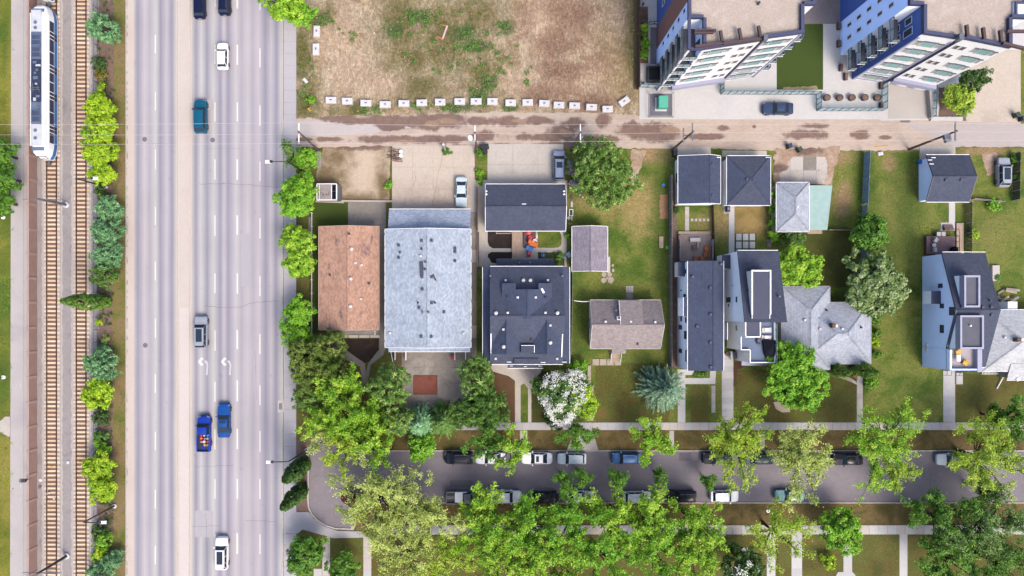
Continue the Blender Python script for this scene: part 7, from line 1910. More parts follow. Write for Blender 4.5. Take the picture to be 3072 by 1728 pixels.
x, y = P2(1123, 100); tag(MB().bbox((x, y, 0), (.25, .25, .18), .2, .03).build('pale_stone', block_m), 'small pale square stone in the middle of the vacant lot', 'stone')
b = MB()
a0, a1 = P2(1342, 78), P2(1328, 118)
t = thing('barricade', 'fallen red and white barricade on the grass of the vacant lot', 'barricade', (a0[0], a0[1], 0))
MB().obox(((a0[0]+a1[0])/2, (a0[1]+a1[1])/2, .15), (math.hypot(a1[0]-a0[0], a1[1]-a0[1]), .3, .06), math.atan2(a1[1]-a0[1], a1[0]-a0[0])).build('plank', plain('faded barricade', (236, 206, 200), .7, .1), t)
for (p, q) in (((1342, 78), (1320, 75)), ((1328, 119), (1313, 110))):
    u, v = P2(*p), P2(*q); MB().obox(((u[0]+v[0])/2, (u[1]+v[1])/2, .03), (math.hypot(v[0]-u[0], v[1]-u[1]), .22, .1), math.atan2(v[1]-u[1], v[0]-u[0])).build('foot', plain('coral red paint', (232, 110, 96), .6, .1), t)
def hydrant(px, py, m, lb):
    x, y = P2(px, py); t = thing('fire_hydrant', lb, 'fire hydrant', (x, y, 0))
    MB().lathe((x, y, 0), [(.2, 0), (.2, .06), (.14, .08), (.14, .62), (.19, .64), (.16, .76), (.05, .84)], 12).build('body', m, t)
    for d in ((.22, 0), (-.22, 0), (0, -.22)): MB().tube((x, y, .5), (x+d[0], y+d[1], .5), .08, .07, 8).build('nozzle', metal_g, t)
hydrant(929, 330, yellow_p, 'yellow hydrant in the corner grass of the vacant lot'); hydrant(905, 1440, yellow_p, 'yellow orange hydrant between the two leaning dark trees'); hydrant(2026, 1516, red_p, 'red topped hydrant on the south verge by the black SUV')
def bin_(px, py, m, lb, rz=0):
    x, y = P2(px, py); t = thing('wheeled_bin', lb, 'bin', (x, y, 0), 'wheeled bins along the alley')
    MB().bbox((x, y, 0.05), (.62, .7, .95), rz, .05).build('body', m, t); MB().bbox((x, y, 1.0), (.68, .76, .08), rz, .03).build('lid', m, t)
    for s in (-.28, .28): MB().tube((x+s-.03, y+.36, .1), (x+s+.03, y+.36, .1), .1, .1, 10).build('wheel', rubber, t)
dgreen = plain('dark green plastic', (40, 74, 56), .5, .1); navyp = plain('navy plastic', (40, 50, 84), .5, .1)
bin_(1449, 444, black_p, 'black bin at the alley, west one of the trio by the transformer pole'); bin_(1460, 443, black_p, 'black bin at the alley, east one of the trio by the transformer pole', .2); bin_(1455, 456, black_p, 'black bin at the alley, south one of the trio by the transformer pole', .5)
bin_(2021, 453, black_p, 'black bin below the dark pole, north of two', .1); bin_(2021, 465, black_p, 'black bin below the dark pole, south of two'); bin_(2363, 441, navyp, 'navy bin standing in the alley, larger west of two', .3); bin_(2393, 451, dgreen, 'dark bin lying near the navy bin in the alley', .6)
bin_(3041, 348, dgreen, 'dark green bin at the warm concrete driveway', .5); bin_(3059, 359, navyp, 'navy bin at the grass edge beside the warm driveway', .1)
x, y = P2(2752, 488); tag(MB().lathe((x, y, 0), [(.28, 0), (.36, .9), (.3, .92)], 14).build('barrel', blue_p), 'blue plastic barrel at the northwest corner of the far garage', 'barrel')
junk('blue_toy', 'small bright blue thing on the grass west of the long grey fence', 'toy', 1990, 555, (.5, .5, .15), .6, blue_p); junk('green_basin', 'lime green basin on the grass beside the long grey fence', 'basin', 2001, 742, (.42, .52, .2), .1, green_p)
t = plank_stack('tan wood stack on the shaded grass by the lime basin', 1983, 727, .7, 1.9, 6, 'x', wood_t, 'wood_stack')
for k, (px, py) in enumerate(((1987, 600), (1990, 640))): pass
sheet('dug_bed', [(1979, 584), (2002, 582), (2004, 655), (1978, 656)], ground_mat('dug bed', [(190, 150, 120), (160, 124, 94)], .6, (4, .3)), 9, 7, 2)
# flagstones, steps, kerbs of beds: each stone a piece
def stones(name, label, lst, m, z=.09):
    c_ = lst[0]; x, y = P2(c_[0], c_[1]); t = thing(name, label, 'stones', (x, y, 0))
    for (px, py, w, h, rz) in lst:
        x, y = P2(px, py); n = 6
        ring = []
        for i in range(7):
            a = 2*PI*i/7+rz; r = random.uniform(.86, 1.08); ring.append((x+math.cos(a)*w/M1/2*r*1.1, y+math.sin(a)*h/M1/2*r*1.1))
        MB().prism(ring, 0, z+random.uniform(-.01, .02)).build('stone', m, t)
flag_m = ground_mat('flagstone', [(214, 200, 184), (198, 184, 168)], .8, (3, .15), bmp=None)
stones('flagstone_path', 'pale crazy paving flagstones south of the lilac shed', [(1812, 823, 16, 16, .2), (1829, 824, 14, 14, .9), (1811, 841, 17, 17, .4), (1832, 841, 18, 20, 1.2), (1822, 834, 8, 8, .1)], flag_m)
stones('flagstone_path', 'pale flagstones by the fence side of the lilac shed', [(1838, 796, 7, 10, .2), (1839, 811, 8, 12, .5), (1828, 798, 6, 10, .2)], flag_m)
t = thing('stone_walk', 'row of square pale slabs below the steps of the brown grey bungalow', 'paving', P(1800, 1085)); slabs(t, 1776, 1077, 1864, 1096, 4, 'x', [flag_m], .1, 2.2, 'slab')
t = thing('stone_edging', 'long pale stone edging down the front yard of the brown grey bungalow', 'edging', P(1770, 1120)); slabs(t, 1762, 1096, 1772, 1152, 1, 'y', [flag_m], .25, .6, 'stone'); slabs(t, 1769, 1154, 1780, 1262, 5, 'y', [flag_m], .22, 1.2, 'stone')
t = thing('paver_square', 'small square of nine grey pavers north of the brown grey bungalow', 'pavers', P(1888, 870))
for k in range(3): slabs(t, 1877, 858+k*6.5, 1900, 864.3+k*6.5, 3, 'x', [swl2], .06, .8, 'paver')
slabs(t, 1878, 878, 1899, 898, 1, 'x', [conc_g], .1, .8, 'step')
stones('garden_rocks', 'two white rocks by the big round tree', [(1740, 585, 6, 7, .3), (1748, 592, 5, 5, .8)], block_m, .25)
x, y = P2(2344, 1220); ring = [P2(*q) for q in ((2318, 1205), (2369, 1206), (2369, 1236), (2345, 1237), (2326, 1226))]
tag(MB().prism(ring, 0, .16).build('stone_slab', plain('pale slab', (212, 192, 174), .85, .12, 1.0)), 'pale curved stone slab on the brown lawn below the bright maple', 'slab')
t = thing('curved_walk', 'curved pale stone walk before the pale grey hipped bungalow', 'paving', P(2520, 1120))
for k in range(7):
    u0, u1 = k/7, (k+1)/7
    f = lambda u, o: P2(2452+118*u+o*.35*u, 1112+6*u+32*u*u+o*(1-.35*u))
    MB().prism([f(u0+.004, -9), f(u1-.004, -9), f(u1-.004, 10), f(u0+.004, 10)], 0, .1+random.uniform(0, .02)).build('slab', random.choice([swl, swl2, flag_m]), t)
x, y = P2(2565, 1132); tag(MB().obox((x, y, .1), (.9, .25, .12), -.6).build('garden_timber', wood_o), 'short tan timber at the corner of the curved stone walk', 'timber')
junk('pile_of_wood', 'pile of pallets and tan boards at the corner of the concrete pad', 'wood pile', 1183, 464, (.2, .2, .1), 0, wood_b)
x, y = P2(1184, 466); t = thing('pallet_pile', 'pile of rusty brown pallets beside two white pails on the concrete pad', 'pallets', (x, y, 0))
for i in range(16): MB().obox((x+random.uniform(-.7, .7), y-1.0+i*.13, .05+.12*(i % 4)), (random.uniform(1.1, 1.7), .1, .06), random.uniform(-.25, .25)).build('slat', random.choice([wood_b, plain('pallet wood', (168, 124, 98), .85, .2) if i == 0 else MATS['pallet wood'] if 'pallet wood' in MATS else wood_b]), t)
for py, lb in ((457, 'northern'), (469, 'southern')):
    x, y = P2(1204, py); t = thing('pail', lb + ' white pail beside the pallet pile on the concrete pad', 'pail', (x, y, 0)); MB().lathe((x, y, 0), [(.22, 0), (.28, .5), (.3, .5), (.3, .56), (.1, .57)], 14).build('body', white_p, t)
junk('yellow_timber', 'thin yellow board lying at the alley verge', 'board', 2643, 439, (2.3, .12, .1), .08, yellow_p)
x, y = P2(2640, 461); tag(MB().bbox((x, y, 0), (.9, .6, .25), .2, .1).build('pale_stone', block_m), 'pale rock in the grass beside the blue slat fence', 'stone')
x, y = P2(2304, 1532); t = thing('yard_ornament', 'white ring ornament on the south verge', 'ornament', (x, y, 0)); MB().lathe((x, y, 0), [(.3, 0), (.32, .12), (.18, .14), (.16, .02)], 14).build('ring', white_p, t)
x, y = P2(2371, 1538); t = thing('street_sign', 'tall thin white post sign on the south verge seen from above', 'sign', (x, y, 0)); MB().tube((x, y, 0), (x, y, 2.6), .05, .05, 8).build('post', metal_g, t); MB().box(x-.02, x+.02, y-.3, y+.3, 2.0, 2.6).build('plate', white_p, t)
x, y = P2(2185, 612); 
x, y, _ = P(2181, 628, .4); t = thing('heat_pump', 'grey cooling unit on a pale pad behind the hipped dark garage', 'cooling unit', (x, y, 0)); MB().box(x-.45, x+.45, y-.6, y+.6, 0, .1).build('pad', conc_n, t); MB().bbox((x+.1, y+.05, .1), (.55, .95, .8), 0, .04).build('case', metal_d, t); MB().lathe((x+.1, y+.05, .9), [(.22, 0), (.22, .03), (.05, .04)], 12).build('fan', metal_g, t)
for (px, py, lb) in ((2836, 1118, 'western'), (2874, 1118, 'eastern')):
    x, y = P2(px, py); t = thing('step_railing', lb + ' dark step railing at the front walk of the modern house', 'railing', (x, y, 0), 'step railings of the modern house')
    for dx in (-.35, .35): MB().path([(x+dx, y+.4, 0), (x+dx, y+.4, 1.1), (x+dx, y-.4, .9), (x+dx, y-.4, 0)], [.03]*4, 6).build('rail', metal_d, t)
junk('side_landing', 'pale concrete landing beside the front walk of the modern house', 'landing', 2876, 1135, (1.1, 1.9, .25), 0, conc_w)
# small flower bed before the narrow house
sheet('front_bed', rect(2083, 1113, 2129, 1132), lawn_a, 9); sheet('side_bed', [(2200, 1082), (2250, 1090), (2212, 1110), (2206, 1160), (2200, 1160)], ground_mat('brown side bed', [(112, 80, 64), (92, 66, 52)], .5, (4, .4)), 9, 8, 2)
sheet('side_strip', rect(2017, 540, 2031, 1105), mulch_m, 9, 14, .8)
# ---------------------------------------------------------------- trees and shrubs
FOL = {
 'lime': foliage('lime leaves', (112, 158, 24), (166, 204, 34), (200, 222, 64), f=1.2),
 'bright': foliage('bright leaves', (84, 148, 26), (126, 184, 40), (162, 206, 66), f=1.2),
 'green': foliage('green leaves', (70, 122, 30), (100, 152, 44), (130, 174, 62), f=1.05),
 'spring': foliage('spring leaves', (92, 144, 26), (140, 186, 42), (188, 216, 84), f=1.35),
 'pale': foliage('pale elm leaves', (140, 162, 70), (178, 194, 98), (208, 218, 130), f=1.35),
 'yellow': foliage('yellow green leaves', (126, 166, 36), (164, 194, 54), (198, 216, 92), f=1.2),
 'teal': foliage('blue green needles', (80, 130, 84), (112, 162, 110), (154, 194, 144), trans=.15, f=1.35),
 'blue': foliage('silver blue needles', (60, 96, 74), (102, 140, 110), (154, 182, 150), trans=.12, f=1.2),
 'olive': foliage('olive needles', (72, 96, 38), (108, 132, 54), (148, 164, 82), trans=.25, f=1.45),
 'spruce': foliage('spruce needles', (66, 104, 40), (108, 144, 62), (164, 188, 112), trans=.25, f=1.6),
 'dspruce': foliage('dark spruce needles', (48, 88, 32), (84, 124, 46), (130, 160, 78), trans=.25, f=1.5),
 'dark': foliage('dark leaves', (46, 78, 26), (68, 104, 36), (92, 130, 52), trans=.2),
 'cedar': foliage('cedar sprays', (48, 80, 22), (76, 112, 30), (106, 140, 48), trans=.15, f=1.4),
 'silver': foliage('silver leaves', (90, 126, 58), (140, 168, 96), (214, 224, 180)),
 'bush': foliage('wild shrub leaves', (74, 112, 48), (108, 148, 68), (148, 178, 100), f=1.15),
 'gold': foliage('golden twigs', (120, 110, 40), (150, 136, 60), (110, 120, 50)),
}
petal_w = foliage('white blossom', (236, 238, 232), (250, 250, 248), (255, 255, 252), trans=.2, f=1.0)
petal_v = foliage('lilac blossom', (176, 150, 190), (204, 184, 210), (226, 212, 228), trans=.2, f=.6)
bark_m = plain('bark', (92, 78, 66), .9, .25, 2.0, coords='obj'); bark_d = plain('dark bark', (60, 52, 46), .9, .25, 2.0)
def leaf_mesh(name, C, Nn, S, asp, tint, mat, T=None):
    """leaves as small rhombic faces: centres, normals, sizes, aspect, per-leaf tint"""
    n = len(C)
    if T is None:
        r = rng.normal(size=(n, 3)); T = r - (r*Nn).sum(1, keepdims=True)*Nn
    else: T = T - (T*Nn).sum(1, keepdims=True)*Nn
    T /= np.linalg.norm(T, axis=1, keepdims=True)+1e-9
    Bv = np.cross(Nn, T)
    S = S[:, None]; A = (asp[:, None] if hasattr(asp, '__len__') else asp)
    fold = Nn*S*.18
    V = np.stack([C+T*S, C+Bv*S*A+fold, C-T*S, C-Bv*S*A+fold], 1).reshape(-1, 3).astype(np.float32)
    me = bpy.data.meshes.new(name)
    me.vertices.add(4*n); me.vertices.foreach_set('co', V.ravel())
    me.loops.add(4*n); me.loops.foreach_set('vertex_index', np.arange(4*n, dtype=np.int32))
    me.polygons.add(n); me.polygons.foreach_set('loop_start', np.arange(0, 4*n, 4, dtype=np.int32)); me.polygons.foreach_set('loop_total', np.full(n, 4, dtype=np.int32))
    a = me.attributes.new('tint', 'FLOAT', 'FACE'); a.data.foreach_set('value', tint.astype(np.float32))
    me.materials.append(mat)
    me.update(calc_edges=True)
    return me
NLEAF = [0]
def unit(v): return v/(np.linalg.norm(v, axis=1, keepdims=True)+1e-9)
def clump_centres(n, R, hz, flat_bottom=.35, inner=.35, lob=.22):
    """points spread through an uneven ellipsoid, denser towards its skin"""
    d = unit(rng.normal(size=(n*2, 3)))
    d = d[d[:, 2] > -flat_bottom-.2*rng.random(len(d))][:n]
    ph = rng.random(6)*6.28
    az = np.arctan2(d[:, 1], d[:, 0]); el = d[:, 2]
    k = 1 + lob*(np.sin(2*az+ph[0]) + .8*np.sin(3*az+ph[1]+2*el) + .7*np.sin(5*az+ph[2]-3*el))/1.6 + lob*.5*np.sin(4*el+ph[3])
    rr = inner + (1-inner)*rng.random(len(d))**.55
    return d*(rr*k)[:, None]*np.array([R, R, hz]), d
def broadleaf(R, hz, dens=1.0, leaf=.22, rc=.55, lob=.22, inner=.35, per=54, flat=.35):
    nC = max(10, int(26*R**1.75*dens*(hz/R)**.5))
    cc, d = clump_centres(nC, R, hz, flat, inner, lob)
    nC = len(cc)
    size = rc*(.6+.8*rng.random(nC))*min(1.0, .55+R*.12)
    tint_c = np.clip(.5+.24*rng.normal(size=nC), 0, 1)
    k = np.maximum(8, (per*(size/rc)**1.5).astype(int))
    idx = np.repeat(np.arange(nC), k); n = len(idx)
    dd = unit(rng.normal(size=(n, 3))); q = rng.random(n)**.5
    off = dd*q[:, None]*size[idx][:, None]*np.array([1, 1, .62])
    C = cc[idx]+off
    Nn = unit(dd*.7 + np.array([0, 0, .75]) + d[idx]*.35 + .55*rng.normal(size=(n, 3)))
    S = leaf*(.65+.7*rng.random(n)); tint = np.clip(tint_c[idx]+.12*rng.normal(size=n), 0, 1)
    return C, Nn, S, .62, tint, None, cc
def branchy(R, hz, nl, ns, per, leaf, spread, lob=.25):
    Cs, Ns, Tn, limbs = [], [], [], []
    ph = rng.random(4)*6.28
    for i in range(nl):
        az = 6.283*i/nl*2.618+.3*rng.normal(); el = np.arcsin(np.clip(.05+.95*((i+.5)/nl)**1.25, 0, 1))
        k = (.82+.3*rng.random())*(1+lob*np.sin(2*az+ph[0])+lob*.7*np.sin(3*az+ph[1]))
        e = np.array([np.cos(az)*np.cos(el)*R, np.sin(az)*np.cos(el)*R, np.sin(el)*hz-.1*hz])*k
        s0 = np.array([0, 0, -hz*.75]); mid = s0+(e-s0)*.5+np.array([0, 0, .16*R])*(1-el/1.6)+.25*rng.normal(size=3)
        limbs.append((s0, mid, e))
        for j in range(ns):
            u = .38+.62*(j+.5)/ns+.05*rng.normal(); u = min(u, 1.0)
            p = (1-u)**2*s0+2*u*(1-u)*mid+u*u*e
            dr = e-s0; dr = dr/np.linalg.norm(dr)
            sd = dr*.5+rng.normal(size=3)*np.array([.7, .7, .35]); sd /= np.linalg.norm(sd)
            ln = R*(.16+.22*rng.random())*(1.1-.4*u)+.3
            if j == 0 or j % 3 == 0: limbs.append((p, p+sd*ln*.5, p+sd*ln))
            n = int(per*(.5+ln*.45)*(.6+.7*rng.random())); t = rng.random(n)**.7
            c = p+sd*(t*ln)[:, None]+rng.normal(size=(n, 3))*spread*np.array([1, 1, .7])
            Cs.append(c); Ns.append(unit(rng.normal(size=(n, 3))*.62+np.array([0, 0, .85])+sd*.3)); tb = np.clip(.5+.3*rng.normal(), 0, 1); Tn.append(np.clip(tb+.14*rng.normal(size=n), 0, 1))
    C = np.concatenate(Cs)
    return C, np.concatenate(Ns), leaf*(.6+.8*rng.random(len(C))), .6, np.concatenate(Tn), limbs
def conifer(R, h, z0=.6, step=.55, nb=11, spray=.5, droop=.28, tuft=False):
    Cs, Ns, Ss, Ts, Tn = [], [], [], [], []
    z = z0
    while z < h-.15:
        u = (z-z0)/(h-z0); r = R*(1-u)**.82*(.88+.24*rng.random())+.12
        m = max(5, int(nb*(1-.45*u)))
        a0 = rng.random()*6.28
        for i in range(m):
            a = a0+6.283*i/m+.25*rng.normal(); rl = r*(.78+.4*rng.random()); tb = np.clip(.5+.2*rng.normal(), 0, 1)
            seg = max(3, int(rl/.26)); t = (np.arange(seg)+.6)/seg
            x = t*rl; zz = z - droop*x*(1-.45*t) + .1*t*t
            base = np.stack([np.cos(a)*x, np.sin(a)*x, zz], 1)
            for sg in (-1, 0, 1):
                ang = a+sg*(.75-.25*t); w = spray*(.55+.6*(1-t))*(.8+.4*rng.random(seg)) if sg else spray*.8*np.ones(seg)
                T = np.stack([np.cos(ang), np.sin(ang), -.12*np.ones(seg)+.15*rng.normal(size=seg)], 1)
                Cs.append(base+T*w[:, None]*.6); Ts.append(T); Ss.append(w*.6)
                Ns.append(unit(np.stack([.25*rng.normal(size=seg), .25*rng.normal(size=seg), np.ones(seg)], 1)))
                Tn.append(np.clip(tb+.28*(t-.5)+.08*rng.normal(size=seg), 0, 1))
        z += step*(1-.35*u)
    C = np.concatenate(Cs); 
    return C, np.concatenate(Ns), np.concatenate(Ss), .30, np.concatenate(Tn), np.concatenate(Ts), None
def trunk_mesh(t, h, r, limbs, m, lean=(0, 0)):
    b = MB()
    pts = [(0, 0, 0), (lean[0]*.3, lean[1]*.3, h*.3), (lean[0]*.7+random.uniform(-.1, .1), lean[1]*.7, h*.65), (lean[0], lean[1], h)]
    b.path(pts, [r*1.25, r, r*.8, r*.45], 8)
    b.build('trunk', m, t, local=True)
    if limbs:
        q = MB()
        for (z, tx, ty, tz, rr) in limbs:
            u = z/h; s = (lean[0]*u, lean[1]*u, z)
            mid = (s[0]+(tx-s[0])*.5+random.uniform(-.3, .3), s[1]+(ty-s[1])*.5+random.uniform(-.3, .3), s[2]+(tz-s[2])*.62)
            q.path([s, mid, (tx, ty, tz)], [rr, rr*.65, rr*.25], 5)
        q.build('limbs', m, t, local=True)
def tree(kind, col, px, py, rpx, h, label, name='tree', cat='tree', group=None, dens=1.0, sx=1.0, leaf=None, zc=None, lob=.22, sparse=False, base=None, R=None):
    R = (rpx/M1*.95) if R is None else R
    if kind == 'con': zc = .30*h
    elif zc is None: zc = .62*h if kind != 'shrub' else .45*h
    if base is not None: x, y = P2(*base)
    else: x, y, _ = P(px, py, zc)
    t = thing(name, label, cat, (x, y, 0), group, rz=0)
    limbs = []
    if kind in ('con',):
        st_ = .42 if R > 2 else .3
        L = conifer(R, h, .5, st_, 20 if R > 2.4 else 13, .5 if R > 2 else .36)
        me = leaf_mesh('crown', L[0], L[1], L[2], L[3], L[4], FOL[col], L[5]); NLEAF[0] += len(L[0])
        o = link('crown', me, t)
        trunk_mesh(t, h*.96, .09+.02*h, [], bark_d)
    elif kind == 'pine':
        hz = h*.42
        nC = int(30*R**1.6*dens); cc, d = clump_centres(nC, R, hz, .5, .35, lob); nC = len(cc)
        per = 34; idx = np.repeat(np.arange(nC), per); n = len(idx)
        dd = unit(rng.normal(size=(n, 3))+np.array([0, 0, .5])+.6*d[idx])
        tl = .27*(.6+.6*rng.random(n)); C = cc[idx]+dd*tl[:, None]*1.1
        Nn = unit(rng.normal(size=(n, 3))+np.array([0, 0, .8]))
        tint = np.clip(np.clip(.5+.22*rng.normal(size=nC), 0, 1)[idx]+.1*rng.normal(size=n), 0, 1)
        me = leaf_mesh('crown', C, Nn, tl, .24, tint, FOL[col], dd); NLEAF[0] += n
        o = link('crown', me, t, (0, 0, h-hz))
        trunk_mesh(t, h*.9, .1+.018*h, [(h*(.3+.5*random.random()), p[0], p[1], p[2]+h-hz, .06) for p in cc[:10]], bark_m)
    elif kind == 'col':
        hz = h*.5; nC = int(70*R*h/6); 
        zz = rng.random(nC); prof = np.sin(np.pi*np.clip(zz*.86+.14, 0, 1))**.55*np.where(zz > .6, 1-(zz-.6)*1.15, 1)
        a = rng.random(nC)*6.283; rr = R*prof*(.55+.5*rng.random(nC)**.5)
        cc = np.stack([np.cos(a)*rr, np.sin(a)*rr, .25+zz*(h-.35)], 1); d = np.stack([np.cos(a), np.sin(a), .3*np.ones(nC)], 1)
        per = 24; idx = np.repeat(np.arange(nC), per); n = len(idx)
        dd = unit(rng.normal(size=(n, 3))); C = cc[idx]+dd*(.34*rng.random(n)**.5)[:, None]*np.array([1, 1, 1.3])
        Nn = unit(dd*.6+d[idx]+.4*rng.normal(size=(n, 3))+np.array([0, 0, .4])); S = (leaf or .16)*(.7+.6*rng.random(n))
        tint = np.clip(np.clip(.5+.22*rng.normal(size=nC), 0, 1)[idx]+.12*rng.normal(size=n), 0, 1)
        me = leaf_mesh('crown', C, Nn, S, .55, tint, FOL[col]); NLEAF[0] += n
        link('crown', me, t)
        trunk_mesh(t, h*.9, .08+.014*h, [], bark_d)
    else:
        hz = {'tree': .36*h, 'shrub': .5*h, 'elm': .34*h, 'big': .36*h}[kind]
        if kind == 'elm': L = branchy(R, hz, max(6, int(3.4*R*dens**.5)), 7, int(40*dens), leaf or .125, .22, .28); L = L[:5]+(L[5], np.array([l[2] for l in L[5]]))
        elif kind == 'big': L = branchy(R, hz, max(8, int(4.0*R*dens)), 7, int(76*dens), leaf or .14, .2, .3); L = L[:5]+(L[5], np.array([l[2] for l in L[5]]))
        elif kind == 'shrub': L = broadleaf(R, hz, 1.25*dens, leaf or .13, .42, lob, .3, 40, .2)
        else: L = broadleaf(R, hz, 1.0*dens, leaf or .165, .56, lob)
        C = L[0].copy(); C[:, 0] *= sx
        zoff = h-hz*1.0 if kind != 'shrub' else h*.42
        C[:, 2] = np.maximum(C[:, 2], .08-zoff)
        me = leaf_mesh('crown', C, L[1], L[2], L[3], L[4], FOL[col]); NLEAF[0] += len(C)
        link('crown', me, t, (0, 0, zoff))
        cc = L[6]
        if kind in ('elm', 'big'):
            trunk_mesh(t, zoff-hz*.7, .09+.016*h, [], bark_d)
            q = MB()
            for a, b_, c_ in L[5]:
                r0 = .11 if abs(a[0])+abs(a[1]) < .01 else .045
                q.path([(a[0]*sx, a[1], a[2]+zoff), (b_[0]*sx, b_[1], b_[2]+zoff), (c_[0]*sx, c_[1], c_[2]+zoff)], [r0, r0*.6, .015], 4)
            q.build('limbs', bark_d, t, local=True)
        else:
            far = cc[np.argsort(-np.linalg.norm(cc[:, :2], axis=1))]
            pick = far[rng.integers(0, max(1, len(far)*2//3), {'tree': 14, 'shrub': 6}[kind])]
            trunk_mesh(t, h*.72, .09+.016*h, [(h*random.uniform(.22, .5), p[0]*sx, p[1], p[2]+zoff, .05+.008*h) for p in pick], bark_m)
    return t
def blossoms(t, R, hz, zoff, n, mat, top=True, size=.12, sx=1.0):
    nC = max(12, n//26); cc, d = clump_centres(nC, R*1.02, hz*1.04, .1, .8, .2); nC = len(cc)
    idx = np.repeat(np.arange(nC), 26); m = len(idx)
    C = cc[idx]+rng.normal(size=(m, 3))*.22+np.array([0, 0, .12]); C[:, 0] *= sx
    Nn = unit(rng.normal(size=(m, 3))*.5+np.array([0, 0, 1])+d[idx]*.4)
    me = leaf_mesh('blossom', C, Nn, size*(.6+.7*rng.random(m)), .8, rng.random(m), mat); NLEAF[0] += m
    link('blossom', me, t, (0, 0, zoff))
GR, GW = 'shrubs and trees in the bed beside the railway', 'street trees over the side street'
T = tree
# railway bed
T('pine', 'teal', 312, 85, 44, 5.0, 'blue green juniper at the top of the railway bed', 'juniper', 'shrub', GR, 1.2)
T('shrub', 'dark', 300, 195, 26, 1.8, 'low dark shrub below the top juniper of the railway bed', 'shrub', 'shrub', GR); T('shrub', 'gold', 300, 226, 22, 1.6, 'golden brown shrub in the upper railway bed', 'shrub', 'shrub', GR); T('shrub', 'lime', 306, 260, 13, 1.2, 'tiny lime shrub above the tall lime shrubs of the railway bed', 'shrub', 'shrub', GR)
T('tree', 'lime', 300, 325, 45, 4.2, 'lime green shrub tree, northernmost of the four in a run beside the train', 'shrub_tree', 'tree', GR, 1.2); T('tree', 'lime', 303, 392, 46, 4.4, 'lime green shrub tree, second of the four in a run beside the train', 'shrub_tree', 'tree', GR, 1.2)
T('tree', 'lime', 300, 458, 47, 4.4, 'lime green shrub tree, third of the four in a run beside the train', 'shrub_tree', 'tree', GR, 1.2); T('tree', 'lime', 306, 522, 37, 4.0, 'lime green shrub tree under the street lamp, last of its run', 'shrub_tree', 'tree', GR, 1.2)
T('shrub', 'dark', 302, 570, 20, 1.5, 'small dark shrub south of the run of lime shrubs', 'shrub', 'shrub', GR); T('shrub', 'lime', 303, 583, 10, 1.0, 'tiny lime shrub south of the railway street lamp', 'shrub', 'shrub', GR)
for (px, py, r, lb) in ((324, 628, 36, 'first from the north'), (316, 698, 44, 'second from the north'), (326, 768, 44, 'third from the north'), (316, 825, 38, 'southernmost')): T('pine', 'teal' if py < 790 else 'bush', px, py, r, 4.6, 'blue green juniper in the long clump opposite the signal mast, ' + lb, 'juniper', 'shrub', GR, 1.2)
T('col', 'cedar', 0, 0, 0, 12.0, 'tall dark columnar spruce leaning across both railway tracks', 'columnar_tree', 'tree', GR, base=(322, 906), R=1.15, leaf=.2)
T('shrub', 'lime', 297, 968, 11, .9, 'little yellow green plant south of the columnar spruce', 'shrub', 'shrub', GR); T('shrub', 'pale', 318, 1020, 14, .8, 'pale grassy tuft in the brown railway bed', 'shrub', 'shrub', GR)
T('pine', 'teal', 303, 1092, 48, 4.8, 'blue green juniper just north of the round lime tree', 'juniper', 'shrub', GR, 1.2); T('tree', 'lime', 296, 1180, 45, 4.2, 'round lime green tree standing alone in the middle railway bed', 'shrub_tree', 'tree', GR, 1.2)
T('shrub', 'dark', 306, 1252, 28, 2.0, 'dark shrub south of the round lime tree', 'shrub', 'shrub', GR); T('shrub', 'dspruce', 300, 1315, 24, 1.8, 'dark wispy shrub north of the lower green shrubs', 'shrub', 'shrub', GR)
T('shrub', 'bright', 306, 1352, 28, 2.4, 'mid green shrub joined to the lower pair of lime trees', 'shrub', 'shrub', GR); T('tree', 'lime', 298, 1402, 42, 4.0, 'lime green tree, northern of the lower pair', 'shrub_tree', 'tree', GR, 1.2); T('tree', 'lime', 308, 1468, 44, 4.2, 'lime green tree, southern of the lower pair', 'shrub_tree', 'tree', GR, 1.2)
T('shrub', 'dark', 300, 1590, 28, 2.0, 'dark shrub beneath the lower railway lamp head', 'shrub', 'shrub', GR); T('shrub', 'bright', 308, 1622, 29, 2.2, 'bright green shrub below the lower railway lamp', 'shrub', 'shrub', GR); T('shrub', 'lime', 296, 1662, 22, 2.0, 'small lime shrub near the lower edge of the railway bed', 'shrub', 'shrub', GR)
T('pine', 'teal', 336, 1684, 30, 2.6, 'wispy blue green juniper at the verge side near the lower edge', 'juniper', 'shrub', GR, 1.0); T('pine', 'teal', 300, 1720, 36, 2.8, 'blue green juniper at the lower edge of the railway bed', 'juniper', 'shrub', GR)
for (px, py, r, lb) in ((2, 460, 42, 'northern'), (14, 532, 42, 'middle'), (2, 604, 42, 'southern')): T('tree', 'green', px, py, r, 6.0, lb + ' of the green trees at the edge beyond the shared path', 'tree', 'tree', 'trees beyond the shared path')
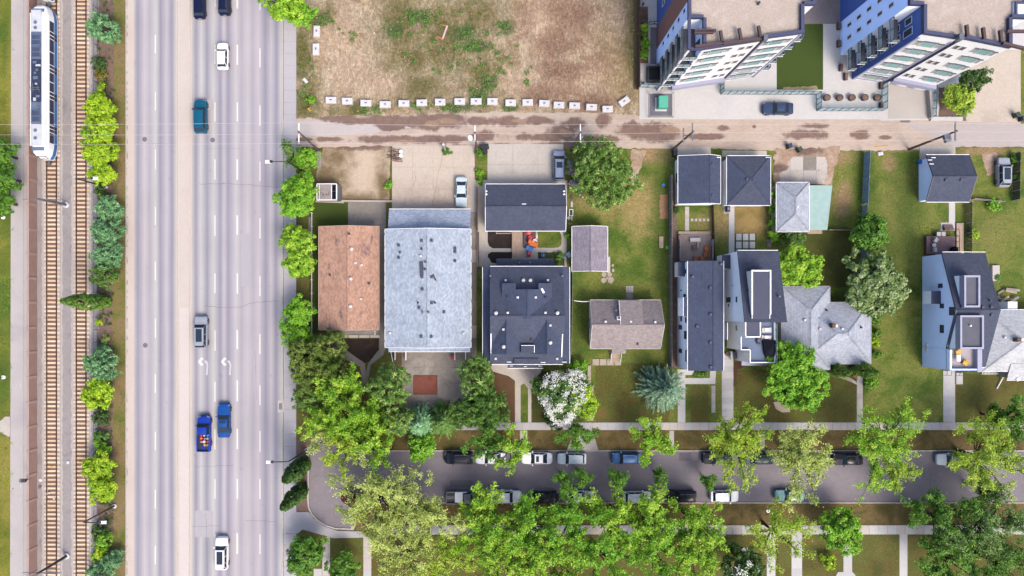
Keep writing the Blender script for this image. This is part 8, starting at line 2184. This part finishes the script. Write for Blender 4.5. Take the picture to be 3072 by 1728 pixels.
# sidewalk trees
T('tree', 'spring', 855, 12, 56, 7.5, 'fresh green tree over the sidewalk at the top of the vacant lot', 'street_tree'); T('tree', 'bright', 905, 42, 38, 6.0, 'smaller bright green tree at the top corner of the vacant lot', 'street_tree')
T('elm', 'bush', 878, 466, 38, 5.0, 'grey green loose tree under the street lamp at the alley', dens=1.5); T('tree', 'bright', 918, 478, 36, 5.0, 'bright green tree beside the plank sled at the alley corner')
T('tree', 'bright', 893, 592, 62, 7.0, 'round bright green street tree beside the holed plank shed', 'street_tree', dens=1.15)
T('tree', 'spring', 888, 722, 46, 5.5, 'yellow green street tree west of the terracotta bungalow, northern of two', 'street_tree', dens=1.2); T('tree', 'spring', 896, 790, 44, 5.5, 'yellow green street tree west of the terracotta bungalow, southern of two', 'street_tree', dens=1.2)
T('tree', 'bright', 896, 938, 46, 5.5, 'bright green street tree at the south corner of the terracotta bungalow, upper of two', 'street_tree', dens=1.15); T('tree', 'bright', 892, 1005, 42, 5.5, 'bright green street tree above the olive pines, lower of two', 'street_tree', dens=1.15)
for (px, py, r, lb) in ((985, 1040, 50, 'olive pine nearest the dark mulch triangle'), (912, 1068, 56, 'olive pine beside the sidewalk, upper of three'), (930, 1128, 58, 'olive pine beside the sidewalk, middle of three'), (985, 1115, 46, 'olive pine tucked behind the sidewalk pines')): T('pine', 'olive', px, py, r, 8.0, lb, 'pine_tree', 'tree', 'olive pines at the front yard', 1.15)
T('pine', 'spruce', 925, 1200, 40, 6.0, 'thin dull pine over the brown soil by the sidewalk', 'pine_tree', 'tree', 'olive pines at the front yard', .8)
T('big', 'spring', 1030, 1175, 78, 9.0, 'big fresh green tree before the dark mulch triangle', dens=1.1); T('big', 'spring', 975, 1265, 66, 8.5, 'fresh green tree leaning over the sidewalk end', dens=.9); T('big', 'spring', 1085, 1265, 80, 9.5, 'big fresh green tree in the middle of the front yard clump', dens=1.1)
T('big', 'yellow', 1035, 1345, 72, 8.5, 'yellow green tree reaching over the turning circle, western one', dens=.85); T('big', 'spring', 1110, 1335, 66, 8.5, 'fresh green tree reaching over the turning circle, eastern one', dens=.95); T('elm', 'pale', 968, 1318, 50, 7.5, 'loose pale tree above the corner of the turning circle', dens=.9)
T('pine', 'spruce', 1165, 1160, 66, 9.0, 'pale tipped spruce beside the concrete yard', 'spruce_tree'); T('pine', 'spruce', 1190, 1258, 50, 7.0, 'grey green spruce at the lower corner of the concrete yard', 'spruce_tree')
T('con', 'teal', 1262, 1268, 54, 6.5, 'blue green spruce below the concrete yard, western of two', 'spruce_tree'); T('con', 'dspruce', 1330, 1262, 50, 6.5, 'dark spruce below the concrete yard, eastern of two', 'spruce_tree')
T('tree', 'bright', 1262, 1342, 42, 5.0, 'round bright green tree at the north kerb of the turning circle', 'street_tree', group=GW)
T('pine', 'spruce', 1428, 1130, 58, 8.5, 'green spruce at the northwest corner of the duplex front yard', 'spruce_tree'); T('pine', 'dspruce', 1470, 1222, 62, 8.5, 'dark green spruce beside the brown bark bed', 'spruce_tree'); T('pine', 'dspruce', 1405, 1235, 46, 7.0, 'very dark spruce by the concrete yard edge', 'spruce_tree')
T('big', 'green', 1455, 1320, 58, 8.0, 'green street tree over the sidewalk below the dark spruces', 'street_tree', group=GW, dens=.95); T('big', 'spring', 1530, 1350, 62, 8.0, 'fresh green street tree over the white sedans', 'street_tree', group=GW, dens=.75)
bt_ = T('tree', 'bush', 1688, 1185, 76, 6.5, 'white blossoming tree before the large dark duplex', 'blossom_tree', dens=.8); blossoms(bt_, 76/M1*.95, .36*6.5, 6.5*.64, 5200, petal_w, size=.09)
T('tree', 'lime', 1748, 1205, 46, 6.0, 'lime yellow tree crowding the white blossom tree', dens=1.15); T('shrub', 'bright', 1735, 1103, 28, 2.5, 'bright green shrub at the corner of the large dark duplex', 'shrub', 'shrub'); T('big', 'green', 1722, 1308, 50, 6.5, 'mid green street tree below the white blossom tree', 'street_tree', group=GW)
T('shrub', 'dark', 1660, 1262, 30, 1.8, 'dark low shrub at the foot of the white blossom tree', 'shrub', 'shrub')
# yards
T('pine', 'spruce', 1812, 520, 92, 9.0, 'huge round spruce beside the alley and the minivan', 'spruce_tree', dens=1.5)
lt = T('shrub', 'bush', 1722, 500, 26, 2.4, 'flowering lilac shrub between the minivan and the huge spruce, upper one', 'lilac_shrub', 'shrub'); blossoms(lt, 24/M1, 1.1, 1.1, 260, petal_v, size=.09)
lt = T('shrub', 'bush', 1726, 550, 20, 2.0, 'flowering lilac shrub at the corner of the double garage, lower one', 'lilac_shrub', 'shrub'); blossoms(lt, 20/M1, .9, .95, 220, petal_v, size=.09)
T('con', 'blue', 1987, 1165, 78, 8.5, 'silver blue spruce at the walkway of the narrow house', 'spruce_tree'); T('tree', 'bright', 2378, 1130, 92, 8.0, 'big bright green maple before the pale grey hipped bungalow', 'maple_tree', dens=1.2)
T('tree', 'spring', 2388, 802, 62, 7.0, 'bright spring green tree between the stepped house and the shaded lawn', dens=1.25); T('shrub', 'bush', 2378, 718, 36, 2.6, 'dull green shrub at the foot of the pale garage', 'shrub', 'shrub')
for k, py in enumerate((585, 625, 668, 705)): T('shrub', 'bright', 2318, py, 17, 2.2, 'bright green hedge plant west of the pale garage, ' + ('northernmost', 'second', 'third', 'southernmost')[k], 'hedge_plant', 'shrub', 'hedge west of the pale garage')
T('tree', 'green', 2608, 700, 54, 6.5, 'feathery green tree at the end of the blue slat fence', dens=1.1, leaf=.17); T('tree', 'silver', 2622, 850, 86, 7.0, 'broad silver leaved tree over the corner of the hipped bungalow', dens=1.1, leaf=.24)
T('col', 'cedar', 0, 0, 0, 6.2, 'dark cedar at the front of the hipped bungalow, western of two', 'cedar_tree', base=(2492, 1108), R=.95, leaf=.15); T('col', 'cedar', 0, 0, 0, 7.4, 'dark cedar at the front corner of the hipped bungalow, eastern of two', 'cedar_tree', base=(2556, 1106), R=1.15, leaf=.15)
for k, (px, py, r, c_) in enumerate(((2628, 960, 16, 'green'), (2632, 1000, 14, 'green'), (2626, 1030, 15, 'lime'), (2632, 1062, 16, 'green'), (2614, 1142, 24, 'bright'))): T('shrub', c_, px, py, r, 1.3, ('green shrub at the east wall of the hipped bungalow, northernmost', 'green shrub at the east wall of the hipped bungalow, second from the north', 'lime shrub at the east wall of the hipped bungalow', 'green shrub at the southeast corner of the hipped bungalow', 'low bright shrub below the eastern dark cedar')[k], 'shrub', 'shrub', 'shrubs at the hipped bungalow')
T('tree', 'dark', 2915, 245, 42, 5.0, 'dark green young tree at the foot of the east apartment block'); T('tree', 'yellow', 2882, 292, 46, 4.0, 'yellow green bushy tree on the mulch bed by the drive ramp', dens=1.2); T('shrub', 'green', 2892, 335, 14, .8, 'small green plant at the mulch bed edge', 'shrub', 'shrub')
for k, py in enumerate((90, 130, 165)): T('shrub', 'spring' if k == 0 else 'bright', 1933, py, 17, 2.2, ('northern', 'middle', 'southern')[k] + ' hedge plant between the brown fence and the apartment walk', 'hedge_plant', 'shrub', 'hedge at the apartment walk')
T('shrub', 'bright', 2985, 615, 20, 1.6, 'bright shrub at the weathered rail fence', 'shrub', 'shrub'); T('shrub', 'lime', 2922, 705, 18, 1.4, 'lime shrub east of the dark slat fence by the deck', 'shrub', 'shrub'); T('shrub', 'green', 2992, 833, 12, 1.0, 'small green plant by the pale landing of the modern house', 'shrub', 'shrub')
T('shrub', 'green', 3046, 478, 15, 1.4, 'green climber on the dark slat fence, upper', 'shrub', 'shrub'); T('shrub', 'green', 3044, 530, 12, 1.2, 'green climber on the dark slat fence, lower', 'shrub', 'shrub')
T('shrub', 'bright', 932, 297, 13, .9, 'small bright bush in the lot corner grass', 'shrub', 'shrub'); T('shrub', 'green', 1438, 458, 14, 1.2, 'weedy green bush beside the black bins', 'shrub', 'shrub'); T('shrub', 'bright', 1438, 520, 14, .9, 'bright green weed clump along the concrete pad edge, upper', 'shrub', 'shrub'); T('shrub', 'bright', 1440, 545, 10, .6, 'bright green weed clump along the concrete pad edge, lower', 'shrub', 'shrub')
T('shrub', 'bright', 1165, 555, 14, .8, 'green weed at the west edge of the concrete pad', 'shrub', 'shrub'); T('shrub', 'green', 1342, 453, 13, .7, 'weeds around the cut pole stub', 'shrub', 'shrub'); T('shrub', 'dark', 2025, 632, 12, 1.2, 'dark round shrub by the long grey fence', 'shrub', 'shrub')
T('shrub', 'dspruce', 1678, 772, 16, 1.0, 'dark shrub in the shaded corner behind the large dark duplex', 'shrub', 'shrub'); T('shrub', 'bright', 1704, 706, 10, 1.0, 'bright plant at the lilac shed wall', 'shrub', 'shrub')
for k, px in enumerate((2088, 2100, 2113)): T('shrub', 'green', px, 1124, 6.5, .6, ('west', 'middle', 'east')[k] + ' one of the three little round plants in front of the narrow house', 'garden_plant', 'plant', 'little plants in front of the narrow house')
# street trees, north side
T('big', 'spring', 1958, 1328, 62, 7.5, 'round fresh green street tree east of the steel blue hatchback', 'street_tree', group=GW, dens=1.0); T('elm', 'green', 1976, 1428, 24, 5.0, 'thin green sapling bough over the street near the white hatchback', 'street_tree', group=GW)
T('elm', 'yellow', 2205, 1330, 96, 10.0, 'yellow green elm over the two dark parked cars', 'street_tree', group=GW, dens=1.7); T('elm', 'pale', 2405, 1375, 100, 10.0, 'pale loose elm spreading over the middle of the side street', 'street_tree', group=GW, dens=1.9)
T('elm', 'spring', 2640, 1335, 112, 10.5, 'broad fresh green elm over the street before the open lawn', 'street_tree', group=GW, dens=1.7); T('elm', 'yellow', 2685, 1425, 62, 8.0, 'yellow green bough hanging over the open street', 'street_tree', group=GW, dens=1.2)
T('elm', 'yellow', 2955, 1375, 118, 10.5, 'yellow elm with dark limbs beside the easternmost silver sedan', 'street_tree', group=GW, dens=1.8); T('big', 'green', 3040, 1262, 62, 8.0, 'mid green tree at the edge near the white bungalow lawn', 'tree'); T('big', 'green', 2985, 1250, 34, 5.0, 'small mid green tree on the brown front lawn at the edge', 'tree')
T('elm', 'green', 2125, 1445, 26, 5.0, 'thin green bough over the south lane beside the black SUV', 'street_tree', group=GW, dens=1.3)
# the dark leaning columns by the turning circle
T('col', 'dark', 0, 0, 0, 12.0, 'dark leafy columnar tree leaning over the sidewalk, northern of two', 'columnar_tree', base=(918, 1388), R=1.25, leaf=.24); T('col', 'dark', 0, 0, 0, 12.0, 'dark leafy columnar tree leaning over the sidewalk, southern of two', 'columnar_tree', base=(914, 1462), R=1.15, leaf=.24)
# south side
T('elm', 'pale', 1132, 1500, 128, 11.0, 'great pale elm over the turning circle and the red van', 'street_tree', dens=1.55); T('elm', 'pale', 1280, 1560, 96, 10.0, 'pale elm with dark limbs over the south sidewalk', 'street_tree', dens=1.35); T('elm', 'pale', 1215, 1665, 110, 9.0, 'pale elm in the lower yard by the stone walk', 'street_tree', dens=1.35); T('elm', 'yellow', 1340, 1680, 70, 9.0, 'yellow green elm in the dim lower yard', 'street_tree', dens=1.1)
GB = 'big green trees along the south side'
for (c_, px, py, r, lb) in (('spring', 1440, 1545, 92, 'beside the grey pickup'), ('bright', 1570, 1580, 104, 'below the white SUV hidden in leaves'), ('spring', 1495, 1670, 104, 'lowest before the dim yard'), ('spring', 1650, 1680, 104, 'at the lower edge, middle of the mass'), ('bright', 1720, 1570, 96, 'below the white sedan among leaves'), ('spring', 1850, 1560, 92, 'above the scrap of sidewalk'), ('bright', 1800, 1680, 100, 'at the lower edge under the sidewalk scrap'),
                            ('spring', 1950, 1545, 74, 'beside the half covered white hatchback'), ('bright', 1960, 1650, 92, 'above the pale stepping walk'), ('spring', 2075, 1570, 80, 'below the black SUV in the sun'), ('spring', 2085, 1665, 86, 'above the brown clearing')):
    T('big', c_, px+random.uniform(-10, 10), py+random.uniform(-8, 8), r*(1.0 if py < 1600 else 1.14), random.uniform(8.5, 11.5), 'big leafy green tree ' + lb, 'leafy_tree', 'tree', GB, dens=.86, lob=.3)
for (px, py, r, lb) in ((1690, 1440, 26, 'western'), (1745, 1432, 28, 'middle'), (1850, 1435, 28, 'eastern')): T('elm', 'green', px, py, r, 8.0, lb + ' of three narrow green boughs reaching over the side street', 'tree_bough', 'tree', 'green boughs over the side street', dens=1.5)
T('tree', 'green', 918, 1662, 58, 6.0, 'round green tree at the corner below the curving sidewalk'); T('tree', 'green', 1030, 1700, 44, 4.5, 'green bushy tree between the two slab walks')
T('elm', 'yellow', 2330, 1600, 105, 9.0, 'willowy yellow green tree with a bare leaning trunk over the twin walks', 'willow_tree', dens=1.0, base=(2240, 1530) if False else None); T('tree', 'bright', 2520, 1590, 62, 6.0, 'round green tree over the south sidewalk near the curved patio')
dt = T('tree', 'dark', 2232, 1695, 56, 6.5, 'dark green tree flecked with white blossom at the lower edge'); blossoms(dt, 50/M1, 2.2, 4.2, 260, petal_w, size=.12)
T('shrub', 'lime', 2484, 1684, 24, 2.4, 'lime yellow shrub beside the south walk at the lower edge', 'shrub', 'shrub')
T('big', 'green', 2830, 1560, 110, 10.0, 'broad green tree over the south kerb at the lower corner', 'leafy_tree', dens=.95, lob=.3); T('elm', 'bush', 2960, 1585, 120, 11.0, 'tall grey green tree with bare twigs at the lower corner', 'leafy_tree', dens=1.6); T('big', 'green', 2860, 1690, 110, 9.0, 'green tree filling the lower corner beside the slab walk', 'leafy_tree', dens=.9); T('elm', 'green', 3010, 1700, 100, 10.0, 'green tree at the extreme lower corner', 'leafy_tree', dens=1.5)
T('elm', 'bush', 2960, 1470, 40, 8.0, 'grey green bough over the street at the lower corner', 'tree_bough', 'tree', dens=1.2)
# ---------------------------------------------------------------- ground cover that nobody could count
def scatter(name, lst, col, leaf, label):
    Cs, Ns, Ss = [], [], []
    for (px, py, rx, ry, n, hh) in lst:
        a = rng.random(n)*6.283; r = rng.random(n)**.6
        X = px+np.cos(a)*r*rx; Y = py+np.sin(a)*r*ry
        Cs.append(np.stack([(X-NX)/M1, (NY-Y)/M1, .04+hh*rng.random(n)], 1)); Ns.append(unit(rng.normal(size=(n, 3))*.55+np.array([0, 0, 1]))); Ss.append(leaf*(.6+.8*rng.random(n)))
    C = np.concatenate(Cs); me = leaf_mesh(name, C, np.concatenate(Ns), np.concatenate(Ss), .45, np.clip(.5+.25*rng.normal(size=len(C)), 0, 1), FOL[col]); NLEAF[0] += len(C)
    return tag(link(name, me), label, None, None, 'stuff')
wl = []
for (cx_, cy_, rx, ry, n_) in ((1255, 50, 44, 26, 26), (1470, 245, 26, 24, 10), (1440, 292, 32, 36, 16), (1530, 320, 18, 12, 6), (1420, 140, 60, 18, 18), (1405, 100, 26, 26, 8), (1520, 80, 26, 18, 8), (965, 58, 44, 20, 12), (1100, 330, 56, 16, 16), (1258, 320, 30, 14, 9), (1360, 328, 30, 14, 10), (1330, 110, 150, 110, 40), (1440, 180, 120, 110, 34), (1010, 110, 60, 60, 8), (920, 250, 26, 80, 12), (1585, 220, 12, 50, 7)):
    for _ in range(n_):
        a_, r_ = random.random()*6.28, random.random()**.6; s_ = random.uniform(3, 9)
        wl.append((cx_+math.cos(a_)*r_*rx, cy_+math.sin(a_)*r_*ry, s_, s_*random.uniform(.6, 1.1), int(s_*s_*.55)+3, .2))
bl = []
for _ in range(420):
    py_ = random.uniform(0, 1728); bl.append((random.uniform(297, 342), py_, random.uniform(3, 9), random.uniform(3, 10), random.randint(6, 26), .35))
scatter('bed_plants', bl, 'dark', .11, 'low dark ground cover over the railway bed')
scatter('weeds', wl, 'bush', .13, 'green weed clumps scattered over the vacant lot')
gl = []
for _ in range(260):
    px, py = random.uniform(1720, 2005), random.uniform(450, 1260)
    gl.append((px, py, 8, 8, 6, .06))
for _ in range(240): gl.append((random.uniform(2420, 2770), random.uniform(460, 1260), 10, 10, 6, .08))
for _ in range(120): gl.append((random.uniform(2900, 3072), random.uniform(620, 1260), 10, 10, 5, .08))
for _ in range(90): gl.append((random.uniform(-10, 40), random.uniform(0, 1728), 6, 10, 8, .08))
for _ in range(140): gl.append((random.uniform(342, 378), random.uniform(0, 1728), 5, 12, 7, .08))
scatter('grass_tufts', gl, 'green', .09, 'longer grass tufts over the lawns')
dl = [(2770, 690, 26, 16, 160, .1), (2640, 780, 20, 60, 200, .1), (2745, 470, 12, 20, 60, .1), (2518, 540, 10, 40, 80, .1), (20, 1440, 16, 60, 220, .06), (30, 300, 14, 120, 200, .06), (20, 880, 16, 60, 160, .06)]
scatter('dandelions', dl, 'lime', .06, 'yellow dandelions dotting the grass')
# stones and clods on the bare lot
cl = MB()
for _ in range(520):
    px, py = random.uniform(900, 1905), random.uniform(5, 340); x, y = P2(px, py); r = random.uniform(.05, .16)
    rz = random.random()*3; cl.obox((x, y, -.02), (r*random.uniform(1, 2), r, r*.8), rz)
tag(cl.build('clods', plain('clod', (206, 178, 150), .95, .25, 2.0)), 'dry clods and stones on the vacant lot', None, None, 'stuff')
